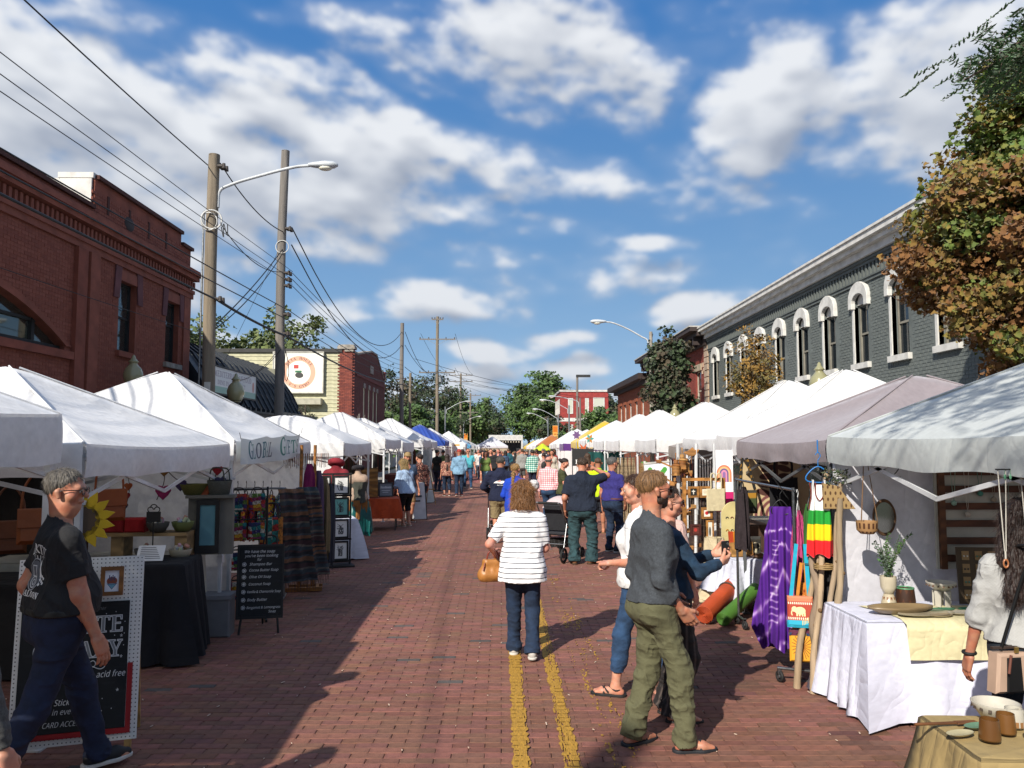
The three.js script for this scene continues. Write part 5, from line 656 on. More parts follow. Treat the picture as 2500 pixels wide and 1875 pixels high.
    for (const s of ['L', 'R']) { const sl = (c['sleeve' + s] ?? slv); if (sl <= 0) continue; const ap = grow(P.arm[s], (c.sloose ?? lo * .55 + .003)); ap[0][6] += .001; const [e, d] = sleeveCut(s, sl), A = field(sl <= 1 ? [ap[0]] : ap), sfold = fold(.009, 14, sd0 + 3); arms.push(...(sl <= 1 ? [ap[0]] : ap)); const sm = (c.sloose ?? lo * .55 + .003) * .4; sf.push((a, b, g) => Math.max(A(a, b, g) + Math.min(sfold(a, b, g) * (sl > 1 ? 1 : .6), sm), (a - e.x) * d.x + (b - e.y) * d.y + (g - e.z) * d.z)); }
    const nk = field([cap(S(0, .80 - (c.vneck || 0), .03 + (c.vneck ? .02 : 0)), S(0, .9, -.004), (c.neck || .036), (c.neck || .036) + .012)]), hem = S(0, c.hem, 0)[1], mslit = c.front ? 1 : 0;
    const k = .022 * H, f = (a, b, g) => { let d = tf(a, b, g) + Math.min(fo(a, b, g), lo * .45); d = Math.max(d, hem + (c.hemWave || .006) * sin(a * 19 + g * 13) - b); for (const s of sf) { const e = s(a, b, g), t = k - Math.abs(d - e); d = Math.min(d, e) - (t > 0 ? t * t / (4 * k) : 0); } return Math.max(d, -nk(a, b, g)); };
    return garment(name, f, pr.concat(arms), c.m, c.cell || q);
  };
  const bottoms = c => {
    const lo = c.loose ?? .012, lf = ['L', 'R'].map(s => { const l = grow(P.leg[s], lo); l[1] = cap(J['knee' + s], J['ankle' + s], .032 + lo / H, .023 + lo / H + (c.flare || 0), .02); const sl = c.len ?? 2, A = v3(sl <= 1 ? J['hip' + s] : J['knee' + s]), B = v3(sl <= 1 ? J['knee' + s] : J['ankle' + s]), t = sl <= 1 ? sl : sl - 1, e = A.clone().lerp(B, t), d = B.clone().sub(A).normalize(); if (t > .98 && sl > 1) e.addScaledVector(d, .022 * H); if (sl <= 1.02 || c.flare) l[0] = cap(J['hip' + s], J['knee' + s], .050 * Math.sqrt(wide) + lo / H, .034 + lo / H + (c.flare || 0) * (sl <= 1.02 ? 1 : .3), .03); const keep = sl <= 1 ? [l[0]] : l; if (sl > 1.9) keep.push(cap(J['ankle' + s], e.toArray(), .023 + lo / H + (c.flare || 0), .0235 + lo / H + (c.flare || 0), .02)); return [field(keep), e, d, keep]; });
    const hp = grow([P.torso[0], P.torso[5], ...(bel ? [P.torso[7]] : [])], lo), hfld = field(hp.concat(lf[0][3][0] ? [lf[0][3][0].map((v, i) => i === 8 ? .03 : v)] : [], [lf[1][3][0].map((v, i) => i === 8 ? .03 : v)])), fo = fold(c.fold ?? .006, c.fy || 13, sd0 + 9), wy = (c.waist || .575) * H;
    const cutLeg = ([A, e, d]) => (a, b, g) => Math.max(A(a, b, g) + Math.min(fo(a, b, g) * (1 + .8 * clamp((.3 * H - b) / (.2 * H))), lo * .4), (a - e.x) * d.x + (b - e.y) * d.y + (g - e.z) * d.z), cl = lf.map(cutLeg), k = .02 * H;
    const f = (a, b, g) => { let d = Math.max(hfld(a, b, g) + fo(a, b, g) * .5, .43 * H - b); for (const s of cl) { const e = s(a, b, g), t = k - Math.abs(d - e); d = Math.min(d, e) - (t > 0 ? t * t / (4 * k) : 0); } return Math.max(d, b - wy); };
    return garment(c.name || 'trousers', f, hp.concat(lf[0][3], lf[1][3]), c.m, c.cell || q);
  };
  if (o.pants) bottoms(o.pants);
  if (o.skirt) { const c = o.skirt, pr = [cap(S(-.03, .57, 0), S(-.04, c.len, 0), .055, .06 + c.r, .04), cap(S(.03, .57, 0), S(.04, c.len, 0), .055, .06 + c.r, .04), ...grow([P.torso[0], P.torso[5]], .012)], F0 = field(pr), yb = c.len * H; garment('skirt', (a, b, g) => Math.max(F0(a, b, g) + .012 * sin(Math.atan2(a, g) * 11) * clamp((.55 * H - b) / (.3 * H)), yb - b), pr, c.m, q); }
  if (o.shirt) J.shirt = top(o.shirt.name || 'shirt', o.shirt);
  if (o.jacket) top('jacket', o.jacket);
  // ---- shoes
  for (const s of ['L', 'R']) if (o.shoe) {
    const F = J['F' + s], c = o.shoe, y0 = F(0, 0)[1] + .001;
    if (c.sandal) { const so = field([cap(F(-.024, .006), F(.06, .006), .026, .028, .02), cap(F(.06, .006), F(.098, .007), .028, .02, .02)]), pr = [cap(F(-.03, .0), F(.1, .0), .035, .035)]; obj('sandal', surfaceNet((a, b, g) => Math.max(so(a, b, g), b - F(0, .012)[1], F(0, -.004)[1] - b), ...bounds(pr, .01), .006), c.m, root); for (const sg of [tube([F(.05, .006, -.024), F(.052, .034, -.008), F(.054, .036, .006), F(.05, .006, .026)], .009, 14, 6), tube([F(.08, .006, -.02), F(.06, .036, .0), F(.03, .02, .024)], .008, 14, 6), tube([F(-.005, .03, -.024), F(.03, .044, 0), F(-.005, .03, .024), F(-.03, .034, 0)], .007, 18, 6, true)]) obj('strap', sg, c.m, root); }
    else { const up_ = field([cap(F(-.02, .026), F(.06, .022), .0235, .0215, .02), cap(F(.06, .02), F(.1, .016), .022, .0155, .02), cap(F(0, .03), F(0, c.high || .05), .0245, .024, .015)]), pr = [cap(F(-.03, .02), F(.105, .02), .05, .05)]; obj('shoe', surfaceNet((a, b, g) => Math.max(up_(a, b, g), y0 - b, b - F(0, (c.high || .05) + .006)[1]), ...bounds(pr, .02), Math.max(.007, q * .6)), c.m, root); const so = field([cap(F(-.024, .008), F(.06, .008), .0265, .0265, .02), cap(F(.06, .008), F(.101, .008), .0265, .018, .02)]); obj('sole', surfaceNet((a, b, g) => Math.max(so(a, b, g), b - F(0, .0135)[1], y0 - .001 - b), ...bounds(pr, .02), Math.max(.006, q * .5)), c.sole || plain('#d8d4cc'), root); }
  }
  // ---- hair
  if (o.hair && o.hair.style !== 'none') {
    const c = o.hair, st = c.style, pr = [h([0, .95, -.014], [0, .952, .004], .0505 + (c.vol || 0), .049 + (c.vol || 0), .02)], cen = HD([0, .934, 0]), A = hy + tw, loc = (a, b, g) => { const X = a - hd[0], Y = b - hd[1], Z = g - hd[2], z1 = X * sin(A) + Z * cos(A), x1 = X * cos(A) - Z * sin(A); return [x1 / H / 1.07, (Y * cos(hp) + z1 * sin(hp)) / H / 1.06 + .855, (-Y * sin(hp) + z1 * cos(hp)) / H / 1.07]; };
    if (st === 'bob') pr.push(h([-.033, .94, -.01], [-.04, .862, -.004], .028, .029, .03), h([.033, .94, -.01], [.04, .862, -.004], .028, .029, .03), h([0, .94, -.03], [0, .862, -.032], .04, .042, .03), h([0, .965, .0], [0, .96, .02], .042, .036, .02));
    if (st === 'long') pr.push(h([-.03, .93, -.018], [-.038, .80, -.045], .027, .024, .03), h([.03, .93, -.018], [.038, .80, -.045], .027, .024, .03), h([0, .93, -.03], [0, c.len || .74, -.06], .036, .03, .03));
    if (st === 'pony' || st === 'bun') pr.push(h([0, .94, -.055], [0, st === 'bun' ? .95 : .9, -.075], .022, .022, .01)); if (st === 'pony') pr.push(h([0, .93, -.07], [0, c.len || .82, -.07], .02, .012, .01));
    if (st === 'braid') for (let i = 0; i < 9; i++) pr.push(h([(i % 2 ? .008 : -.008), .90 - i * .016, -.056 - i * .002], [(i % 2 ? -.008 : .008), .89 - i * .016, -.056 - i * .002], .0145 - i * .0006, .014 - i * .0006, .004));
    const F0 = field(pr), longish = st === 'bob' || st === 'long', sd = sd0, f = (a, b, g) => { const [X, Y, Z] = loc(a, b, g), an = Math.atan2(X, Z); let d = F0(a, b, g) + (c.rough || .0035) * (vn(an * 14 + sd, Y * 60, Z * 40) + vn(X * 180, Y * 70, Z * 180)) - .0; const back = (c.a ?? .934) + (c.b ?? .84) * Z - Y, face = Math.min(Z - (.012 - .3 * Math.max(0, Y - .93)), (c.fr ?? .968) - Y - Math.abs(X) * .3); if (!longish) d += .0045 * H * Math.exp(Math.min(0, back) * 45) * (Z > -.05 || st === 'short' || st === 'bald' ? 1 : 0); let cut = longish ? face : st === 'short' || st === 'bald' ? back * .76 : Math.max(Math.min(back * .76, 1), -1); if (st === 'braid' || st === 'pony' || st === 'bun') cut = Z < -.05 ? -1 : back * .76; d = Math.max(d, cut * H * .9); if (st === 'bald') d = Math.max(d, (Y - .955) * H); if (longish && st === 'bob') d = Math.max(d, (.845 + .006 * vn(an * 9, 1, sd) - Y) * H); return d; };
    const hm = obj('hair', surfaceNet(f, ...bounds(pr, .02), c.cell || Math.min(q * .6, .012)), hairM(c.c), root);
    if (q < .0145) strands(hm, c, H, longish ? .045 : st === 'short' || st === 'bald' ? .016 : .025, HD([0, .985, -.03]), root);
    if (c.beard) { const bp = [h([0, .905, .026], [0, .885, .032], .0335, .0225, .02), h([-.024, .895, .012], [.024, .895, .012], .0195, .0195, .02)], B0 = field(bp); obj('beard', surfaceNet((a, b, g) => { const [X, Y, Z] = loc(a, b, g); return Math.max(B0(a, b, g) + .002 * vn(a * 200, b * 120, g * 200), (Y - .905 + Math.max(0, .02 - Z) * .4 * -1) * H, (.0 - Z) * H); }, ...bounds(bp, .01), Math.min(q * .5, .01)), hairM(c.beard), root); }
  }
  if (o.cap) { const c = o.cap, cr = [h([0, .955, -.01], [0, .957, .004], .054, .053, .02)], C0 = field(cr), A = hy + tw; obj('cap', [surfaceNet((a, b, g) => Math.max(C0(a, b, g), HD([0, .948, 0])[1] - b), ...bounds(cr, .01), .008), at(ext(Array.from({ length: 13 }, (_, i) => { const t = i / 12 * PI; return [.045 * H * cos(t), .05 * H * sin(t)]; }), .006), 0, 0, 0, PI / 2 + .1, A).translate(...HD([0, .955, .042]))], c, root); }
  if (o.glasses) { const m = plain('#1a1414', .3), rim = s => { const c = HD([s * .0195, .931, .0585]); return at(new THREE.TorusGeometry(.0125 * H, .0014 * H, 6, 16), ...c, hp, hy + tw); }, gl = [rim(-1), rim(1), tube([HD([-.032, .934, .055]), HD([-.05, .934, .02]), HD([-.05, .93, -.01])], .0017 * H, 10, 5), tube([HD([.032, .934, .055]), HD([.05, .934, .02]), HD([.05, .93, -.01])], .0017 * H, 10, 5), tube([HD([-.008, .934, .06]), HD([0, .937, .064]), HD([.008, .934, .06])], .0014 * H, 6, 5)], G = obj('glasses', gl, m, root); for (const s of [-1, 1]) obj('lens', at(new THREE.CylinderGeometry(.0118 * H, .0118 * H, .002, 16), ...HD([s * .0195, .931, .0583]), PI / 2 + hp, hy + tw), o.glasses === 'sun' ? M('#140f0f', .1, { key: 'sunlens' }) : M('#cfd6da', .03, { transmission: .92, thickness: 0, key: 'clearlens', roughness: .02 }), G); }
  if (!o.noeyes && q < .02) for (const e of [-1, 1]) { const E_ = obj('eye', sph(.0068 * H, ...HD([e * .018, .931, .0468])), M('#b9aea4', .25, { key: 'eyewhite' }), root); obj('iris', sph(.0036 * H, ...HD([e * .018, .931, .0512])), M('#20150f', .2, { key: 'iris' }), E_); }
  if (o.belt) { const c = o.belt, pr = grow([P.torso[0], ...(bel ? [P.torso[7]] : [])], .019 + (o.pants?.loose || .01)), F0 = field(pr); obj('belt', surfaceNet((a, b, g) => Math.max(F0(a, b, g), Math.abs(b - .566 * H) - .011 * H), ...bounds(pr, .03), q * .9), c, root); }
  if (o.extra) o.extra(J, root);
  return root;
}
// a print lying on the cloth: the faces of a garment that look one way, lifted a little
function printOn(J, name, keep, uvfn, mat, lift = .0025) { const src = J.shirt.geometry, p = src.attributes.position, n = src.attributes.normal, P_ = [], N_ = [], U = []; for (let i = 0; i < p.count; i += 3) { let ok = true; for (let k = 0; k < 3; k++) if (!keep(p.getX(i + k), p.getY(i + k), p.getZ(i + k), n.getX(i + k), n.getY(i + k), n.getZ(i + k))) ok = false; if (!ok) continue; for (let k = 0; k < 3; k++) { const X = p.getX(i + k), Y = p.getY(i + k), Z = p.getZ(i + k), a = n.getX(i + k), b = n.getY(i + k), c = n.getZ(i + k); P_.push(X + a * lift, Y + b * lift, Z + c * lift); N_.push(a, b, c); U.push(...uvfn(X, Y, Z)); } } const g = new THREE.BufferGeometry(); g.setAttribute('position', new THREE.Float32BufferAttribute(P_, 3)); g.setAttribute('normal', new THREE.Float32BufferAttribute(N_, 3)); g.setAttribute('uv', new THREE.Float32BufferAttribute(U, 2)); return raw(name, g, mat, J.root); }
// ================= the people =================
const prt = (w, h, fn) => canvasTex(w, h, (x) => { x.clearRect(0, 0, w, h); fn(x, w, h); });
const decalM = (t, k) => M('#ffffff', .85, { map: t, alphaTest: .5, key: 'decal' + k });
const sh = (m, sole) => ({ m, sole });
const stripeT = tex(64, (u, v, i, j) => { const y = (v * 4) % 1, a = y > .29 && y < .47; return a ? [.13, .15, .22] : [.93, .93, .94]; }, true, 256);
const plaidT = tex(128, (u, v) => { const a = (u * 4) % 1, b = (v * 4) % 1, k = (a > .5 ? 1 : 0) + (b > .5 ? 1 : 0); return k === 2 ? [.05, .36, .33] : k === 1 ? [.42, .66, .6] : [.84, .86, .82]; });
const checkT = tex(128, (u, v) => { const a = (u * 10) % 1 > .55 ? 1 : 0, b = (v * 10) % 1 > .55 ? 1 : 0; return [[.9, .82, .82], [.82, .6, .62], [.72, .42, .45]][a + b]; });
const floralT = (a, b, c, d) => tex(128, (u, v) => { const n = pfbm(u, v, 8, 3), m = pvn(u * 14, v * 14, 14); return m > .45 ? b : m < -.5 ? c : n > .1 ? d : a; });
const CL = (t, k, r = 1) => M('#ffffff', .92, { map: rep(t, r), bumpMap: T.bumpSoft, bumpScale: .006, key: 'cl' + k });
const jeans = denim('#1e3350'), jeansD = denim('#1a2744'), jeansL = denim('#5e7f9c'), jeansM = denim('#2c4c72'), blk = plain('#141414'), bkS = sh(plain('#1c1c1e')), brS = sh(plain('#7d5232'), plain('#4a3524')), whS = sh(plain('#cfcac2'));

person('man in a black T-shirt with back print and glasses walking past the chalkboard', -2.60, -4.8, PI * .76, { H: 1.84, w: 1.02, belly: .02, chin: 1, skin: 'tan', twist: -.1, head: [-.55, .03], glasses: 'clear', res: .0105, hres: .0048,
  feet: { R: [-.06, -.20, 0, .02, -.25], L: [.06, .16, .05, 0] }, R: [-.13, .475, .07, [-.3, 0, -1]], L: [.125, .49, .0], palm: { R: [1, 0, -.4] },
  shirt: { m: tee('#1f1f21'), sleeve: .68, hem: .555, loose: .02, sloose: .017, fold: .009, neck: .04 }, pants: { m: jeansD, loose: .012, waist: .565, flare: .006, fold: .008 }, belt: plain('#17130f', .4), shoe: bkS, hair: { style: 'short', c: '#6a645c', rough: .005, a: .93, b: .8 },
  extra(J) {
    const t = prt(256, 320, (x, w, h) => { x.fillStyle = '#d9d9d6'; x.font = 'bold 62px serif'; x.textAlign = 'center'; const s = 'DIRTY'; [...s].forEach((c, i) => { x.save(); x.translate(48 + i * 40, 74 - 18 * Math.sin(i / 4 * PI)); x.rotate((i - 2) * .13); x.scale(1, 1.25); x.fillText(c, 0, 0); x.restore(); }); for (let i = 0; i < 9; i++) x.fillRect(40 + i * 21, 70, 5, 8 + (i * 7) % 18); x.strokeStyle = '#9fa2a6'; x.lineWidth = 7; x.beginPath(); x.ellipse(118, 178, 62, 88, .1, 0, 7); x.stroke(); x.fillStyle = '#5c6066'; x.beginPath(); x.ellipse(118, 178, 54, 78, .1, 0, 7); x.fill(); x.strokeStyle = '#c9cbcc'; x.lineWidth = 6; x.beginPath(); x.arc(118, 222, 30, 0, 7); x.stroke(); x.beginPath(); x.arc(118, 222, 14, 0, 7); x.stroke(); x.beginPath(); x.moveTo(90, 130); x.lineTo(130, 130); x.lineTo(140, 190); x.lineTo(96, 190); x.closePath(); x.stroke(); x.fillStyle = '#e4e4e2'; x.fillRect(168, 96, 10, 96); for (let i = 0; i < 7; i++) { x.beginPath(); x.arc(176 + (i % 3) * 15, 176 + i * 9, 8, 0, 7); x.fill(); } x.font = 'bold 46px serif'; x.scale(1, 1.0); x.fillText('SALOON', 128, 302); });
    printOn(J, 'back_print', (X, Y, Z, a, b, c) => c < -.25 && Y > .60 * J.H && Y < .775 * J.H && Math.abs(X) < .16, (X, Y) => [.5 - X / .30, (Y - .60 * J.H) / (.175 * J.H)], decalM(t, 'saloon'));
  } });
person('person in a grey sweater and purple skirt cut off at the photo edge', -2.27, -3.35, PI * .9, { H: 1.6, fem: 1, w: 1.15, skin: 'light', shirt: { m: knit('#5c5c5a'), sleeve: 1.9, hem: .47, loose: .022 }, skirt: { m: tee('#2c2342'), len: .12, r: .02 }, shoe: bkS, hair: { style: 'bob', c: '#241a14' }, nohands: 0 });
person('woman in a white striped T-shirt and jeans carrying a tan handbag', .2, -7.6, PI - .05, { H: 1.64, w: 1.08, fem: 1, skin: 'pink', res: .0105, feet: { L: [.055, .10, 0, 0], R: [-.055, -.04, 0, .012, -.15] }, L: [.17, .585, .07, [.45, -.3, -.8]], R: [-.08, .60, .16, [-.4, -.5, -.8]], hand: { L: 'grip' }, head: [0, .12],
  shirt: { m: M('#ffffff', .92, { map: rep(stripeT, 3, 5.4), bumpMap: T.bumpSoft, bumpScale: .006, key: 'stripe' }), sleeve: .82, hem: .435, loose: .016, flare: .022, fold: .010, sloose: .016, neck: .05 }, pants: { m: jeans, loose: .006, flare: .014, fold: .006 }, shoe: whS, hair: { style: 'bob', c: '#8a5f36', rough: .007, vol: -.002 } });
person('man in a dark grey sweatshirt and olive trousers with one hand in his pocket', 1.02, -5.4, PI / 2 + .36, { H: 1.81, w: .76, skin: 'tan', res: .0105, hres: .0048, head: [-.2, .02], feet: { L: [.065, -.06, .2, 0], R: [-.07, .08, -.25, 0] }, R: [-.09, .505, .06, [-.25, 0, -1]], L: [.07, .53, .09], palm: { R: [.6, 0, .6] },
  shirt: { m: knit('#454a50'), name: 'sweatshirt', sleeve: 1.55, hem: .53, loose: .015, fold: .010, neck: .037, sloose: .012 }, pants: { m: tee('#5b5a40'), loose: .014, fold: .011, flare: .008 }, shoe: { sandal: 1, m: plain('#20242a') }, hair: { style: 'short', c: '#8a6640', beard: '#4a301c', rough: .003, a: .922, b: .74 }, glasses: 'sun' });
person('woman in a denim jacket and striped dark trousers holding up a phone', 1.25, -5.98, PI / 2 + .1, { H: 1.67, fem: 1, skin: 'light', res: .0105, hres: .0048, head: [-.15, -.02], L: [.05, .70, .225, [.6, -1, -.2]], R: [-.06, .675, .21, [-.6, -1, -.2]], hand: { L: 'grip', R: 'grip' }, palm: { L: [-.6, .4, -.4], R: [.6, .4, -.4] },
  shirt: { m: denim('#1b3a55'), name: 'denim_jacket', sleeve: 1.93, hem: .53, loose: .018, fold: .011 }, pants: { m: M('#ffffff', .92, { map: tex(64, (u) => (u * 16) % 1 > .78 ? [.32, .28, .26] : [.10, .085, .085]), key: 'pinstripe' }), loose: .026, flare: .02, fold: .01 }, shoe: { sandal: 1, m: plain('#2a2624') }, hair: { style: 'bun', c: '#2c1b12', vol: -.001 }, glasses: 'sun' });
person('woman in a loose white T-shirt pointing left behind the man in grey', 1.1, -6.5, -PI / 2 - .35, { H: 1.74, fem: 1, skin: 'light', res: .011, head: [.25, .08], L: [.06, .60, .12, [.6, -1, -.6]], R: [-.13, .5, .03], hand: { L: 'point' }, palm: { L: [-.3, -1, 0] }, feet: { L: [.05, .1, 0, 0], R: [-.05, -.16, 0, .03, -.45] }, shirt: { m: tee('#dedede'), sleeve: .85, hem: .5, loose: .02, sloose: .026, fold: .013 }, pants: { m: jeansM, loose: .008, len: 1.72 }, shoe: { sandal: 1, m: plain('#1b1b1c') }, hair: { style: 'pony', c: '#4a3020', len: .86 } });
person('person with teal sneakers mostly hidden behind the man in grey', 1.36, -6.8, PI * .8, { H: 1.66, fem: 1, res: .013, shirt: { m: tee('#caa9a0'), sleeve: .6, hem: .52 }, pants: { m: tee('#70766f'), loose: .01, len: 1.5 }, shoe: sh(plain('#159a92'), plain('#e8e8e6')), hair: { style: 'pony', c: '#6a4a30' } });
person('woman with long dark hair and a light grey sweater at the pottery stall', 2.88, -4.42, PI - .35, { H: 1.68, fem: 1, w: 1.05, skin: 'tan', res: .0105, head: [-.5, .22], L: [.16, .475, .05], R: [-.1, .58, .17, [-.5, -1, 0]], palm: { L: [-1, 0, .3] }, shirt: { m: tee('#a8a8a6'), name: 'sweater', sleeve: 1.25, hem: .545, loose: .015, fold: .010, sloose: .014 }, pants: { m: denim('#16222e'), loose: .006 }, shoe: bkS, hair: { style: 'long', c: '#2e1a12', len: .70, rough: .008, vol: .004 }, extra(J, root) { const w = J.wrL; obj('wristwatch', at(new THREE.TorusGeometry(.031, .009, 8, 20), w[0], w[1] + .015, w[2], PI / 2 - .1), blk, root); } });
person('man in a navy T-shirt and loose teal trousers scratching his forehead', 1.34, -13.4, PI - .1, { H: 1.76, w: 1.16, skin: 'tan', res: .013, head: [-.45, .3], feet: { L: [.075, 0, .2, 0], R: [-.085, .03, -.7, 0] }, R: [-.115, .90, .09, [-1, -.35, .2]], L: [.16, .50, .05], hand: { R: 'grip' }, shirt: { m: tee('#131e30'), sleeve: .8, hem: .505, loose: .045, sloose: .026, fold: .012 }, pants: { m: denim('#2e4f55'), loose: .03, flare: .012, fold: .014 }, shoe: brS, hair: { style: 'short', c: '#4a3624', rough: .004 } });
person('man in a neon yellow T-shirt and dark shorts seen from behind', 2.16, -17.9, PI - .15, { H: 1.68, w: 1.08, skin: 'tan', res: .015, feet: { L: [.05, -.08, 0, .02, -.2], R: [-.06, .1, 0, 0] }, shirt: { m: tee('#b9d80a'), sleeve: .75, hem: .49, loose: .024 }, pants: { m: tee('#232833'), len: .9, loose: .026, flare: .01 }, shoe: { sandal: 1, m: plain('#8a6a4a') }, hair: { style: 'short', c: '#6b4a33', rough: .002, a: .945, vol: -.002 } });
person('grey haired man in a purple polo shirt and jeans with sunglasses', 2.06, -14.9, PI * .74, { H: 1.74, w: 1.1, skin: 'tan', res: .013, head: [-.25, 0], R: [-.12, .5, .07, [-1, 0, -.6]], belly: .01, glasses: 'sun', shirt: { m: tee('#2f2a72'), sleeve: .62, hem: .545, loose: .018 }, pants: { m: jeans, loose: .014, fold: .01 }, belt: plain('#5a2e22'), shoe: bkS, hair: { style: 'short', c: '#6f6d6a' } });
person('woman in an olive T-shirt looking down at her phone', 1.42, -18.6, PI / 2 - .1, { H: 1.66, fem: 1, w: 1.05, res: .015, head: [-.2, .35], L: [.06, .66, .16, [.5, -1, -.5]], R: [-.06, .655, .16, [-.5, -1, -.5]], hand: { L: 'grip', R: 'grip' }, feet: { L: [.05, .09, 0, 0], R: [-.05, -.06, 0, 0] }, shirt: { m: tee('#3f4426'), sleeve: .6, hem: .5, loose: .016 }, pants: { m: jeans, loose: .004, len: 1.86 }, shoe: { sandal: 1, m: plain('#c49a78') }, hair: { style: 'bun', c: '#2e1c15' } });
person('balding man in a pink checked shirt behind the olive T-shirt woman', 1.15, -19.5, PI * .85, { H: 1.68, w: 1.1, skin: 'pink', res: .016, shirt: { m: CL(checkT, 'check', 2), sleeve: 1.9, hem: .52, loose: .02 }, pants: { m: jeansM, loose: .012 }, shoe: bkS, hair: { style: 'bald', c: '#7a736b' } });
person('grey haired man in a navy jacket and khaki shorts pushing a stroller', -.02, -16.4, PI, { H: 1.73, w: 1.2, skin: 'tan', res: .013, head: [-.5, .06], feet: { L: [.06, -.1, 0, .03, -.35], R: [-.06, .08, 0, 0] }, L: [.13, .58, .16, [1, -.3, -.6]], R: [-.13, .58, .16, [-1, -.3, -.6]], hand: { L: 'grip', R: 'grip' }, shirt: { m: tee('#121a36'), name: 'jacket', sleeve: 1.96, hem: .485, loose: .034, sloose: .024, fold: .012 }, pants: { m: tee('#8a7a58'), len: .92, loose: .024, flare: .012 }, shoe: sh(plain('#3a342e')), hair: { style: 'short', c: '#5b564f' },
  extra(J) { const t = prt(256, 160, (x) => { x.fillStyle = '#e4e2e0'; x.beginPath(); x.moveTo(10, 92); x.quadraticCurveTo(70, 20, 120, 50); x.quadraticCurveTo(180, 40, 246, 66); x.lineTo(230, 100); x.lineTo(190, 84); x.lineTo(140, 104); x.lineTo(60, 92); x.closePath(); x.fill(); x.fillStyle = '#d69c92'; x.beginPath(); x.moveTo(60, 66); x.lineTo(120, 26); x.lineTo(140, 70); x.closePath(); x.fill(); x.fillStyle = '#e8e8e6'; x.font = 'italic bold 26px serif'; x.fillText('Sanctuary', 66, 142); }); printOn(J, 'back_print', (X, Y, Z, a, b, c) => c < -.3 && Y > .655 * J.H && Y < .745 * J.H && Math.abs(X) < .16, (X, Y) => [.5 - X / .32, (Y - .655 * J.H) / (.09 * J.H)], decalM(t, 'shark')); } });
person('woman in a royal blue top with a long blonde braid', .27, -15.7, PI - .2, { H: 1.6, fem: 1, w: 1.1, res: .014, head: [-.3, .02], L: [.12, .55, .1], R: [-.1, .62, .18, [-.6, -1, 0]], shirt: { m: tee('#0f3fb4'), sleeve: 1.9, hem: .40, loose: .018, flare: .012 }, pants: { m: jeans }, shoe: bkS, hair: { style: 'braid', c: '#b08a55' } });
person('woman with a black backpack and floral dress over purple leggings', 1.62, -30.8, PI + .1, { H: 1.64, fem: 1, res: .018, shirt: { m: CL(floralT([.6, .5, .5], [.75, .68, .64], [.35, .22, .3], [.66, .55, .52]), 'floral1', 3), sleeve: .5, hem: .36, flare: .025, loose: .014 }, pants: { m: tee('#4a2a52'), loose: .002 }, shoe: bkS, hair: { style: 'bun', c: '#33211a' }, extra(J, r) { const b = obj('backpack', [sph(.13, 0, .70 * J.H, -.16, 1, 1.35, .6), sph(.1, 0, .64 * J.H, -.21, 1, .8, .5)], blk, r); obj('strap', [tube([[-.08, .80 * J.H, -.06], [-.1, .8 * J.H, .05], [-.1, .7 * J.H, .1], [-.12, .64 * J.H, -.05]], .014, 14, 5), tube([[.08, .80 * J.H, -.06], [.1, .8 * J.H, .05], [.1, .7 * J.H, .1], [.12, .64 * J.H, -.05]], .014, 14, 5)], blk, b); } });
person('man in a green and white plaid shirt walking away', 1.27, -33, PI - .1, { H: 1.74, res: .018, skin: 'tan', shirt: { m: CL(plaidT, 'plaid', 3), sleeve: 1.5, hem: .47, loose: .03 }, pants: { m: jeansD, loose: .012 }, shoe: bkS, hair: { style: 'short', c: '#2e221a' } });
person('person in a pale grey hoodie and grey shorts walking away', .96, -37.5, PI, { H: 1.76, res: .02, shirt: { m: knit('#9c9c98'), name: 'hoodie', sleeve: 1.9, hem: .49, loose: .035 }, pants: { m: tee('#5a5b5a'), len: .85, loose: .02 }, shoe: whS, hair: { style: 'short', c: '#5a4530' }, nohands: 1 });
person('woman in a soft green T-shirt and light jeans coming this way', -.72, -35.5, .15, { H: 1.66, fem: 1, w: 1.1, res: .018, feet: { L: [.05, .1, 0, 0], R: [-.05, -.1, 0, .02] }, shirt: { m: tee('#69803f'), sleeve: .6, hem: .47, loose: .018 }, pants: { m: jeansL, loose: .008 }, shoe: whS, hair: { style: 'bob', c: '#3a2418' }, glasses: 'sun' });
person('big man in a pale turquoise T-shirt and jeans coming this way', -1.52, -36, .25, { H: 1.78, w: 1.25, belly: .015, res: .018, feet: { L: [.06, .12, 0, 0], R: [-.06, -.1, 0, .02] }, shirt: { m: tee('#56b3c0'), sleeve: .65, hem: .52, loose: .022 }, pants: { m: jeansM, loose: .012 }, shoe: bkS, hair: { style: 'short', c: '#5e3d26' }, glasses: 'sun' });
person('man in a light blue shirt and red cap walking away', -1.62, -30.5, PI, { H: 1.77, w: 1.1, res: .017, skin: 'tan', feet: { L: [.05, -.1, 0, .02, -.3], R: [-.05, .1, 0, 0] }, shirt: { m: tee('#7da3bf'), sleeve: 1.5, hem: .47, loose: .034, fold: .014 }, pants: { m: jeans, loose: .012 }, shoe: sh(plain('#7a3a2e')), cap: plain('#b0392f') });
person('woman with very long brown hair and a patterned top at the far stalls', -2.1, -30.8, PI + .15, { H: 1.6, fem: 1, res: .018, shirt: { m: CL(floralT([.5, .3, .26], [.75, .62, .52], [.2, .1, .1], [.62, .42, .36]), 'floral2', 4), sleeve: .8, hem: .48, loose: .03 }, pants: { m: jeans, len: 1.6, loose: .016 }, shoe: sh(plain('#6b3a2a')), hair: { style: 'long', c: '#3a241a', len: .62 } });
person('dark haired man in black beside the maple leaf banner', -2.7, -33.5, PI * .8, { H: 1.74, res: .02, shirt: { m: tee('#151515'), sleeve: .6, hem: .5 }, pants: { m: jeansD }, shoe: bkS, hair: { style: 'short', c: '#1d1511' }, nohands: 1 });
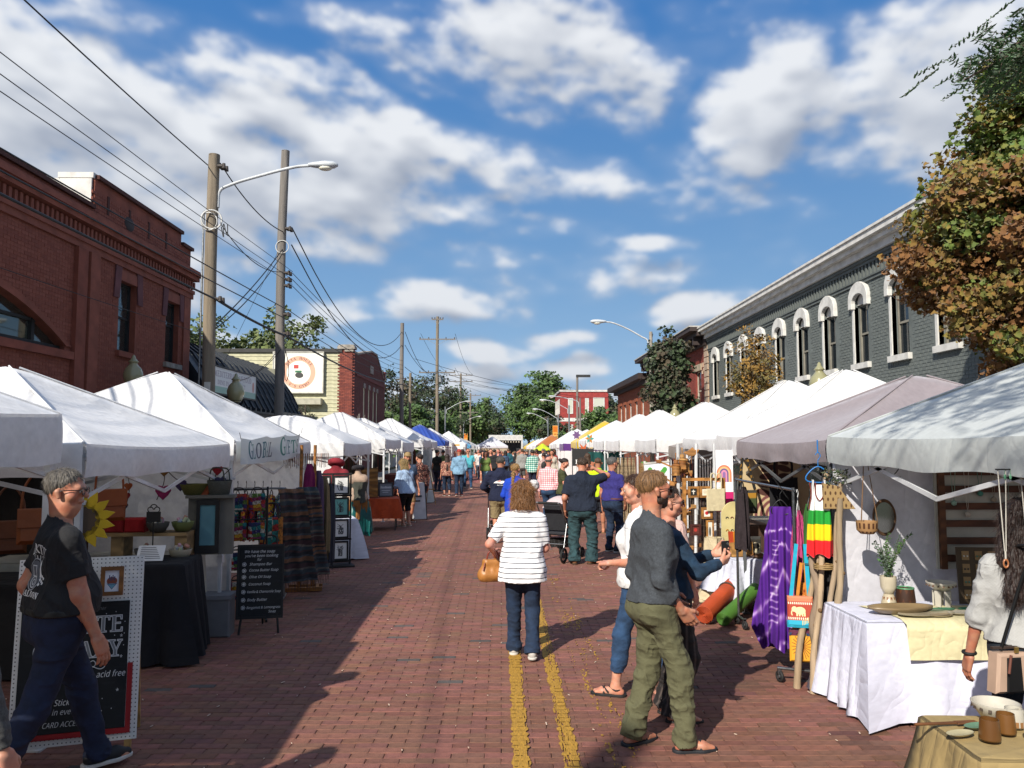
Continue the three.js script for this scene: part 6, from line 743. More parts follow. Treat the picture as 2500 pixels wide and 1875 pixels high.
person('woman in a pale blue blouse and black capris leaning over the orange table', -2.32, -19.6, -PI * .72, { H: 1.62, fem: 1, w: 1.25, res: .014, lean: .18, head: [.1, .2], L: [.12, .5, .17], R: [-.1, .52, .2, [-1, -.4, -.4]], shirt: { m: CL(tex(64, (u, v) => (u * 16) % 1 > .5 ? [.55, .66, .78] : [.66, .74, .84]), 'blouse', 2), sleeve: 1.3, hem: .49, loose: .03, flare: .018, sloose: .028 }, pants: { m: tee('#131417'), len: 1.25, loose: .014 }, shoe: { sandal: 1, m: plain('#c9bda8') }, hair: { style: 'bob', c: '#a58a58' }, extra(J, r) { obj('shoulder_strap', tube([[.08, .82 * J.H, -.05], [0, .74 * J.H, -.15], [-.12, .62 * J.H, -.13], [-.18, .55 * J.H, .02]], .006, 20, 5), plain('#3a2c24'), r); } });
person('man in a tan cap and slate blue polo with khaki shorts facing the street', -2.42, -20.6, .55, { H: 1.76, w: 1.08, res: .014, skin: 'tan', head: [-.2, 0], shirt: { m: tee('#3a4a60'), sleeve: .62, hem: .51, loose: .022 }, pants: { m: tee('#8a6c48'), len: .95, loose: .026 }, shoe: sh(plain('#8a5a3a')), cap: plain('#a58a5c'), hair: { style: 'short', c: '#3a2416', beard: '#4a2a16', a: .93 } });
person('person in a dark floral shirt and jeans bending to the stall', -2.18, -21.6, -PI * .75, { H: 1.72, w: 1.1, res: .015, lean: .1, shirt: { m: CL(floralT([.12, .08, .08], [.7, .5, .42], [.45, .12, .1], [.2, .1, .1]), 'floral3', 4), sleeve: .7, hem: .5, loose: .03 }, pants: { m: jeans, loose: .012 }, shoe: bkS, hair: { style: 'short', c: '#3a2618' } });
person('woman in a blue jacket and shorts holding a white cup', -.98, -42, .1, { H: 1.64, fem: 1, res: .02, L: [.04, .66, .16], R: [-.05, .6, .15], shirt: { m: denim('#3d567a'), sleeve: 1.6, hem: .52, loose: .02 }, pants: { m: tee('#2c2b26'), len: .55, loose: .02 }, shoe: whS, hair: { style: 'bob', c: '#2e1d16' }, nohands: 1 });
person('vendor in a green patterned cap behind the purple polo man', 2.9, -16.2, PI * .7, { H: 1.62, fem: 1, res: .016, cap: plain('#5f8a3c'), shirt: { m: tee('#4a3a3a'), sleeve: .8, hem: .5 }, pants: { m: blk }, shoe: bkS, hair: { style: 'bob', c: '#a07a45' } });
person('child in a lavender shirt beside the blonde braid', .28, -21, PI, { H: 1.5, res: .017, shirt: { m: tee('#6a6fa8'), sleeve: .6, hem: .5 }, pants: { m: jeans }, shoe: bkS, hair: { style: 'bob', c: '#241a16' } });
person('person in a teal sweater in the middle of the far crowd', .38, -47, PI, { H: 1.8, res: .022, shirt: { m: tee('#1e5a68'), sleeve: 1.9, hem: .5, loose: .03 }, pants: { m: jeansD }, shoe: bkS, hair: { style: 'short', c: '#7a6248' }, nohands: 1 });
person('person in a black T-shirt left of the navy jacket man', -.35, -38, PI - .3, { H: 1.74, res: .022, shirt: { m: tee('#1b1c1f'), sleeve: .6, hem: .5 }, pants: { m: blk }, shoe: bkS, hair: { style: 'short', c: '#2a1e18' }, nohands: 1 });
person('young man in dark clothes coming this way past the green shirt woman', -.55, -40, .2, { H: 1.76, res: .022, shirt: { m: tee('#23262c'), sleeve: .6, hem: .5 }, pants: { m: jeansD }, shoe: bkS, hair: { style: 'short', c: '#201611' }, nohands: 1 });
{ // walkers in the middle distance
  const r = rng(17), cols = ['#2b3140', '#8a2f2a', '#d2cfc8', '#3f5a78', '#20242a', '#8c8a82', '#5a6b3c', '#c47a5a', '#3a2f4a', '#b8b0a0'], nm = ['navy', 'brick red', 'off white', 'steel blue', 'charcoal', 'stone grey', 'moss green', 'coral', 'plum', 'oatmeal'], pl = ['beside the purple valance tent', 'before the yellow tent', 'near the blue tent', 'in the middle of the street', 'by the white banner', 'past the plaid shirt man', 'at the left stalls', 'at the right stalls', 'behind the green shirt woman', 'behind the backpack woman'];
  [[2.7, -46], [2.55, -39.5], [-2.6, -44.5], [.2, -44], [-2.4, -50], [1.7, -41], [-2.75, -37.5], [2.9, -27], [-.2, -46.5], [2.2, -35]].forEach(([x, z], i) => person('visitor in a ' + nm[i] + ' top ' + pl[i], x, z, r() < .4 ? (r() - .5) : PI + (r() - .5) * 1.6, { H: 1.6 + r() * .2, fem: i % 2, res: .022, nohands: 1, skin: ['tan', 'light', 'pink'][i % 3], shirt: { m: tee(cols[i]), sleeve: i % 3 ? .6 : 1.9, hem: .5, loose: .022 }, pants: { m: [jeans, jeansD, tee('#7a6c52'), blk][i % 4], len: i % 4 === 2 ? .9 : 2 }, shoe: bkS, hair: { style: i % 2 ? ['bob', 'long', 'bun'][i % 3] : 'short', c: ['#2e1d14', '#5a3f28', '#8a7a68'][i % 3] } }));
}
{ // the far crowd before the stage
  const r = rng(91), cols = ['#23262e', '#3b4a66', '#7d2a26', '#c9c5bf', '#56606b', '#1c1c1e', '#8c7a62', '#2f4a3c', '#b06a5a', '#4b3a5a', '#dcd8d0', '#284a7a', '#a84a30', '#6b6e70'], hc = ['#241811', '#3d281a', '#6b4b2c', '#8a8378', '#9a7a48', '#1a1412'];
  const protos = [];
  for (let i = 0; i < 96; i++) {
    const k = i / 96, z = -43 - 52 * Math.pow(k, 1.25) - r() * 4, x = (r() * 2 - 1) * (2.5 - .2 * k) + .1, c = cols[fl(r() * cols.length)], face = r() < .35, fm = r() < .5, H = 1.55 + r() * .25;
    person('one of the distant visitors crowding the street before the stage', x, z, face ? (r() - .5) * .8 : PI + (r() - .5) * 1.2, { H, fem: fm, res: .032, hres: .022, nohands: 1, group: 'distant crowd before the stage', skin: ['light', 'tan', 'pink'][i % 3], w: .95 + r() * .25, shirt: { m: tee(c), sleeve: r() < .6 ? .6 : 1.9, hem: .5, loose: .02 }, pants: { m: [jeans, jeansD, jeansL, blk, tee('#7a6c52')][fl(r() * 5)], len: r() < .3 ? .9 : 2 }, hair: { style: fm ? ['bob', 'long', 'bun'][i % 3] : 'short', c: hc[fl(r() * hc.length)], cell: .02 } });
  }
}
// ================= shared makers for stall goods =================
function drapeGeo(w, d, h, o = {}) {                           // cloth over a table: flat top, rounded edge, folded skirt
  const n = 72, sd = o.seed || 1, hem = o.hem ?? .02, lv = [0, .35, .8, .97, 1, 1.02, 1.05, 1.12, 1.25, 1.45, 1.7, 2], r = .04;
  return grid(n, lv.length - 1, (u, vi) => {
    const k = lv[Math.round(vi * (lv.length - 1))], a = u * 4, s = fl(a) % 4, t = a - fl(a); let X, Z, nx, nz; const c = Math.abs(t - .5) * 2;
    if (s === 0) { X = mix(-1, 1, t); Z = 1; nx = 0; nz = 1; } else if (s === 1) { X = 1; Z = mix(1, -1, t); nx = 1; nz = 0; } else if (s === 2) { X = mix(1, -1, t); Z = -1; nx = 0; nz = -1; } else { X = -1; Z = mix(-1, 1, t); nx = -1; nz = 0; }
    if (c > .9) { const q = (c - .9) / .1 * .5; nx = mix(nx, X, q); nz = mix(nz, Z, q); }
    if (k <= 1) return [X * w / 2 * k, h + (k > .99 ? -.004 : 0) + .002 * vn(X * 5, Z * 5, sd), Z * d / 2 * k, X * w / 2 * k, Z * d / 2 * k];
    const f = (k - 1), drop = Math.min(1, f * 1.0), fo = (o.fold ?? .035) * Math.pow(f, .8) * (sin(u * 2 * PI * (o.nf || 13) + sd) + .6 * vn(u * 40, f * 2, sd) + .5 * sin(u * 2 * PI * (o.nf || 13) * 2.3 + sd * 3)), out = .012 + (o.flare ?? .05) * f + fo + (c > .86 ? (c - .86) / .14 * (o.corner ?? .07) * f : 0);
    return [X * w / 2 + nx * out, mix(h, hem + .012 * Math.abs(sin(u * 40)), drop), Z * d / 2 + nz * out, u * (w + d) * 2, f * h];
  });
}
function clothTable(name, label, [x, z], turn, w, d, h, mat, o = {}) { const t = thing(name, label, 'table', [x, groundY(z), z], turn, o.group); obj('tabletop', bx(-w / 2 + .01, w / 2 - .01, h - .035, h - .006, -d / 2 + .01, d / 2 - .01), plain('#8b8780'), t); for (const a of [-1, 1]) for (const b of [-1, 1]) obj('leg', bar([a * (w / 2 - .06), 0, b * (d / 2 - .06)], [a * (w / 2 - .06), h - .03, b * (d / 2 - .06)], .014), metal('#6a6d70'), t); raw('tablecloth', drapeGeo(w, d, h, o), mat, t); return t; }
// hanging cloth body: rows of [height, half width, half depth], folded round
function hangGeo(rows, o = {}) { const n = o.n || 48, nv = o.nv || 22, sd = o.seed || 2; return grid(n, nv, (u, v) => { const k = v * (rows.length - 1), i = Math.min(rows.length - 2, fl(k)), t = k - i, y = mix(rows[i][0], rows[i + 1][0], t), w = mix(rows[i][1], rows[i + 1][1], t), d = mix(rows[i][2], rows[i + 1][2], t), a = u * 2 * PI, f = 1 + (o.amp ?? .12) * Math.pow(v, .7) * sin(a * (o.nf || 7) + sd + v * 1.5) + .05 * vn(cos(a) * 3, v * 6, sin(a) * 3 + sd), ox = (o.sway || 0) * sin(v * 3 + sd); const fz = (o.fz ?? .022) * Math.pow(v, .5) * Math.min(1, w / .08) * (sin(cos(a) * w * 95 + sd * 2 + v * 2) + .6 * sin(cos(a) * w * 47 + sd)); return [cos(a) * w * f + ox, y + (v > .98 ? (o.ragged || .015) * sin(a * 5 + sd) : 0), sin(a) * d * f * (1 + .3 * sin(a * 3 + sd)) + fz, (cos(a) + 1) / 2, 1 - v]; }); }
function hanger(parent, y, w, c = '#2a2a2a') { const m = plain(c, .4); obj('hanger', [tube([[0, y + .12, 0], [.02, y + .16, 0], [0, y + .19, 0], [-.02, y + .165, 0]], .004, 12, 5), tube([[0, y + .12, 0], [0, y + .07, 0]], .004, 4, 5), tube([[0, y + .07, 0], [w, y - .02, 0], [w * .9, y - .05, 0], [-w * .9, y - .05, 0], [-w, y - .02, 0]], .006, 24, 5, true)], m, parent); }
const art = (k, w, h, fn) => M('#ffffff', .7, { map: canvasTex(w, h, fn), key: 'art' + k });
function panel(w, h, d, x, y, z) { return setUV(fix(box(w, h, d, x, y, z)), (X, Y) => [(X - x) / w + .5, (Y - y) / h + .5]); }
function framed(name, label, [x, y, z], turn, w, h, fm, am, tilt = 0, cat = 'picture', grp) { const t = thing(name, label, cat, [x, y, z], turn, grp); t.rotation.order = 'YXZ'; t.rotation.x = tilt; const f = .028 * Math.min(1, w / .15); obj('frame', [bx(-w / 2, w / 2, h - f, h, -.012, .014), bx(-w / 2, w / 2, 0, f, -.012, .014), bx(-w / 2, -w / 2 + f, f, h - f, -.012, .014), bx(w / 2 - f, w / 2, f, h - f, -.012, .014)], fm, t); raw('picture', panel(w - f * 1.6, h - f * 1.6, .006, 0, h / 2, 0), am, t); return t; }
const chalkT = (x, w, h, lines) => { x.fillStyle = '#14181b'; x.fillRect(0, 0, w, h); for (let i = 0; i < 60; i++) { x.fillStyle = 'rgba(200,205,210,.035)'; x.fillRect((i * 97) % w, (i * 61) % h, 90, 14); } for (const [s, X, Y, sz, c, f] of lines) { x.fillStyle = c || '#c9ccce'; x.font = (f || 'italic') + ' ' + sz + 'px sans-serif'; x.fillText(s, X, Y, w - X - 10); } };

// ================= left side =================
{ // pegboard easel with chalk sign
  const t = thing('chalkboard_easel', 'white pegboard easel with a red edged chalkboard reading card accepted', 'sign', [-2.74, 0, -5.28], .30); t.rotation.order = 'YXZ'; t.rotation.x = -.10;
  const dots = canvasTex(512, 768, (x, w, h) => { x.fillStyle = '#dddcd6'; x.fillRect(0, 0, w, h); x.fillStyle = '#3a3a38'; for (let i = 0; i < 30; i++) for (let j = 0; j < 45; j++) { x.beginPath(); x.arc(9 + i * 17, 9 + j * 17, 2.6, 0, 7); x.fill(); } });
  raw('pegboard', panel(.74, 1.17, .012, 0, .665, 0), M('#ffffff', .7, { map: dots, key: 'pegboard' }), t); obj('leg', bx(.30, .34, 0, .08, -.03, .02), woodM('#c9a468'), t); obj('leg', bx(-.34, -.30, 0, .08, -.03, .02), woodM('#c9a468'), t); obj('rear_leg', [beam([-.32, 1.2, -.02], [-.32, .02, -.5], .035), beam([.32, 1.2, -.02], [.32, .02, -.5], .035)], woodM('#c9a468'), t);
  const cb = canvasTex(768, 820, (x, w, h) => { chalkT(x, w, h, [['by a Local Designer', 300, 54, 34, '#6b7073'], ['100% acid free', 400, 490, 54, '#d4d6d6'], ['prints!', 340, 566, 58, '#d0d2d3'], ['♥', 530, 560, 46, '#d0d2d3', 'bold'], ['a Sticker or Pin', 220, 648, 52, '#d4d6d6'], ['in every Print!!', 250, 706, 50, '#b8bbbd'], ['* CARD ACCEPTED *', 150, 782, 46, '#b9bcbe']]); x.font = 'bold 150px serif'; x.textAlign = 'right'; x.lineWidth = 5; x.strokeStyle = '#cfd2d4'; x.fillStyle = '#7b8084'; for (const [s, y] of [['CUTE', 200], ['GALAXY', 360]]) { x.fillText(s, w - 40, y, 640); x.strokeText(s, w - 40, y, 640); } x.lineWidth = 5; x.beginPath(); x.arc(520, 400, 20, 0, 7); x.moveTo(470, 430); x.bezierCurveTo(520, 380, 560, 470, 610, 420); x.stroke(); x.fillStyle = '#cfd2d4'; for (let i = 0; i < 26; i++) { x.beginPath(); x.arc(260 + (i * 137) % 480, 60 + (i * 211) % 700, 3.5, 0, 7); x.fill(); } x.font = '44px sans-serif'; for (const [a, b] of [[730, 250], [735, 385], [720, 600]]) x.fillText('*', a, b); });
  raw('chalkboard', panel(.63, .80, .012, -.02, .56, .014), M('#ffffff', .85, { map: cb, key: 'chalk1' }), t); obj('red_edge', [bx(-.35, .33, .125, .158, .006, .024), bx(.30, .33, .158, .56, .006, .024)], plain('#a3141b'), t);
  const fm = woodM('#a9743c'), gem = art('gem', 128, 176, (x, w, h) => { x.fillStyle = '#e2e4ea'; x.fillRect(0, 0, w, h); x.fillStyle = '#8a4a3a'; x.beginPath(); x.ellipse(64, 88, 42, 32, 0, 0, 7); x.fill(); x.fillStyle = '#3d4a6a'; for (let i = 0; i < 4; i++) x.fillRect(38 + i * 14, 42 + (i % 2) * 10, 8, 34); x.fillStyle = '#6fa3b8'; x.beginPath(); x.moveTo(26, 108); x.lineTo(102, 108); x.lineTo(64, 152); x.closePath(); x.fill(); x.strokeStyle = '#2c3a58'; x.lineWidth = 3; x.beginPath(); x.moveTo(26, 108); x.lineTo(64, 152); x.lineTo(102, 108); x.lineTo(64, 118); x.closePath(); x.stroke(); });
  framed('picture_frame', 'small brown framed print of a gem on the pegboard easel', [-2.55, 1.01, -5.325], .30, .135, .185, fm, gem, -.1); framed('picture_frame', 'small dark framed print half hidden on the pegboard easel', [-2.71, .95, -5.28], .30, .12, .19, plain('#2b2620'), art('oval', 96, 140, (x, w, h) => { x.fillStyle = '#d8d4c6'; x.fillRect(0, 0, w, h); x.strokeStyle = '#3a3833'; x.lineWidth = 6; x.beginPath(); x.ellipse(48, 70, 28, 46, 0, 0, 7); x.stroke(); x.fillStyle = '#55504a'; x.beginPath(); x.ellipse(48, 72, 14, 26, 0, 0, 7); x.fill(); }), -.1);
}
{ // sunflower sign
  const t = thing('sunflower_sign', 'yellow wooden sunflower sign with a brown centre', 'sign', [-2.98, 1.46, -5.75], .3); const pm = plain('#e0b716');
  for (let i = 0; i < 14; i++) { const a = i / 14 * 2 * PI, g = ext([[-.035, .1], [0, .085], [.035, .1], [.028, .16], [0, .215], [-.028, .16]], .008, .002); g.rotateZ(a); obj('petal', g, pm, t); } obj('centre', at(cyl(.115, .115, .02, 0, 0, .01, 28), 0, 0, 0, PI / 2), plain('#5a4632'), t); obj('stake', bar([0, -.1, -.01], [0, -1.46, -.02], .01), woodM('#9a7a4a'), t);
}
// dark stall interior behind the walking man: leather goods
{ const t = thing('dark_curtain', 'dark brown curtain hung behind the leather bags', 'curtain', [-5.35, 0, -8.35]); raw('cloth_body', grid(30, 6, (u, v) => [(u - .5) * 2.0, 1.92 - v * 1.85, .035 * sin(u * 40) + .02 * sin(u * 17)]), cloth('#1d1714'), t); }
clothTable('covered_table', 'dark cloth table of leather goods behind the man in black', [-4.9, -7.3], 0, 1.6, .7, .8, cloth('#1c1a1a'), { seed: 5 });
[[-3.95, 1.5, -6.9, '#8a4a22', 'brown leather satchel hanging in the dark stall behind the man in black'], [-4.5, 1.35, -7.4, '#6b3a1c', 'dark leather bag hanging beside the brown satchel'], [-3.72, 1.62, -7.65, '#9c4f1e', 'orange leather backpack hanging behind the walking man'], [-4.2, 1.1, -7.9, '#4a2a18', 'chocolate leather bag at the back of the dark stall']].forEach(([x, y, z, c, l], i) => { const t = thing('leather_bag', l, 'bag', [x, y - .35, z], .4 + i * .2, 'leather bags in the dark stall'); const m = M(c, .45, { map: T.mottle, bumpMap: T.bumpFine, bumpScale: .002, key: 'leather' + c }); obj('body', chamfer(.3, .3, .1, .035, 0, .15, 0), m, t); obj('flap', [chamfer(.29, .16, .014, .006, 0, .22, .06)], m, t); obj('strap', tube([[-.13, .28, 0], [-.1, .5, 0], [0, .62, 0], [.1, .5, 0], [.13, .28, 0]], .011, 24, 5), m, t); });
obj('carton', [bx(-.16, .16, 0, .42, -.12, .12)], plain('#a5814f'), tag(thing('cardboard_box', 'open cardboard box on the ground behind the walking man', 'box', [-3.05, 0, -4.75], .3), null, null)); { const b = scene.children[scene.children.length - 1]; obj('flap', at(box(.32, .01, .14, 0, .46, .16), 0, 0, 0, -.2), plain('#b8945f'), b); }
// black draped table and soap stall
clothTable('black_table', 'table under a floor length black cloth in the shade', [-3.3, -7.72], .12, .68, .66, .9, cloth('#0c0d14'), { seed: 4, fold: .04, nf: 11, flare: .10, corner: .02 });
clothTable('soap_table', 'pale cloth table at the back of the soap stall', [-4.1, -8.25], .1, 1.9, .7, .86, cloth('#b6b2a4'), { seed: 8 });
{ const wd = woodM('#a98f66'), s = thing('display_shelf', 'low wooden plank shelf on crates holding red boxes and soaps', 'shelf', [-3.75, .87, -8.1], .1); obj('plank', bx(-.75, .62, .22, .25, -.14, .16), wd, s); for (const x of [-.68, -.1, .5]) obj('crate', [bx(x, x + .12, 0, .22, -.13, .13)], wd, s); 
  const rb = thing('red_box_row', 'row of red cloth wrapped boxes on the plank shelf', 'box', [-3.85, 1.12, -8.08], .1); for (let i = 0; i < 3; i++) obj('box', chamfer(.19, .14, .16, .015, -.2 + i * .2, .07, 0), cloth(i === 1 ? '#8a1118' : '#9c131a'), rb);
  const cols = ['#d8a9b8', '#c9bfa6', '#b6c29a', '#e0d6c4', '#c48b7a', '#a9b5c4']; [[-3.42, 1.13, -8.05, 'round wire basket of pastel soaps beside the red boxes'], [-3.2, 1.13, -8.12, 'green basket of wrapped soaps at the shelf end'], [-3.5, .88, -7.98, 'grey wire basket of soaps under the plank shelf'], [-3.15, .88, -7.95, 'shallow dish of pale soaps by the frame stand']].forEach(([x, y, z, l], k) => { const b = thing('soap_basket', l, 'basket', [x, y, z], 0, 'soap baskets'); obj('bowl', lathe([[0, 0], [.07, 0], [.1, .05], [.11, .09], [.1, .09], [.085, .04], [0, .015]], 18), plain(['#5a5a55', '#6d7a45', '#6b6b6b', '#b8b09a'][k]), b); const r = rng(k + 3); for (let i = 0; i < 9; i++) { const a = r() * 6.28, q = r() * .07; const m = obj('soap', chamfer(.05, .025, .035, .006), plain(cols[(i + k) % 6]), b); m.position.set(cos(a) * q, .07 + r() * .05, sin(a) * q); m.rotation.set(r(), r() * 3, r()); } });
  const e = thing('scroll_sign', 'small black scrolled metal sign holder standing among the soaps', 'sign', [-3.38, .9, -7.85], .15); obj('stem', [bar([0, 0, 0], [0, .34, 0], .006), cyl(.05, .06, .012, 0, .006, 0)], blk, e); obj('plate', box(.13, .1, .01, 0, .39, 0), plain('#1a1c1e'), e); obj('scroll', [at(new THREE.TorusGeometry(.025, .005, 6, 14, 4.4), -.03, .46, 0), at(new THREE.TorusGeometry(.025, .005, 6, 14, 4.4), .03, .46, 0, 0, PI), at(new THREE.TorusGeometry(.03, .005, 6, 14, 3.2), 0, .48, 0)], blk, e);
  const n = thing('price_sheet', 'printed white price sheet propped on the black table', 'sign', [-3.28, .91, -7.55], .15); n.rotation.order = 'YXZ'; n.rotation.x = -.7; raw('sheet', panel(.24, .17, .004, 0, .085, 0), art('sheet', 128, 96, (x, w, h) => { x.fillStyle = '#d9d9d9'; x.fillRect(0, 0, w, h); x.fillStyle = '#555'; for (let i = 0; i < 7; i++) x.fillRect(14, 12 + i * 11, 70 + (i * 37) % 32, 4); }), n);
  const f = thing('tall_frame', 'black frame with a teal panel leaning on a grey stand', 'picture', [-3.02, .86, -8.3], .2); obj('stand', [bx(-.2, .24, 0, .58, -.18, -.05), bx(-.22, .26, .58, .61, -.2, .02)], plain('#6c6a62'), f); obj('frame', [bx(-.11, -.075, .02, .56, -.02, .02), bx(.075, .11, .02, .56, -.02, .02), bx(-.075, .075, .51, .56, -.02, .02), bx(-.075, .075, .02, .1, -.02, .02)], blk, f); obj('panel', bx(-.075, .075, .1, .51, -.01, .004), plain('#5a8c98'), f); 
  const k = thing('seagrass_basket', 'grey green woven basket with two loop handles on the stand', 'basket', [-2.95, 1.47, -8.42], 0); obj('body', lathe([[0, 0], [.1, 0], [.125, .14], [.12, .15], [.095, .01], [0, .012]], 20), M('#5d6058', .95, { map: rep(T.heather, 6), bumpMap: rep(T.bumpFine, 3), bumpScale: .006, key: 'weave' }), k); obj('handle', tube([[-.08, .14, .08], [-.05, .27, .09], [.05, .27, .09], [.08, .14, .08]], .008, 16, 5), plain('#4a4d44'), k); obj('handle', tube([[-.08, .14, -.08], [-.05, .26, -.09], [.05, .26, -.09], [.08, .14, -.08]], .008, 16, 5), plain('#4a4d44'), k);
  const k2 = thing('olive_basket', 'shallow olive woven basket left of the handled one', 'basket', [-3.2, 1.47, -8.4], 0); obj('body', lathe([[0, 0], [.1, 0], [.15, .11], [.14, .11], [.09, .012], [0, .012]], 20), M('#6b6a34', .95, { map: rep(T.heather, 6), key: 'weave2' }), k2); obj('handle', at(new THREE.TorusGeometry(.035, .007, 6, 14), -.16, .1, 0), plain('#57562e'), k2);
  const gc = thing('grey_crate', 'grey plastic crate on the bricks below the frame stand', 'crate', [-2.98, 0, -8.55], .1); obj('body', chamfer(.3, .42, .26, .015, 0, .21, 0), plain('#6f7073'), gc); obj('rim', [bx(-.165, .165, .39, .43, -.145, .145)], plain('#7c7d80'), gc); }
{ // heart garland
  const t = thing('heart_garland', 'garland of coloured felt hearts strung under the tent edge', 'garland', [0, 0, 0]); obj('string', [tube([[-3.5, 1.75, -8.35], [-3.35, 1.62, -8.35], [-3.1, 1.555, -8.38], [-2.98, 1.58, -8.4], [-2.9, 1.68, -8.42], [-2.84, 1.74, -8.43]], .005, 40, 5), tube([[-3.5, 1.75, -8.35], [-3.5, 1.6, -8.35], [-3.56, 1.42, -8.33]], .005, 10, 5), tube([[-3.86, 1.7, -8.3], [-3.83, 1.55, -8.3], [-3.87, 1.3, -8.3]], .004, 12, 5)], plain('#3b2f2a'), t);
  const hg = ext([[0, -.06], [.035, -.025], [.058, .012], [.055, .038], [.035, .052], [.012, .045], [0, .03], [-.012, .045], [-.035, .052], [-.055, .038], [-.058, .012], [-.035, -.025]], .014, .008); [[-3.5, 1.73, -8.35, '#7c5a2c', 1.0], [-3.5, 1.5, -8.34, '#8a1f55', 1.15], [-3.33, 1.57, -8.36, '#3a2a55', .9], [-3.1, 1.5, -8.38, '#8c4526', 1.1], [-2.94, 1.6, -8.41, '#3a3550', .9], [-2.98, 1.72, -8.43, '#8a1420', .8], [-3.84, 1.56, -8.3, '#a2542c', .6], [-3.86, 1.46, -8.3, '#8a2a2a', .6], [-3.87, 1.36, -8.3, '#3c3a50', .5], [-3.9, 1.29, -8.3, '#b0702a', .5]].forEach(([x, y, z, c, s], i) => { const m = obj('heart', hg.clone(), cloth(c), t); m.position.set(x, y, z); m.scale.setScalar(s); m.rotation.y = .25 + .2 * sin(i * 3); }); }
// ---- gifts tent
{ const bt = canvasTex(1024, 160, (x, w, h) => { x.fillStyle = '#cfd6d4'; x.fillRect(0, 0, w, h); const s = 'GLOBAL GIFTS'; x.textAlign = 'center'; [...s].forEach((c, i) => { x.font = (i === 0 || i === 7 ? 'bold 150px' : 'bold 124px') + ' serif'; x.fillStyle = ['#3d6a74', '#4a8078', '#58606a'][i % 3]; x.save(); x.translate(110 + i * 74, 128); x.scale(.8, 1.1); x.fillText(c, 0, 0); x.restore(); }); x.fillStyle = '#4a9a78'; x.fillRect(905, 60, 14, 22); });
  const t = thing('lettered_banner', 'hanging white cloth banner hand lettered global gifts', 'banner', [-2.88, 0, -8.85], 0); raw('banner_cloth', grid(40, 8, (u, v) => [.035 * sin(u * 11) * v + .02 * sin(u * 23), mix(2.06 + .09 * u - .03 * Math.abs(sin(u * 3 * PI)), 1.77 + .07 * u - .03 * sin(u * PI), v), -u * 2.65, u, 1 - v]), M('#ffffff', .9, { map: bt, bumpMap: T.bumpSoft, bumpScale: .01, transmission: .15, thickness: 0, roughness: .9, key: 'gbanner' }), t); obj('cord', [bar([0, 2.05, 0], [0, 2.12, .05], .004), bar([0, 2.15, -2.65], [0, 2.22, -2.7], .004)], plain('#888'), t); }
{ const t = thing('soap_chalkboard', 'black chalkboard on an easel listing soaps in white chalk', 'sign', [-2.56, 0, -8.6], .2); t.rotation.order = 'YXZ'; t.rotation.x = -.08; const cb = canvasTex(512, 820, (x, w, h) => { chalkT(x, w, h, [['We have the soap', 56, 70, 46], ["you've been looking", 66, 120, 44], ['for', 210, 164, 40], ['Shampoo Bar', 120, 220, 44], ['Cocoa Butter Soap', 118, 290, 42], ['Olive Oil Soap', 118, 370, 42], ['Coconut Soap', 116, 455, 42], ['Vanilla & Chamomile Soap', 100, 545, 40], ['Body Butter', 104, 640, 44], ['Bergamot & Lemongrass', 100, 730, 40], ['Soap', 360, 780, 40]]); x.strokeStyle = '#c2c5c7'; x.lineWidth = 4; for (const y of [205, 280, 355, 440, 530, 625, 715]) for (let k = 0; k < 5; k++) { x.beginPath(); x.arc(62 + 14 * cos(k * 1.257), y + 14 * sin(k * 1.257), 11, 0, 7); x.stroke(); } });
  raw('board', panel(.44, .72, .016, 0, .54, 0), M('#ffffff', .85, { map: cb, key: 'chalk2' }), t); obj('frame', [bx(-.24, .24, .90, .925, -.012, .016), bx(-.24, .24, .155, .18, -.012, .016), bx(-.24, -.22, .18, .9, -.012, .016), bx(.22, .24, .18, .9, -.012, .016)], plain('#191b1c'), t); obj('leg', bar([-.18, .2, 0], [-.2, 0, .03], .012), blk, t); obj('leg', bar([.18, .2, 0], [.2, 0, .03], .012), blk, t); obj('rear_leg', bar([0, .85, -.02], [0, .05, -.42], .01), blk, t); }
const patch = (k, cols) => tex(64, (u, v) => { const wu = u + .12 * pfbm(u, v, 4, 3), wv = v + .12 * pfbm(v, u, 4, 3), i = fl(wu * 4 + 8), j = fl(wv * 5 + 10), c = cols[(i * 3 + j * 5 + ((i * j) % 3)) % cols.length], n = (pvn(u * 16, v * 16, 16) > .3 ? .6 : .85) + .1 * pvn(u * 32, v * 32, 32); return c.map(q => q * n); });
const hexs = l => l.map(h => { const c = new THREE.Color(h); return [Math.pow(c.r, 1 / 2.2), Math.pow(c.g, 1 / 2.2), Math.pow(c.b, 1 / 2.2)]; });
const P1c = hexs(['#b0241f', '#1f7a7a', '#c99a22', '#3a2a6a', '#8a2a5a', '#20305a', '#c9c2b0', '#a8431f', '#5a7a2a']);
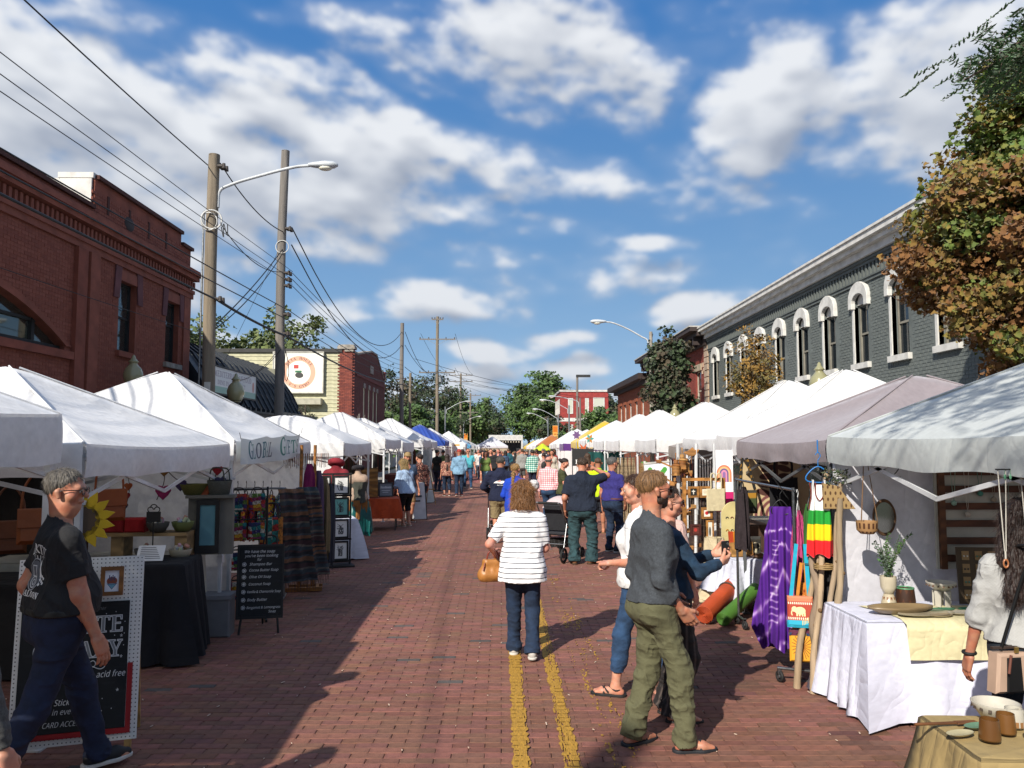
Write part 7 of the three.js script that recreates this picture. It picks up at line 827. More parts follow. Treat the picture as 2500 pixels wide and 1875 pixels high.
{ // patchwork purses on a grid rack
  const t = thing('purse_rack', 'black wire rack hung with patchwork purses beside the tent leg', 'rack', [-3.0, 0, -9.25], .35); obj('upright', bar([-.3, 0, 0], [-.3, 1.5, 0], .012), blk, t); obj('upright', bar([.3, 0, 0], [.3, 1.5, 0], .012), blk, t); for (let i = 0; i < 4; i++) obj('rail', bar([-.3, .45 + i * .34, 0], [.3, .45 + i * .34, 0], .008), blk, t); obj('foot', [bar([-.3, .02, -.25], [-.3, .02, .25], .014), bar([.3, .02, -.25], [.3, .02, .25], .014)], blk, t);
  let n = 0; for (let i = 0; i < 4; i++) for (let j = 0; j < 3; j++) { const b = thing('patchwork_purse', 'small patchwork purse hanging on the black wire rack', 'purse', [-3.0 + (-.2 + j * .2) * cos(.35), .24 + i * .33, -9.2 - (-.2 + j * .2) * sin(.35)], .35 + .1 * sin(i + j), 'patchwork purses on the wire rack'); obj('body', chamfer(.18, .2, .05, .018, 0, .1, .03), CL(patch(n, P1c.slice(n % 4).concat(P1c.slice(0, n % 4))), 'patch' + n % 4, 5), b); obj('strap', tube([[-.07, .19, .03], [-.04, .26, .02], [.04, .26, .02], [.07, .19, .03]], .006, 12, 4), plain('#2c2320'), b); n++; } }
{ const t = thing('garment_rack', 'metal clothes rail packed with patterned tops under the gifts tent', 'rack', [-3.3, 0, -10.4], .15); obj('rail', bar([-.5, 1.42, 0], [.5, 1.42, 0], .014), metal(), t); obj('upright', bar([-.5, 0, 0], [-.5, 1.42, 0], .013), metal(), t); obj('upright', bar([.5, 0, 0], [.5, 1.42, 0], .013), metal(), t); obj('foot', [bar([-.5, .03, -.22], [-.5, .03, .22], .015), bar([.5, .03, -.22], [.5, .03, .22], .015)], metal(), t);
  for (let i = 0; i < 9; i++) { const g = thing('patterned_blouse', 'bright patterned top hanging on the packed metal rail', 'garment', [-3.3 + (-.42 + i * .105) * .989, .78, -10.4 - (-.42 + i * .105) * .149], PI / 2 + .15, 'patterned tops on the metal rail'); raw('cloth_body', hangGeo([[.56, .06, .02], [.52, .2, .03], [.3, .21, .035], [0, .24, .04]], { seed: i, nf: 5 }), CL(floralT(P1c[i % 9], P1c[(i + 3) % 9], P1c[(i + 5) % 9], P1c[(i + 7) % 9]), 'ptop' + i % 5, 2), g); hanger(g, .55, .17); } }
[['#1f7a72', '#a8241c', '#c07a2a', 'teal and red patterned tote on the front of the rack', -2.78, .95, -9.75], ['#3a2a6a', '#c9b27a', '#2a6a8a', 'violet and gold patterned tote next to the teal one', -2.88, .92, -10.05], ['#6a1f3a', '#d9c9a5', '#1f3a6a', 'maroon patterned tote behind the chalkboard easel', -2.75, .58, -9.6]].forEach(([a, b, c, l, x, y, z], i) => { const t = thing('patterned_tote', l, 'bag', [x, y - .2, z], .5); obj('body', chamfer(.27, .36, .07, .02, 0, .18, 0), CL(patch(20 + i, hexs([a, b, c, '#d8cfb8', a])), 'tote' + i, 3), t); obj('handle', tube([[-.08, .35, .03], [-.06, .52, .02], [.06, .52, .02], [.08, .35, .03]], .01, 16, 5), plain('#2a201c'), t); });
{ const ser = (k, l) => tex(64, (u, v) => { const i = fl(2 + v * 48 + .6 * pvn(u * 8, v * 8, 8)), c = l[(i * 7 + fl(i / 3)) % l.length], n = 1 + .2 * pvn(u * 40, v * 10, 40); return c.map(q => q * n); }, true, 256); const sc = hexs(['#232529', '#3f2c2c', '#2f3a40', '#5a544c', '#3a2528', '#1d1f21', '#6a4a34', '#3c4248']);
  [[-2.72, -10.35, .6, 'dark serape blanket striped in grey and red hung beside the chalkboard'], [-2.62, -10.75, .8, 'fringed serape blanket striped in brown and blue next to the scarf posts']].forEach(([x, z, tn, l], i) => { const t = thing('serape_blanket', l, 'blanket', [x, 0, z], tn, 'serape blankets'); raw('blanket', grid(18, 24, (u, v) => { const f = .035 * sin(u * 14 + i) + .02 * sin(v * 7); return [(u - .5) * (.32 + .12 * v) + .14 * v, 1.42 - v * 1.18, .04 + f + (v < .06 ? -.05 * (1 - v / .06) : 0), v * 1.2 + u * .3, v]; }), CL(ser(i, i ? sc.slice(2).concat(sc) : sc), 'serape' + i, 1), t); obj('fringe', Array.from({ length: 22 }, (_, k) => bar([-.08 + k * .02, .25, .04 + .03 * sin(k)], [-.08 + k * .02 + .01 * sin(k * 3), .12 + .02 * sin(k * 5), .05], .004, .002, 4)), plain('#5a4038'), t).userData.kind = 'stuff'; }); }
{ const t = thing('scarf_stand', 'wooden two post stand hung with long scarves', 'stand', [-2.72, 0, -11.15], .2); const wd = woodM('#b27a3c'); obj('post', bar([-.06, 0, .12], [-.06, 1.98, .02], .026, .022), wd, t); obj('post', bar([.12, 0, -.1], [.12, 1.98, -.06], .026, .022), wd, t); obj('foot', [beam([-.25, .03, .14], [.25, .03, .14], .06, .05), beam([-.2, .03, -.12], [.25, .03, -.12], .06, .05), beam([.18, .03, .14], [.18, .03, -.12], .05, .05)], wd, t);
  [['#8a1f5e', 0, 'magenta woven scarf hanging from the wooden stand'], ['#5e4a6a', .1, 'mauve scarf with tassels hanging beside the magenta one'], ['#8a7a5a', .17, 'tan scarf hanging beside the mauve one'], ['#3a3c48', .23, 'slate scarf at the back of the wooden stand']].forEach(([c, dx, l], i) => { const s = thing('scarf', l, 'scarf', [-2.68 + dx * .9, .72 - i * .1, -11.2 - dx * 1.4], .4, 'scarves on the wooden stand'); raw('cloth_body', hangGeo([[1.0, .04, .03], [.85, .075, .05], [.4, .09, .055], [.05 - i * .05, .08, .05]], { seed: i + 3, nf: 6, amp: .18 }), CL(T.heather, 'scarf' + c, 4).clone(), s); s.children[0].material = knit(c); obj('tassel', Array.from({ length: 8 }, (_, k) => bar([.07 * cos(k), .06 - i * .05, .04 * sin(k)], [.075 * cos(k), -.06 - i * .05, .045 * sin(k)], .004, .002, 4)), knit(c), s).userData.kind = 'stuff'; });
  const tr = thing('tassel_trim', 'bead and tassel trim along the top of the scarf stand', 'trim', [-2.8, 1.7, -11.4], .6); obj('beads', Array.from({ length: 26 }, (_, k) => bar([-.3 + k * .026, .16, .02 * sin(k)], [-.3 + k * .026, .0 - .05 * Math.abs(sin(k * 2)), .02 * sin(k)], .007, .004, 4)), M('#c9a58a', .9, { map: patch(3, hexs(['#c9a58a', '#7a4a3a', '#d8cfc0', '#a87a3a'])), key: 'beads' }), tr).userData.kind = 'stuff'; }
{ const t = thing('print_rack', 'black rack of framed ink prints with teal mat', 'rack', [-2.78, 0, -13.2], .35); obj('upright', [bar([-.3, 0, 0], [-.3, 1.5, 0], .014), bar([0, 0, .02], [0, 1.5, .02], .014), bar([.3, 0, 0], [.3, 1.5, 0], .014)], blk, t); for (let i = 0; i < 5; i++) obj('rail', box(.64, .03, .03, 0, .08 + i * .355, 0), blk, t); obj('base', [box(.7, .03, .4, 0, .015, 0)], blk, t);
  for (let i = 0; i < 4; i++) for (let j = 0; j < 2; j++) { const k = i * 2 + j; framed('ink_print', ['botanical ink print', 'ink print of a figure', 'striped grey ink print', 'ink print of leaves', 'ink print of a fox', 'ink drawing on teal paper', 'pale wavy ink print', 'ink portrait print'][k] + ' on the black print rack', [-2.78 + (-.15 + j * .3) * .94, .1 + i * .355, -13.16 - (-.15 + j * .3) * .34], .35, .27, .31, blk, art('ink' + k, 96, 110, (x, w, h) => { x.fillStyle = k === 5 ? '#6fb0a6' : '#dcdcd8'; x.fillRect(0, 0, w, h); x.strokeStyle = '#3a3c3e'; x.lineWidth = 2.5; const r = rng(k + 40); for (let q = 0; q < 16; q++) { x.beginPath(); const a = 48 + (r() - .5) * 30; x.moveTo(a, 92); x.bezierCurveTo(a + (r() - .5) * 50, 70, a + (r() - .5) * 50, 50, 48 + (r() - .5) * 54, 18 + r() * 40); x.stroke(); } }), -.06, 'picture', 'ink prints on the rack'); } }
{ const t = thing('draped_bust', 'red hooded shawl draped on a display bust above the print rack', 'mannequin', [-2.95, 0, -14.3], 0); obj('bust', surfaceNet(field([[-.14, 1.45, 0, .14, 1.45, 0, .10, .10, .08], [0, 1.5, 0, 0, 1.68, -.01, .09, .07, .06], [-.1, 1.38, 0, .1, 1.38, 0, .11, .11, .06]]), [-.4, 1.2, -.3], [.4, 1.9, .3], .02), cloth('#7d1f2a'), t); obj('hood', at(new THREE.TorusGeometry(.1, .055, 10, 24), 0, 1.66, 0, 1.2), cloth('#8a2430'), t); obj('pole', bar([0, 0, 0], [0, 1.35, 0], .016), metal(), t); obj('foot', cyl(.17, .19, .03, 0, .015, 0, 20), blk, t); }
clothTable('white_cloth_table', 'small table under a white cloth trimmed with red tassels', [-2.85, -14.2], .3, .52, .6, .70, cloth('#d9dbe6'), { seed: 12, flare: .09 });
{ const t = thing('dress_form', 'dress form in a grey bodice and teal silk skirt', 'mannequin', [-2.72, 0, -15.2], .3); obj('torso', surfaceNet(field([[-.1, 1.32, 0, .1, 1.32, 0, .10, .10, .08], [-.06, 1.12, 0, .06, 1.12, 0, .09, .09, .08], [-.09, .98, 0, .09, .98, 0, .11, .11, .06], [0, 1.4, 0, 0, 1.52, 0, .06, .05, .04]]), [-.35, .8, -.25], [.35, 1.65, .25], .016), cloth('#b39a86'), t); raw('bodice', hangGeo([[1.28, .195, .125], [1.1, .17, .115], [.9, .215, .14]], { amp: .02, seed: 4 }), CL(T.heather, 'bodice', 3), t).material = knit('#4a4c44'); raw('skirt', hangGeo([[.92, .2, .14], [.7, .26, .17], [.35, .28, .19], [.28, .24, .16]], { amp: .12, nf: 9, seed: 8 }), M('#0f5a58', .4, { map: T.cloth, key: 'tealsilk' }), t); raw('sash', hangGeo([[.94, .21, .15], [.8, .235, .16], [.6, .12, .18]], { amp: .1, seed: 2 }), cloth('#8a5a2a'), t); obj('scarf', at(new THREE.TorusGeometry(.08, .045, 8, 20), 0, 1.54, 0, 1.35), cloth('#1f1c22'), t); obj('pole', bar([0, 0, 0], [0, 1, 0], .014), blk, t); obj('foot', [cyl(.17, .18, .025, 0, .012, 0, 20)], blk, t); }
clothTable('orange_table', 'table draped with a burnt orange cloth', [-3.0, -18.9], .1, 1.15, .9, .74, cloth('#a8401a'), { seed: 17, hem: .28, fold: .05 });
{ const t = thing('wooden_crate_shelf', 'stacked wooden crate shelf with slatted front on the orange table', 'shelf', [-3.15, .75, -18.7], .2), wd = [woodM('#a5783e'), woodM('#94682f'), woodM('#b5884a')]; for (let i = 0; i < 9; i++) obj('slat', box(.5, .062, .02, 0, .05 + i * .072, .1 + .01 * sin(i * 3)), wd[i % 3], t); obj('side', [bx(-.26, -.24, 0, .7, -.12, .1), bx(.24, .26, 0, .7, -.12, .1)], wd[1], t); obj('back', bx(-.24, .24, 0, .68, -.12, -.1), wd[0], t); }
framed('slate_sign', 'framed slate sign with chalk letters on the orange table', [-2.72, .75, -18.9], .3, .34, .34, plain('#2c2c2e'), art('slate', 128, 128, (x, w, h) => { x.fillStyle = '#6a7078'; x.fillRect(0, 0, w, h); x.fillStyle = '#cfd3d6'; x.font = 'italic bold 30px serif'; x.fillText('Handmade', 8, 50, 112); x.fillRect(20, 70, 88, 4); x.fillRect(30, 88, 60, 4); }), -.2, 'sign');
{ const t = thing('sandwich_board', 'white sandwich board standing on the bricks beside the cap wearing man', 'sign', [-2.32, 0, -21.2], .5); for (const s of [1, -1]) { const b = obj('board', box(.55, .95, .02, 0, .5, s * .14, -s * .18), paint('#d5d8da'), t); obj('frame', [box(.02, 1, .03, -.28, .5, s * .14, -s * .18), box(.02, 1, .03, .28, .5, s * .14, -s * .18)], blk, b); } obj('print', [box(.34, .05, .006, 0, .62, .135, -.18), box(.24, .04, .006, 0, .5, .158, -.18)], plain('#4a4c50'), t); }
clothTable('white_drop_table', 'white draped table past the floral shirt person', [-2.85, -27.6], 0, .75, .8, .86, cloth('#c6c8c6'), { seed: 21, flare: .12 });
[[-4.2, -16.6, '#4a3a30', 'brown cloth table inside the flat topped tent'], [-4.4, -22.2, '#2e2a28', 'dark table of goods under the white tent with grey valance'], [-4.2, -25.7, '#3a3634', 'dark table inside the crumpled valance tent'], [-4.2, -32, '#5a2a22', 'rust cloth table beneath the steep white tent'], [-4.2, -44, '#6b6a66', 'grey table under the vivid blue tent']].forEach(([x, z, c, l], i) => { clothTable('stall_table', l, [x, z], PI / 2, 2.2, .75, .8, cloth(c), { seed: 30 + i }); const r = rng(i + 60), g = thing('stall_rack', 'rack hung with dark goods over the ' + l.split(' ').slice(0, 9).join(' '), 'rack', [x - .7, 0, z], PI / 2); obj('rail', bar([-1.2, 1.7, 0], [1.2, 1.7, 0], .015), metal('#55585a'), g); obj('upright', [bar([-1.2, 0, 0], [-1.2, 1.7, 0], .015), bar([1.2, 0, 0], [1.2, 1.7, 0], .015)], metal('#55585a'), g); for (let k = 0; k < 10; k++) raw('hanging_item', hangGeo([[1.66, .05, .03], [1.5, .1, .05], [1.1 - r() * .3, .11, .06]], { seed: k, n: 20, nv: 8 }), cloth(['#2a2622', '#4a3a2c', '#6a5238', '#1f2226', '#5a3430'][fl(r() * 5)]), g).position.x = -1 + k * .22; });
{ const t = thing('maple_leaf_banner', 'tall white banner with a pink leaf mark in the far row', 'banner', [-2.9, 0, -49.8], .2); raw('cloth_body', panel(1.0, 1.9, .02, 0, 1.15, 0), art('leafb', 64, 128, (x, w, h) => { x.fillStyle = '#e6e4e0'; x.fillRect(0, 0, w, h); x.fillStyle = '#d9a035'; x.fillRect(14, 10, 36, 6); x.fillStyle = '#c22a6a'; x.beginPath(); for (let i = 0; i < 10; i++) { const a = i / 10 * 2 * PI - PI / 2, q = i % 2 ? 8 : 18; x.lineTo(32 + q * cos(a), 76 + q * sin(a)); } x.fill(); }), t); obj('pole', bar([-.52, 0, 0], [-.52, 2.2, 0], .02), metal(), t); }
[[-2.4, -26.5], [-2.55, -39.5]].forEach(([x, z], i) => { const t = thing('folding_easel', i ? 'thin wooden easel far down beside the blue tent' : 'thin wooden easel on the bricks before the white draped table', 'easel', [x, 0, z], .3); obj('leg', bar([-.2, 0, .15], [-.02, 1.1, 0], .014), woodM('#b28c58'), t); obj('leg', bar([.2, 0, .15], [.02, 1.1, 0], .014), woodM('#b28c58'), t); obj('rear_leg', bar([0, 1.1, 0], [0, 0, -.4], .014), woodM('#b28c58'), t); obj('ledge', box(.36, .03, .05, 0, .5, .1), woodM('#b28c58'), t); });
// ================= right side: pottery stall =================
const ceram = (c, r = .35) => M(c, r, { map: T.mottle, physical: true, clearcoat: .4, clearcoatRoughness: .3, key: 'ceram' + c + r });
clothTable('pottery_table', 'table under a long white pleated cloth with pottery on top', [3.45, -6.15], 0, 1.66, .72, .73, cloth('#d6d8ea'), { seed: 7, nf: 17, fold: .03, flare: .06, corner: .10 });
{ const t = thing('table_runner', 'cream linen runner over the front of the white pottery table', 'cloth', [3.5, .736, -5.79], 0); raw('runner', grid(24, 14, (u, v) => { const x = -.62 + u * 1.3 + (v < .3 ? -.1 * (1 - v / .3) : 0), k = v * .8; return k < .5 ? [x, .003, -.5 + k * 1.02, x, k] : [x + .01 * sin(k * 9), -.72 * (k - .5) * 1.2 - .003, .075 + .02 * sin(u * 20) * (k - .5), x, k]; }), cloth('#d8cfa6'), t); }
{ const Y = .742, put = (n, l, c, x, z, turn = 0, y = Y) => thing(n, l, c, [x, y, z], turn);
  let t = put('oval_tray', 'long oval brown stoneware tray on the white table', 'tray', 2.98, -6.02, .12); obj('tray', lathe([[0, .004], [.15, .004], [.21, .035], [.215, .05], [.2, .048], [.15, .02], [0, .016]], 32).scale(1.2, 1, .5), ceram('#8c7654', .5), t);
  t = put('footed_vase', 'cream vase with brown striped foot holding green leaves', 'vase', 3.02, -6.28); obj('cup', lathe([[0, .085], [.035, .09], [.058, .14], [.062, .225], [.056, .225], [.05, .15], [0, .1]], 24), ceram('#c9bfa8'), t); obj('foot', lathe([[.06, 0], [.055, .03], [.036, .09], [0, .09]], 24), ceram('#c4b79c'), t); for (let i = 0; i < 10; i++) { const a = i / 10 * 2 * PI, g = box(.014, .07, .004, 0, .035, .05, -.25); g.rotateY(a); obj('stripe', g, ceram('#8a5c38'), t); }
  { const p = put('leaf_bunch', 'bunch of eucalyptus and fern sprigs in the footed vase', 'plant', 3.02, -6.28, 0, Y + .19), r = rng(14), st = [], sp = []; for (let i = 0; i < 16; i++) { const a = r() * 6.28, L = .18 + .2 * r(), ox = cos(a) * (.04 + .16 * r()) + .05, oz = sin(a) * .1, pts = [[0, 0, 0], [ox * .4, L * .55, oz * .4], [ox, L, oz]]; st.push(tube(pts, .0022, 8, 4)); const c = new THREE.CatmullRomCurve3(pts.map(v3)); for (let k = 2; k < 15; k++) { const q = c.getPoint(k / 15); for (let s = 0; s < 4; s++) sp.push([q.x + (r() - .5) * .035, q.y + (r() - .5) * .02, q.z + (r() - .5) * .035, r() - .5, r() - .3, r() - .5, i / 16]); } } obj('stems', st, plain('#4a5a30'), p).userData.kind = 'stuff'; leaves(p, sp, 'leaf', .022, [[.10, .15, .11], [.12, .18, .12], [.06, .16, .02], [.07, .2, .03], [.04, .11, .02]], 6, 'leaf_sprays'); }
  t = put('patterned_pot', 'round brown carved pot with green glazed rim', 'pot', 3.16, -6.3); obj('pot', lathe([[0, 0], [.07, 0], [.076, .03], [.066, .13], [.06, .132], [.055, .03], [0, .02]], 26), M('#7a5a30', .7, { map: tex(64, (u, v) => { const a = Math.abs(((u * 10 + (fl(v * 5) % 2) * .5) % 1) - .5) + Math.abs(((v * 5) % 1) - .5); return a < .36 ? [.62, .45, .24] : [.42, .29, .14]; }), key: 'carved' }), t, true); obj('rim', at(new THREE.TorusGeometry(.063, .006, 6, 24), 0, .131, 0, PI / 2), ceram('#5a9c72'), t);
  t = put('pedestal_bowl', 'white pedestal bowl with cut out foot and brown dots', 'bowl', 3.42, -6.25); obj('bowl', lathe([[.0, .115], [.05, .12], [.1, .16], [.112, .185], [.104, .186], [.09, .165], [0, .135]], 28), ceram('#cfcabf'), t); for (let i = 0; i < 5; i++) { const a = i / 5 * 2 * PI + .3; obj('foot_leg', ext([[-.02, 0], [.02, 0], [.026, .12], [-.026, .12]], .012).translate(0, 0, .05).rotateY(a), ceram('#c9c4b8'), t); } for (let i = 0; i < 18; i++) { const g = box(.012, .018, .004, 0, .163, .1045, -.55); g.rotateY(i / 18 * 2 * PI); obj('dot', g, ceram('#6b4a30'), t); }
  [[3.12, -5.92, .17, '#b6ab92', 'speckled oval platter in front of the tray'], [3.3, -6.05, .09, '#4f8a68', 'green glazed serving plate on the cream runner'], [3.42, -5.95, .1, '#c9c2b2', 'pale plate beside the green serving plate'], [3.52, -6.08, .06, '#4a9470', 'small green dish near the pedestal bowl'], [3.56, -5.93, .08, '#5c9478', 'flat green saucer at the runner edge'], [3.2, -5.86, .07, '#9a8a70', 'narrow brown dish at the front of the table']].forEach(([x, z, r, c, l]) => { const d = put('ceramic_plate', l, 'plate', x, z, .2); obj('plate', lathe([[0, .004], [r * .7, .005], [r, .016], [r, .02], [r * .7, .01], [0, .009]], 28).scale(1.35, 1, .55), ceram(c), d); });
}
clothTable('beige_table', 'near table under a beige cloth with mugs at the bottom corner', [2.55, -3.56], -.06, 1.15, .52, .72, cloth('#a08a5c'), { seed: 3, fold: .03, flare: .12, nf: 7 });
{ const Y = .73, mug = (l, x, z, turn, c, r, h, band) => { const t = thing('mug', l, 'mug', [x, Y, z], turn), m = ceram(c, .3); obj('cup', lathe([[0, 0], [r * .95, 0], [r, .01], [r * .86, h], [r * .8, h], [r * .88, .012], [0, .01]], 24), m, t); obj('handle', tube([[r * .9, h * .82, 0], [r * 1.5, h * .78, 0], [r * 1.55, h * .35, 0], [r * .95, h * .2, 0]], .008, 18, 7), m, t); if (band) for (let i = 0; i < 14; i++) { const g = box(.012, .024, .003, 0, .018, r * 1.0); g.rotateY(i / 14 * 2 * PI); obj('stripe', g, ceram('#a87a4e'), t); } };
  mug('speckled brown mug nearest on the beige table', 2.10, -3.5, 1.4, '#6b4620', .044, .088); mug('speckled brown mug behind the nearest one', 2.22, -3.58, .9, '#7a5228', .042, .085); mug('white mug with brown marked base on the beige table', 2.32, -3.46, 2.6, '#c9c3b2', .046, .09, 1); mug('white mug tucked behind the brown mugs', 2.31, -3.66, -.3, '#cdc8ba', .043, .082, 1);
  let t = thing('berry_bowl', 'white pierced bowl with a dotted rim behind the mugs', 'bowl', [2.29, Y, -3.76]); obj('bowl', lathe([[0, 0], [.06, 0], [.095, .05], [.105, .075], [.097, .075], [.085, .05], [.05, .012], [0, .01]], 28), ceram('#cfc8b8'), t); for (let i = 0; i < 16; i++) { const g = box(.014, .014, .006, 0, .055, .098, -.35); g.rotateY(i / 16 * 2 * PI); obj('hole', g, plain('#4a3c30'), t); }
  t = thing('spatula', 'long carved wooden spatula on the beige table', 'utensil', [1.98, Y + .008, -3.68], .1); obj('blade', [chamfer(.1, .008, .036, .003, .13, 0, 0)], woodM('#7a4e2a'), t); obj('handle', bar([.08, 0, 0], [-.12, 0, 0], .007), woodM('#7a4e2a'), t);
  for (const [x, z, c, l] of [[2.00, -3.55, '#c9be96', 'cream leaf shaped dish near the brown mugs'], [2.13, -3.64, '#6a9478', 'green glazed dish between mugs and spatula'], [2.3, -3.72, '#c4b8a0', 'cream dish under the wooden spatula']]) { const d = thing('small_dish', l, 'dish', [x, Y, z], .3); obj('dish', lathe([[0, .003], [.04, .004], [.058, .014], [.054, .015], [.035, .008], [0, .007]], 20).scale(1.25, 1, .6), ceram(c), d); }
  t = thing('white_pitcher', 'white fluted pitcher at the right edge of the beige table', 'pitcher', [2.48, Y, -3.68]); obj('body', lathe([[0, 0], [.05, 0], [.06, .06], [.04, .15], [.05, .2], [.044, .2], [.034, .15], [.05, .06], [0, .01]], 22), ceram('#cfcabd'), t); obj('handle', tube([[.04, .18, 0], [.09, .17, 0], [.09, .1, 0], [.055, .06, 0]], .008, 16, 6), ceram('#cfcabd'), t); }
{ // things hung in the pottery stall
  let t = thing('hanging_planter', 'hanging clay pot in brown checks on long chains', 'planter', [2.84, 1.3, -6.22]); obj('pot', lathe([[0, 0], [.05, .002], [.076, .03], [.08, .1], [.074, .1], [.07, .035], [0, .012]], 26), M('#c2a888', .75, { map: tex(128, (u, v) => { const a = (u * 14 + (fl(v * 6) % 2) * .5) % 1, b = (v * 6) % 1; return a > .25 && a < .7 && b > .2 && b < .8 ? [.38, .25, .15] : [.78, .69, .56]; }), key: 'checks' }), t, true); for (let i = 0; i < 3; i++) { const a = i * 2.1 + .4; obj('chain', bar([.077 * cos(a), .098, .077 * sin(a)], [.01 * cos(a), .62, .01 * sin(a)], .0035), plain('#7a5c3e'), t); }
  t = thing('triangle_planter', 'triangular spotted wall planter with a leafy top', 'planter', [2.76, 1.47, -6.58], -.15); raw('pocket', setUV(fix(ext([[-.11, 0], [.13, 0], [.0, .18], [-.11, .2]], .05, .004)), (x, y) => [x * 5, y * 5]), M('#b8a684', .8, { map: tex(64, (u, v) => { const a = (u * 5 + (fl(v * 4) % 2) * .5) % 1, b = (v * 4) % 1; return Math.hypot((a - .5) * 1.6, b - .5) < .3 ? [.4, .3, .2] : [.80, .74, .62]; }), key: 'spots' }), t); { const r = rng(4), sp = Array.from({ length: 160 }, () => [(r() - .5) * .2, .2 + r() * .12, .03 + (r() - .5) * .1, r() - .5, r(), r() - .2, r()]); leaves(t, sp, 'leaf', .035, DARKG, 3, 'leaf_tuft'); }
  t = thing('round_mirror', 'oval wood rimmed mirror hung on the pale cloth wall', 'mirror', [3.17, 1.39, -6.62]); obj('rim', at(new THREE.TorusGeometry(.115, .012, 8, 36).scale(.78, 1.2, 1), 0, 0, 0), woodM('#6b4a2a'), t); obj('glass', at(cyl(.112, .112, .008, 0, 0, 0, 36), 0, 0, 0, PI / 2).scale(.78, 1.2, 1), M('#8d8f90', .05, { metal: 1, key: 'mirror' }), t);
  t = thing('necklace_rack', 'wooden slat rack on a white board hung with necklaces', 'rack', [3.98, .98, -6.55]); obj('board', bx(-.42, .5, 0, .84, -.02, 0), plain('#b9b6ac'), t); for (let i = 0; i < 6; i++) obj('slat', bx(-.38, .48, .06 + i * .14, .115 + i * .14, 0, .02), woodM('#5a3420'), t); obj('post', bx(-.40, -.35, .0, .86, .0, .03), woodM('#6b4226'), t); for (let i = 0; i < 7; i++) { const x = -.28 + i * .11, l = .25 + .1 * sin(i * 2); obj('necklace', [tube([[x - .02, .8, .03], [x, .8 - l, .03], [x + .02, .8, .03]], .0022, 14, 4), sph(.022, x, .8 - l - .015, .03)], plain(['#8fae9c', '#c9beb0', '#4a8a7a', '#a89a88'][i % 4]), t); }
  t = thing('earring_board', 'brown board of earring cards standing on the pottery table', 'display', [3.78, .74, -6.32], -.1); t.rotation.order = 'YXZ'; t.rotation.x = -.08; obj('board', bx(-.17, .17, 0, .44, -.012, 0), plain('#4a3a26'), t); for (let i = 0; i < 4; i++) for (let j = 0; j < 3; j++) { const c = obj('card', bx(-.13 + j * .1, -.075 + j * .1, .04 + i * .1, .11 + i * .1, 0, .004), plain('#9a7c54'), t); obj('earring', [sph(.007, -.115 + j * .1, .07 + i * .1, .008), sph(.007, -.09 + j * .1, .07 + i * .1, .008)], plain(['#d8d4c8', '#4a8a7a', '#3a3a3a'][(i + j) % 3]), c); }
  [[2.72, -4.32, .0, '#b9764a', 'white cord necklace with a copper ring hung from the canopy'], [2.83, -4.3, .1, '#8f9296', 'white cord necklace with a grey ring hung from the canopy']].forEach(([x, z, d, c, l]) => { const n = thing('ring_necklace', l, 'necklace', [x, 1.36 + d * .5, z]); obj('cord', [bar([-.022, .50 - d * .4, 0], [-.004, .06, 0], .0028), bar([.022, .50 - d * .4, 0], [.004, .06, 0], .0028), bar([0, .06, 0], [0, .02, 0], .005)], plain('#d0cbc0'), n); obj('ring', at(new THREE.TorusGeometry(.017, .0055, 8, 20).scale(.75, 1.2, 1), 0, -.005, 0), ceram(c), n); });
  t = thing('earring_bar', 'black bar of leaf earrings under the canopy edge', 'display', [2.78, 1.86, -4.31]); obj('rod', bar([-.1, .0, 0], [.12, 0, 0], .004), blk, t); for (const [x, c] of [[-.05, '#4f8a6a'], [-.02, '#5f9a78'], [.045, '#b8862e'], [.075, '#c08e34']]) obj('earring', [bar([x, 0, 0], [x, -.025, 0], .0012), sph(.011, x, -.04, 0, .7, 1.4, .3)], ceram(c), t);
  t = thing('s_hook', 'empty black hook hanging from the silver canopy', 'hook', [3.12, 1.72, -6.3]); obj('hook', tube([[0, .12, 0], [.03, .1, 0], [.01, .06, 0], [-.015, .03, 0], [.01, 0, 0], [.035, .02, 0]], .004, 20, 5), blk, t); }
{ // driftwood bundle
  const r = rng(19); [[2.42, -6.66, 2.74, -6.72, 1.78, .03, 'tall pale driftwood pole leaning on the tent corner'], [2.5, -6.52, 2.72, -6.66, 1.62, .028, 'thin driftwood pole tied into the leaning bundle'], [2.63, -6.32, 2.78, -6.55, 1.55, .034, 'nearest driftwood pole of the leaning bundle'], [2.53, -6.56, 2.62, -6.70, 1.3, .036, 'short thick driftwood stub in the bundle'], [2.57, -6.45, 2.80, -6.60, 1.68, .026, 'bent driftwood pole with a crooked foot']].forEach(([x0, z0, x1, z1, h, q, l], i) => { const t = thing('driftwood_pole', l, 'driftwood', [x0, 0, z0], 0, 'leaning driftwood bundle'), dx = x1 - x0, dz = z1 - z0, pts = [[0, 0, 0]]; for (let k = 1; k <= 5; k++) pts.push([dx * k / 5 + (r() - .5) * .05, h * k / 5, dz * k / 5 + (r() - .5) * .04]); obj('shaft', limb(pts, q, q * .7, 9), M([[.40, .29, .18], [.46, .34, .22], [.33, .25, .16], [.27, .2, .14], [.36, .27, .18]][i], .9, { map: rep(T.mottle, 6, .8), bumpMap: rep(T.bumpFine, 3, .4), bumpScale: .006, key: 'drift' + i }), t); obj('knot', [sph(q * .6, dx * .4, h * .4, dz * .4 + q * .7), sph(q * .5, dx * .62 + q * .7, h * .62, dz * .62)], woodM('#8a6a44'), t); });
  const t = thing('twine', 'twine binding the driftwood bundle', 'twine', [2.645, .98, -6.6]); obj('coil', [0, .014, .028].map(y => at(new THREE.TorusGeometry(.075, .006, 6, 24), 0, y, 0, PI / 2)), plain('#a98c5c'), t); }
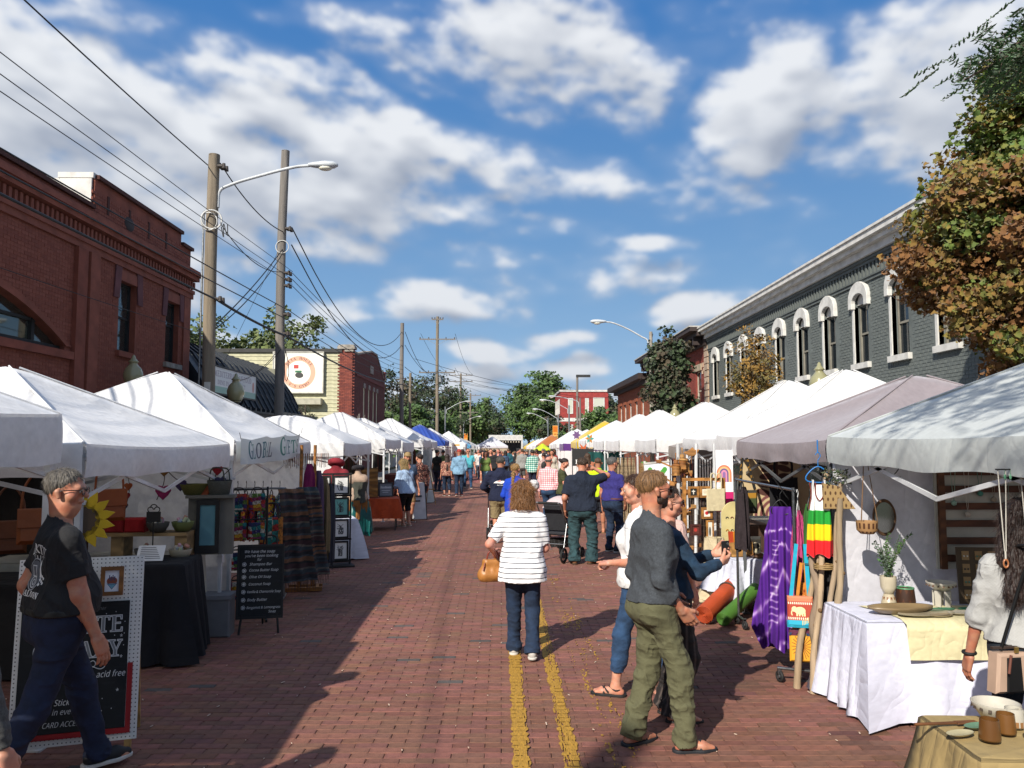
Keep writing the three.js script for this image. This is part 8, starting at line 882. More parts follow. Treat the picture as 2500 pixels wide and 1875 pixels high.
{ // clothes rail on wheels
  const t = thing('rolling_rack', 'chrome rolling clothes rail with rubber wheels on the bricks', 'rack', [2.52, 0, -7.85]), c = metal('#8a8d90', .25); obj('rail', bar([0, 1.6, .98], [.1, 1.6, -1.1], .013), c, t); obj('upright', [bar([0, .28, .95], [0, 1.62, .95], .014), tube([[0, .3, .95], [0, .2, .97], [-.02, .1, 1.06]], .014, 10, 8)], c, t); obj('upright', bar([.1, .1, -1.08], [.1, 1.62, -1.08], .014), c, t); obj('base_bar', bar([.1, .1, -1.15], [.1, .1, -.85], .014), c, t); obj('base_bar', bar([-.2, .12, 1.02], [.14, .1, 1.1], .014), c, t); for (const [x, z] of [[-.18, 1.02], [.12, 1.1], [.1, -1.14], [.1, -.86]]) { const w = obj('wheel', at(new THREE.TorusGeometry(.036, .014, 8, 20), x, .05, z, 0, PI / 2 + .3), plain('#1f1f20'), t); obj('fork', [box(.03, .06, .02, x, .09, z), cyl(.02, .02, .03, x, .05, z, 10, 0, 0, PI / 2)], c, w); } 
  const tie = tex(128, (u, v, i, j) => { const a = pfbm(u, v, 4, 4), band = Math.max(0, sin((v + .35 * Math.abs(u - .5) + .12 * a) * 34)), k = v < .80 ? Math.pow(band, 5) * (.55 + .6 * pvn(u * 18, v * 6, 18)) : 0, str = v > .2 && v < .62 && Math.abs(u - .32) < .08 ? .6 * Math.pow(Math.max(0, sin(v * 190)), 2) : 0, q = clamp(k + str); return [mix(.28, .86, q), mix(.06, .80, q), mix(.48, .90, q)]; }, true, 256);
  const G = (l, x, z, y, tn, rows, m, o = {}) => { const g = thing('hanging_garment', l, 'garment', [x, y, z], tn, 'garments on the rolling rail'); raw('cloth_body', hangGeo(rows, o), m, g); hanger(g, rows[0][0] - .01, rows[1][1] * .8, o.hc || '#1d1d1d'); return g; };
  G('long purple and white tie dye dress with ruffled hem on the rail', 2.48, -7.12, .22, -.25, [[1.22, .09, .012], [1.12, .095, .02], [1.0, .135, .035], [.8, .15, .05], [.45, .205, .065], [.16, .26, .08], [0, .18, .06]], M('#ffffff', .9, { map: tie, key: 'tiedye' }), { nf: 5, amp: .05, seed: 3, ragged: .03, nv: 40, n: 120, fz: .035 });
  G('pink cotton sundress hanging behind the tie dye dress', 2.585, -6.98, .6, .9, [[.82, .02, .015], [.76, .05, .03], [.55, .075, .045], [.3, .09, .05], [0, .1, .06]], tee('#c2447c'), { nf: 8, amp: .16, seed: 5, hc: '#dedede' });
  G('green tie dye dress with a knotted shoulder on the rail', 2.67, -6.92, .58, .7, [[.9, .03, .03], [.8, .055, .05], [.5, .075, .055], [.2, .085, .06], [0, .1, .06]], M('#ffffff', .9, { map: tex(64, (u, v) => { const a = .5 + .6 * pfbm(u, v, 4, 4); return [.12 + .12 * a, .3 + .18 * a, .10 + .08 * a]; }), key: 'greendye' }), { nf: 7, amp: .15, seed: 9 });
  G('black long garment behind the striped tank top', 2.74, -6.82, .5, .8, [[1.1, .04, .03], [1.0, .08, .05], [.5, .095, .06], [0, .11, .07]], tee('#17171a'), { nf: 6, seed: 2 });
  G('dark printed wrap skirt at the far end of the rail', 2.62, -8.7, .85, .9, [[.68, .04, .03], [.6, .07, .04], [.3, .08, .05], [0, .09, .05]], tee('#2a2024'), { nf: 6, seed: 12 }); }
{ // striped tank top on a blue hanger
  const t = thing('striped_tank_top', 'white tank top with green yellow and red bands on a blue hanger', 'garment', [2.63, 1.08, -6.62], -.2); const m = M('#ffffff', .9, { map: tex(16, (u, v) => v < .16 ? [.83, .10, .13] : v < .32 ? [.95, .78, .05] : v < .46 ? [.10, .55, .18] : [.90, .90, .90], true, 128), key: 'bands' }); raw('cloth_body', hangGeo([[.58, .028, .012], [.5, .05, .02], [.40, .075, .03], [.2, .095, .036], [0, .105, .04]], { nf: 4, amp: .06, seed: 6 }), m, t); for (const s of [-1, 1]) obj('shoulder_strap', beam([s * .055, .44, .0], [s * .045, .62, 0], .045, .012), plain('#dedede'), t); for (const tg of [tube([[-.028, .6, .02], [-.03, .5, .032], [0, .45, .038], [.03, .5, .032], [.028, .6, .02]], .005, 20, 5), tube([[.07, .6, 0], [.062, .5, .01], [.085, .38, .02]], .005, 12, 5), tube([[-.07, .6, 0], [-.062, .5, .01], [-.085, .38, .02]], .005, 12, 5)]) obj('trim', tg, plain('#7a2a1a'), t); hanger(t, .66, .1, '#1f78c4'); obj('cord', bar([0, .84, 0], [0, .95, 0], .006), plain('#1f78c4'), t); }
{ // bags below
  let t = thing('elephant_bag', 'red and turquoise shoulder bag with a cream elephant patch', 'bag', [2.47, .50, -6.68], -.25); const et = art('eleph', 160, 160, (x, w, h) => { x.fillStyle = '#a8402f'; x.fillRect(0, 0, w, h); x.fillStyle = '#c97a58'; x.fillRect(0, 0, w, 26); x.strokeStyle = '#efe4cf'; x.lineWidth = 7; for (let i = 0; i < 12; i++) { x.beginPath(); x.moveTo(6 + i * 13, 30); x.lineTo(8 + i * 13, 42); x.stroke(); x.beginPath(); x.moveTo(6 + i * 13, 112); x.lineTo(8 + i * 13, 124); x.stroke(); } x.fillStyle = '#e6d3a0'; x.beginPath(); x.ellipse(78, 76, 34, 21, 0, 0, 7); x.fill(); x.beginPath(); x.ellipse(42, 68, 17, 15, 0, 0, 7); x.fill(); for (const a of [54, 70, 88, 102]) x.fillRect(a, 84, 10, 22); x.lineWidth = 7; x.strokeStyle = '#e6d3a0'; x.beginPath(); x.moveTo(30, 74); x.quadraticCurveTo(18, 92, 30, 102); x.stroke(); x.fillStyle = '#2aa6c4'; x.fillRect(0, 128, w, 32); x.fillStyle = '#e0c27a'; for (let i = 0; i < 8; i++) x.fillRect(90 + i * 9, 126 - i * 4, 4, 30); }); raw('body', setUV(fix(chamfer(.2, .24, .06, .012, 0, .12, 0)), (x, y) => [x / .2 + .5, y / .24]), et, t); obj('gusset', bx(-.104, .104, -.012, .03, -.032, .026), cloth('#1b93ad'), t); obj('strap', [beam([-.07, .22, 0], [-.01, .66, -.06], .012, .03), beam([.08, .12, 0], [.06, .66, -.06], .012, .032), beam([.08, .12, .0], [.085, .0, .0], .012, .03)], cloth('#1ba0bd'), t); obj('buckle', box(.04, .012, .02, .07, .5, -.03), plain('#12687a'), t);
  t = thing('sunburst_bag', 'yellow batik shoulder bag with a sunburst pattern', 'bag', [2.49, .2, -6.72], -.25); raw('body', setUV(fix(chamfer(.19, .25, .05, .014, 0, .125, 0)), (x, y) => [x / .19 + .5, y / .25]), art('burst', 96, 128, (x, w, h) => { x.fillStyle = '#d99c26'; x.fillRect(0, 0, w, h); x.strokeStyle = '#8a4f16'; x.lineWidth = 3; for (let i = 0; i < 22; i++) { const a = i / 22 * 6.28; x.beginPath(); x.moveTo(48 + 8 * cos(a), 64 + 8 * sin(a)); x.lineTo(48 + 40 * cos(a), 64 + 56 * sin(a)); x.stroke(); } x.fillStyle = '#5a3010'; x.beginPath(); x.arc(48, 64, 7, 0, 7); x.fill(); }), t); obj('flap', bx(-.097, .097, .215, .26, -.03, .03), CL(patch(31, hexs(['#6a2a4a', '#2a4a7a', '#c9a24a'])), 'flap', 6), t); obj('strap', [beam([-.06, .25, 0], [.02, .8, -.05], .01, .025), beam([.07, .25, 0], [.05, .8, -.05], .01, .025)], cloth('#c77f2c'), t);
  t = thing('batik_strap_bag', 'orange batik bag with brown straps hanging at the back', 'bag', [2.62, .42, -6.86], -.1); obj('body', chamfer(.18, .4, .05, .014, 0, .2, 0), CL(floralT([.8, .5, .18], [.55, .25, .1], [.9, .75, .5], [.75, .42, .14]), 'batik', 3), t); obj('strap', [beam([-.05, .4, 0], [0, .72, 0], .01, .03)], cloth('#6a4a2a'), t);
  t = thing('black_duffel', 'black duffel bag with a paper tag behind the driftwood', 'bag', [2.78, 0, -6.7], .2); obj('body', surfaceNet(field([[0, .12, 0, 0, .45, 0, .13, .1, .05]]), [-.2, 0, -.2], [.2, .62, .2], .018), plain('#15171a'), t); obj('tag', box(.06, .1, .004, -.03, .55, .12), plain('#d8d8d4'), t); obj('cord', bar([-.04, .3, .12], [-.04, .72, .08], .004), plain('#1a8a9a'), t);
  t = thing('striped_sling_bag', 'small sling bag in green gold and red stripes at the rail end', 'bag', [2.75, 1.22, -8.95], .2); obj('body', chamfer(.24, .26, .07, .03, 0, .13, 0), M('#ffffff', .9, { map: tex(8, (u, v) => hexs(['#2a2a24', '#3c4a26', '#a87a1f', '#6a2018', '#1f1f1c', '#3a4422'])[fl(v * 12) % 6], true, 64), key: 'sling' }), t); obj('strap', [beam([-.1, .25, 0], [-.05, .62, 0], .012, .03), beam([.1, .25, 0], [.0, .62, 0], .012, .03)], CL(patch(33, hexs(['#1f1f1c', '#a87a1f', '#1f1f1c'])), 'slingstrap', 8), t);
  t = thing('black_tote', 'black canvas tote hung high inside the mauve tent', 'bag', [3.25, 1.25, -9.2], .1); obj('body', chamfer(.34, .36, .05, .02, 0, .18, 0), cloth('#16161a'), t); obj('handle', [tube([[-.1, .35, 0], [-.09, .55, 0], [.09, .55, 0], [.1, .35, 0]], .014, 16, 6)], cloth('#16161a'), t);
  t = thing('beetle_tapestry', 'tan tapestry with a dark symmetrical beetle motif inside the mauve tent', 'tapestry', [3.25, 1.15, -9.45], 0); raw('cloth_body', panel(.8, .8, .012, 0, .4, 0), art('beetle', 128, 128, (x, w, h) => { x.fillStyle = '#b6a27c'; x.fillRect(0, 0, w, h); x.fillStyle = '#4a2a22'; for (const s of [-1, 1]) for (let i = 0; i < 5; i++) { x.beginPath(); x.ellipse(64 + s * (12 + i * 3), 24 + i * 15, 14, 6, s * (.5 - i * .2), 0, 7); x.fill(); } x.fillRect(60, 14, 8, 84); x.strokeStyle = '#6a3a3a'; x.lineWidth = 5; for (const q of [20, 30, 40]) { x.beginPath(); x.arc(64, 128, q, PI, 0); x.stroke(); } }), t); }
// ---- rolled mats, incense table and wooden toys
{ const roll = (l, a, b, r, c, strap) => { const t = thing('rolled_mat', l, 'mat', [0, 0, 0]), A = v3(a), d = v3(b).sub(A), L = d.length(), spiral = []; for (let i = 0; i <= 70; i++) { const k = i / 70, th = k * 6 * 2 * PI; spiral.push([r * (1 - k * .85) * cos(th), r * (1 - k * .85) * sin(th)]); } const g = new THREE.CylinderGeometry(r, r, L, 30, 1, true); const ring = spiral.map(([x, y]) => [x, -L / 2, y]); const sp = new THREE.TubeGeometry(new THREE.CatmullRomCurve3(ring.map(v3)), 120, .005, 4); const q = new THREE.Quaternion().setFromUnitVectors(V3(0, 1, 0), d.clone().normalize()), mid = A.clone().addScaledVector(d, .5), cap = new THREE.CylinderGeometry(r * .96, r * .96, L - .02, 30); for (const e of [g, sp, cap]) { e.applyQuaternion(q); e.translate(mid.x, mid.y, mid.z); } const m = M(c, .7, { map: T.mottle, bumpMap: T.bumpFine, bumpScale: .002, key: 'mat' + c }); obj('roll', [g, cap], m, t); obj('spiral_edge', sp, m, t); if (strap) { const s = new THREE.TorusGeometry(r + .004, .012, 6, 28); s.rotateX(PI / 2); s.applyQuaternion(q); s.translate(...A.clone().addScaledVector(d, .6).toArray()); obj('strap', s, plain('#3a2c22'), t); } };
  roll('rolled orange mat tied with a dark strap leaning off the bricks', [2.24, .11, -8.95], [2.95, .36, -9.9], .10, '#b8481c', 1); roll('rolled green mat lying in front of the orange one', [2.42, .08, -8.85], [2.98, .30, -9.45], .075, '#4a7a26'); const e = thing('yellow_envelope', 'orange paper envelope on top of the rolled mats', 'envelope', [2.92, .47, -9.75], .4); obj('paper', box(.2, .012, .15, 0, 0, 0, .3, 0, -.2), plain('#d08a2c'), e); }
clothTable('incense_table', 'low white cloth table holding a box of incense books', [3.05, -9.9], .15, .62, .6, .62, cloth('#cfd3e2'), { seed: 27, hem: .16, flare: .08 });
{ let t = thing('incense_box', 'wooden box filled with orange and red incense packs', 'box', [2.92, .63, -9.85], .2); obj('box', [bx(-.14, .14, 0, .17, .05, .065), bx(-.14, .14, 0, .1, -.08, -.065), bx(-.14, -.125, 0, .16, -.065, .05), bx(.125, .14, 0, .16, -.065, .05), bx(-.125, .125, 0, .015, -.065, .05)], woodM('#c99a58'), t); for (let i = 0; i < 9; i++) obj('pack', box(.024, .25 + .02 * sin(i * 5), .08, -.108 + i * .027, .17, -.01, -.12), plain(['#c2471c', '#d98a1f', '#a8281f', '#e0b03a', '#b8521f', '#8a2a3a', '#d06a22', '#c99a2a', '#a83a22'][i]), t);
  t = thing('chime_plate', 'small clay plate with copper charms on the incense table', 'plate', [3.1, .63, -9.72]); obj('plate', lathe([[0, 0], [.08, .004], [.1, .03], [.09, .03], [0, .012]], 22), ceram('#9c6a3c'), t); obj('charms', Array.from({ length: 8 }, (_, i) => sph(.014, .05 * cos(i * 2), .035, .05 * sin(i * 2))), plain('#7a4a22'), t).userData.kind = 'stuff';
  t = thing('elephant_cushion', 'cream cushion printed with a dark elephant beside the incense box', 'cushion', [3.12, .63, -9.95], .2); raw('cushion', setUV(fix(chamfer(.2, .22, .08, .03, 0, .11, 0)), (x, y) => [x / .2 + .5, y / .22]), art('cush', 64, 64, (x, w, h) => { x.fillStyle = '#c2b89c'; x.fillRect(0, 0, w, h); x.fillStyle = '#2a2622'; x.beginPath(); x.ellipse(36, 32, 16, 10, 0, 0, 7); x.fill(); x.fillRect(26, 36, 6, 12); x.fillRect(42, 36, 6, 12); x.lineWidth = 5; x.beginPath(); x.arc(18, 34, 8, 0, 4); x.stroke(); }), t);
  t = thing('linen_drape', 'cream linen cloth draped to the bricks beside the wooden frame', 'cloth', [2.72, 0, -10.3], .2); raw('cloth_body', hangGeo([[.8, .12, .1], [.7, .13, .11], [.3, .13, .12], [.05, .2, .16], [.0, .3, .2]], { nf: 6, amp: .15, seed: 8 }), cloth('#c2b494'), t);
  t = thing('earring_arch', 'tall cream arch board pinned with earrings', 'display', [3.0, .6, -10.35], .1); obj('board', ext([[-.17, 0], [.17, 0], ...Array.from({ length: 13 }, (_, i) => [.17 * cos(i / 12 * PI), .48 + .17 * sin(i / 12 * PI)])], .02, .003), plain('#d6c88c'), t); for (let i = 0; i < 10; i++) obj('earring', at(new THREE.TorusGeometry(.018, .005, 6, 12, PI), -.1 + (i % 4) * .065, .12 + fl(i / 4) * .16, .03), plain(['#7a3a2a', '#b8862e', '#3a3a3a'][i % 3]), t);
  t = thing('wooden_screen_frame', 'tall open wooden frame with wire mesh hung with small pictures', 'display', [2.72, 0, -10.75], .15); const wd = woodM('#c08a48'); obj('rail', [bx(-.3, .3, 1.50, 1.54, -.02, .02), bx(-.3, .3, .3, .34, -.02, .02)], wd, t); obj('stile', bx(-.3, -.26, .34, 1.5, -.02, .02), wd, t); obj('stile', bx(.26, .3, .34, 1.5, -.02, .02), wd, t); obj('mesh', [...Array.from({ length: 16 }, (_, i) => bar([-.26, .4 + i * .072, 0], [.26, .4 + i * .072, 0], .0015, .0015, 3)), ...Array.from({ length: 9 }, (_, i) => bar([-.22 + i * .055, .34, 0], [-.22 + i * .055, 1.5, 0], .0015, .0015, 3))], plain('#7a6a50'), t).userData.kind = 'stuff'; obj('foot', [beam([-.28, .3, 0], [-.28, 0, .1], .03), beam([.28, .3, 0], [.28, 0, .1], .03), beam([-.28, .3, 0], [-.28, 0, -.2], .03), beam([.28, .3, 0], [.28, 0, -.2], .03)], wd, t);
  [['#1a1a1a', '#d8d4c8', -.16, 1.28, 'small frame with a white cross'], ['#e0d8c4', '#c9bfa8', .0, 1.28, 'small frame with a pale print'], ['#e6e0d6', '#b0222a', .02, 1.0, 'small frame with a red flower'], ['#5a2a22', '#a8322a', -.14, .78, 'small dark red frame'], ['#d8d4c8', '#5a5a58', .06, .68, 'tall narrow ink print']].forEach(([a, b, x, y, l], i) => framed('small_picture', l + ' hung on the wooden mesh frame', [2.72 + x, y, -10.70 - x * .15], .15, i === 4 ? .1 : .15, i === 4 ? .3 : .15, i === 3 ? plain('#4a1f18') : wd, art('sp' + i, 48, 48, (X, w, h) => { X.fillStyle = a; X.fillRect(0, 0, w, h); X.fillStyle = b; if (i === 0) { X.fillRect(21, 10, 6, 28); X.fillRect(13, 17, 22, 6); } else { X.beginPath(); X.arc(24, 24, 11, 0, 7); X.fill(); } }), 0, 'picture'));
  t = thing('canvas_tote', 'natural canvas tote hanging on the wooden mesh frame', 'bag', [2.86, 1.1, -10.68], .15); obj('body', chamfer(.26, .3, .02, .008, 0, .15, 0), cloth('#cbbf9c'), t); obj('handle', [tube([[-.07, .3, .01], [-.06, .5, .01], [-.02, .5, .01], [0, .3, .01]], .01, 14, 5), tube([[.0, .3, 0], [.03, .5, 0], [.07, .5, 0], [.08, .3, 0]], .01, 14, 5)], cloth('#cbbf9c'), t);
  t = thing('rainbow_banner', 'narrow white banner with a rainbow arch over a pink block on the tent post', 'banner', [3.12, 1.05, -11.2], .1); raw('cloth_body', panel(.26, .86, .012, 0, .43, 0), art('rainbow', 96, 288, (x, w, h) => { x.fillStyle = '#e9e9ee'; x.fillRect(0, 0, w, h); ['#d9795a', '#e6b47a', '#6a5a8a', '#d88aa8', '#8a6aa0'].forEach((c, i) => { x.strokeStyle = c; x.lineWidth = 8; x.beginPath(); x.arc(48, 110, 36 - i * 8, PI, 0); x.stroke(); x.beginPath(); x.moveTo(12 + i * 8, 110); x.lineTo(12 + i * 8, 150); x.moveTo(84 - i * 8, 110); x.lineTo(84 - i * 8, 150); x.stroke(); }); x.fillStyle = '#c01868'; x.fillRect(0, 196, w, 92); }), t); obj('pole', bar([-.14, -1.05, 0], [-.14, .95, 0], .02), legM, t); }
{ // post of wooden chimes and whirligigs
  const t = thing('whirligig_post', 'white post bristling with wooden whirligigs and birdhouse chimes', 'display', [2.72, 0, -12.3]), wd = [woodM('#c08a4c'), woodM('#a86e34'), woodM('#d0a060')], r = rng(55); obj('post', bar([0, 0, 0], [0, 2.0, 0], .03), legM, t); obj('post', bar([.22, 0, .1], [.26, 2.0, .1], .026), legM, t); for (let i = 0; i < 16; i++) { const y = .35 + i * .085, a = i * 1.9, L = .2 + .22 * r(); const arm = obj('arm', beam([-cos(a) * L * .6, y - .1, -sin(a) * L * .3], [cos(a) * L, y + .1, sin(a) * L * .6], .02, .026), wd[i % 3], t); obj('block', [chamfer(.075, .055, .055, .006, cos(a) * L, y + .1, sin(a) * L * .6), chamfer(.06, .06, .05, .006, -cos(a) * L * .6, y - .1, -sin(a) * L * .3)], wd[(i + 1) % 3], arm); }
  [[-.06, 1.6, .12, 'wooden birdhouse chime with a finial at the front of the whirligigs'], [.06, 1.68, .02, 'slim wooden birdhouse chime next to the front one'], [.14, 1.62, -.1, 'wooden birdhouse chime hanging at the back']].forEach(([x, y, z, l], i) => { const b = thing('birdhouse_chime', l, 'chime', [2.72 + x, y, -12.3 + z], 0, 'birdhouse chimes'); obj('house', cyl(.062, .062, .13, 0, 0, 0, 10), wd[i], b); obj('roof', [cyl(.01, .075, .05, 0, .09, 0, 10), cyl(.03, .04, .05, 0, .13, 0, 8), bar([0, .15, 0], [0, .26, 0], .008)], wd[(i + 1) % 3], b); obj('base', cyl(.075, .07, .02, 0, -.075, 0, 10), wd[(i + 2) % 3], b); });
  const b = thing('wooden_bird', 'flat wooden bird perched above the chimes', 'ornament', [2.9, 1.86, -12.2], 0); obj('bird', ext([[-.12, 0], [-.04, .03], [.02, .08], [.05, .04], [.12, .05], [.08, -.02], [.02, -.05], [-.04, -.04]], .02, .004), wd[0], b); obj('stand', bar([0, -.04, .01], [0, -.16, .01], .006), wd[1], b);
  const tw = thing('painted_banner', 'white cloth painted with a green tree and blue letters on a leaning frame', 'banner', [2.62, .95, -13.2], .1); tw.rotation.z = .08; raw('cloth_body', panel(.42, .72, .012, 0, .36, 0), art('ptree', 96, 160, (x, w, h) => { x.fillStyle = '#dfe3ea'; x.fillRect(0, 0, w, h); x.fillStyle = '#4a9a3a'; for (let i = 0; i < 26; i++) { x.beginPath(); x.arc(20 + (i * 37) % 60, 20 + (i * 23) % 60, 9, 0, 7); x.fill(); } x.fillStyle = '#5a4a9a'; x.fillRect(40, 70, 8, 40); x.fillStyle = '#2a9ab0'; x.beginPath(); x.moveTo(10, 150); x.lineTo(60, 90); x.lineTo(50, 155); x.closePath(); x.fill(); x.fillStyle = '#4a4a6a'; x.fillRect(60, 116, 6, 30); x.fillRect(74, 116, 6, 30); }), tw); obj('frame', [beam([-.24, -.95, -.02], [-.2, .78, -.02], .03), beam([.24, -.95, -.02], [.2, .78, -.02], .03), beam([-.22, .74, 0], [.22, .74, 0], .03)], paint('#d2d0c8'), tw);
  const bt = thing('bead_curtain', 'curtain of dark red beads hanging behind the whirligigs', 'curtain', [3.1, 0, -12.8]); const L = []; for (let i = 0; i < 40; i++) { const x = -.4 + (i % 20) * .042, z = fl(i / 20) * .15; L.push(bar([x, 1.75, z], [x + .01 * sin(i), .4 + .3 * r(), z], .007 + .004 * r(), .007, 5)); } obj('strings', L, M('#5a1f1c', .4, { map: patch(41, hexs(['#6a1f1c', '#2a1612', '#8a5a2a', '#3a2a22'])), key: 'beadred' }), bt).userData.kind = 'stuff'; }
clothTable('toy_table', 'brown cloth table behind the whirligig post', [3.9, -13.6], PI / 2, 1.8, .7, .72, cloth('#4a3426'), { seed: 33 });
clothTable('jewel_table', 'dark table in the shade of the low brown canopy', [4.1, -16.6], PI / 2, 1.8, .7, .75, cloth('#3a2a24'), { seed: 34 });
[[4.3, -19.5, '#4a4440', 'brown table under the white tent with the bright near wall'], [4.3, -25.2, '#2a4a48', 'teal table under the tent with hanging cloth'], [4.2, -34.7, '#5a5654', 'grey table beneath the tent with flower pinwheels']].forEach(([x, z, c, l], i) => clothTable('stall_table', l, [x, z], PI / 2, 2.2, .75, .8, cloth(c), { seed: 40 + i }));
{ const t = thing('scarf_grid', 'tall grid stand of patterned scarves behind the yellow shirt man', 'rack', [2.62, 0, -17.2], .5); obj('grid', [...Array.from({ length: 7 }, (_, i) => bar([-.3 + i * .1, 0, 0], [-.3 + i * .1, 1.75, 0], .006, .006, 4)), ...Array.from({ length: 9 }, (_, i) => bar([-.3, .1 + i * .2, 0], [.3, .1 + i * .2, 0], .006, .006, 4))], metal(), t).userData.kind = 'stuff'; for (let i = 0; i < 6; i++) raw('scarf', hangGeo([[1.7, .03, .02], [1.4, .055, .03], [.3 + .1 * sin(i * 3), .06, .035]], { seed: i, n: 20, nv: 10 }), CL(floralT([.6, .52, .4], [.25, .2, .16], [.7, .62, .5], [.4, .34, .26]), 'sg' + i % 3, 4), t).position.set(-.26 + i * .1, 0, .04); }
{ const t = thing('lettered_black_banner', 'black banner with white capital letters on the far right stall', 'banner', [2.95, 0, -29], -.1); raw('cloth_body', panel(.75, .62, .02, 0, 1.5, 0), art('kovi', 160, 128, (x, w, h) => { x.fillStyle = '#17181a'; x.fillRect(0, 0, w, h); x.fillStyle = '#e2e2e0'; x.font = 'bold 44px serif'; x.textAlign = 'center'; x.fillText('HOVI', 80, 112, 150); }), t); obj('pole', [bar([-.38, 0, 0], [-.38, 1.85, 0], .015), bar([.38, 0, 0], [.38, 1.85, 0], .015)], blk, t); const c = thing('teal_curtain', 'teal green cloth wall beside the lettered black banner', 'curtain', [3.75, 0, -28.6], 0); raw('cloth_body', grid(20, 6, (u, v) => [(u - .5) * 1.3, 1.7 - v * 1.6, .05 * sin(u * 25)]), cloth('#0f4a48'), c); }
[[3.05, 2.35, -32.5, '#7a5a8a', 'purple butterfly windsock on a pole'], [3.55, 2.2, -32.2, '#5aa89c', 'mint and orange pinwheel flower on a pole'], [3.3, 1.75, -32.3, '#d06a3a', 'large orange cloth flower under the pinwheels']].forEach(([x, y, z, c, l], i) => { const t = thing('garden_pinwheel', l, 'pinwheel', [x, 0, z], .2); for (let k = 0; k < 6; k++) obj('petal', ext([[0, 0], [.09, .05], [.2 + .1 * (i === 2), .0], [.09, -.06]], .01).rotateZ(k / 6 * 2 * PI).translate(0, y, 0), cloth(k % 2 && i === 1 ? '#d08a3a' : c), t); obj('pole', bar([0, 0, -.02], [0, y, -.02], .012), legM, t); });
{ const t = thing('neon_umbrella', 'neon yellow parasol half open in front of the orange and black tent', 'parasol', [3.0, 0, -58.5], 0); obj('canopy', cyl(.05, .75, .5, 0, 1.75, 0, 8), plain('#c8d82a'), t); obj('pole', bar([0, 0, 0], [0, 2.05, 0], .02), metal(), t); }
// ---- strollers and handbags
function stroller(label, x, z, turn, c, can) { const t = thing('stroller', label, 'stroller', [x, 0, z], turn), m = metal('#9a9da0', .3), k = cloth(c); obj('frame', [tube([[-.22, 1.0, -.5], [-.22, .8, -.35], [-.22, .35, .1], [-.2, .16, .45]], .014, 24, 7), tube([[.22, 1.0, -.5], [.22, .8, -.35], [.22, .35, .1], [.2, .16, .45]], .014, 24, 7), bar([-.22, 1.0, -.5], [.22, 1.0, -.5], .017), bar([-.22, .7, -.2], [-.22, .16, -.38], .013), bar([.22, .7, -.2], [.22, .16, -.38], .013), bar([-.22, .3, -.3], [.22, .3, -.3], .01)], m, t); obj('seat', [at(chamfer(.38, .06, .36, .02), 0, .48, .02, -.15), at(chamfer(.38, .5, .06, .02), 0, .74, -.2, -.35)], k, t); raw('hood', grid(14, 10, (u, v) => { const a = v * PI * .55 + .2, b = (u - .5) * PI; return [sin(b) * .22, .88 + .24 * cos(b) * sin(a) * .9, -.26 + .32 * cos(b) * (1 - cos(a)) * .8 - .02]; }), can ? cloth(can) : k, t); raw('basket', hangGeo([[.36, .19, .2], [.22, .17, .18]], { amp: .02 }), blk, t); for (const [a, b, r] of [[-.24, -.4, .13], [.24, -.4, .13], [-.2, .48, .09], [.2, .48, .09]]) { const w = obj('wheel', at(new THREE.TorusGeometry(r - .02, .02, 8, 24), a, r, b, 0, PI / 2), plain('#191919'), t); obj('rim', [at(cyl(r * .35, r * .35, .03, 0, 0, 0, 12), 0, 0, 0, 0, 0, PI / 2).translate(a, r, b), ...[0, 1, 2].map(i => at(box(.012, (r - .03) * 2, .012), 0, 0, 0, i * 1.05).translate(a, r, b))], metal('#77797c'), w); } obj('handle_grip', bar([-.18, 1.0, -.5], [.18, 1.0, -.5], .022), blk, t); return t; }
stroller('black stroller pushed by the man in the navy jacket', -.06, -17.2, PI, '#17181c'); stroller('stroller with a pale pink canopy beside the navy T-shirt man', 1.02, -13.95, PI - .5, '#24262c', '#c9b6b8');
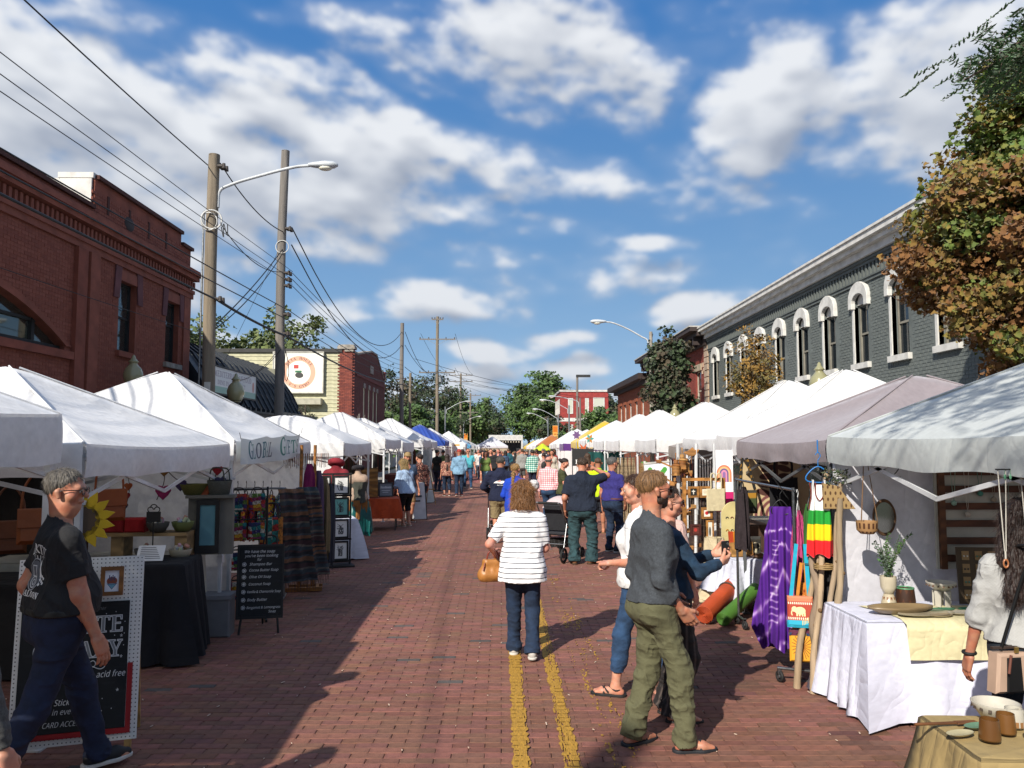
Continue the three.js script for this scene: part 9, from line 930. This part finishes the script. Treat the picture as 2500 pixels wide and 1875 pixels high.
{ let t = thing('tan_handbag', 'tan leather bucket handbag carried by the striped shirt woman', 'handbag', [-.09, .70, -7.73], .2); const m = M('#b5793c', .45, { map: T.mottle, bumpMap: T.bumpFine, bumpScale: .002, key: 'tanleather' }); obj('body', surfaceNet((() => { const F0 = field([[-.07, .05, 0, .07, .05, 0, .075, .075, .06], [-.05, .17, 0, .05, .17, 0, .05, .05, .06]]); return (a, b, c) => Math.max(F0(a, b, c) + .004 * vn(a * 30, b * 18, c * 30), -.012 - b, b - .2); })(), [-.2, -.05, -.12], [.2, .26, .12], .01), m, t); obj('handle', tube([[-.06, .19, .02], [-.03, .27, .02], [.04, .27, .02], [.07, .19, .02]], .008, 16, 6), M('#7a2f1f', .4, { key: 'redleather' }), t); obj('drawstring', [tube([[-.08, .17, .05], [-.1, .1, .07]], .006, 6, 5)], M('#7a2f1f', .4, { key: 'redleather' }), t);
  t = thing('crossbody_bag', 'blush and black crossbody bag at the hip of the grey sweater woman', 'handbag', [2.70, .70, -4.31], .15); const bl = M('#c2a48e', .5, { map: T.mottle, key: 'blush' }), tr_ = (w, h, d) => { const g = ext([[-w * .62, 0], [w * .62, 0], [w * .5, h], [-w * .5, h]], d, .014); g.translate(0, 0, -d / 2); return g; }; obj('body', tr_(.15, .18, .06), bl, t); obj('panel', tr_(.07, .165, .075), M('#121314', .35, { key: 'blackleather' }), t); obj('zip', box(.19, .012, .02, 0, .216, 0), plain('#3a2a22'), t); obj('strap', [tube([[-.04, .2, .0], [.02, .5, .06], [.07, .75, .1], [.1, .72, -.1]], .009, 24, 5)], M('#121314', .35, { key: 'blackleather' }), t); obj('tassel', [bar([-.03, .19, .06], [-.06, .1, .075], .007)], plain('#6a3a2a'), t); obj('clasp', [box(.02, .03, .01, .02, .21, .04)], metal('#c2a25a'), t);
  t = thing('mobile_phone', 'mobile phone held up by the denim jacket woman', 'phone', [1.67, 1.20, -6.0], .5); obj('phone', chamfer(.075, .15, .01, .003), plain('#1c1d20', .3), t); obj('camera_ring', at(new THREE.TorusGeometry(.008, .002, 6, 12), .02, .055, .007), metal(), t);
  t = thing('white_shopping_bag', 'crumpled white paper parcel held beside the blonde braid', 'bag', [.62, 1.2, -15.5], 0); obj('paper', surfaceNet((a, b, c) => Math.hypot(a / 1.1, b, c) - .1 + .02 * vn(a * 22, b * 22, c * 22), [-.2, -.18, -.18], [.2, .18, .18], .014), plain('#dcdcdc'), t); }
renderer.render(scene, camera);
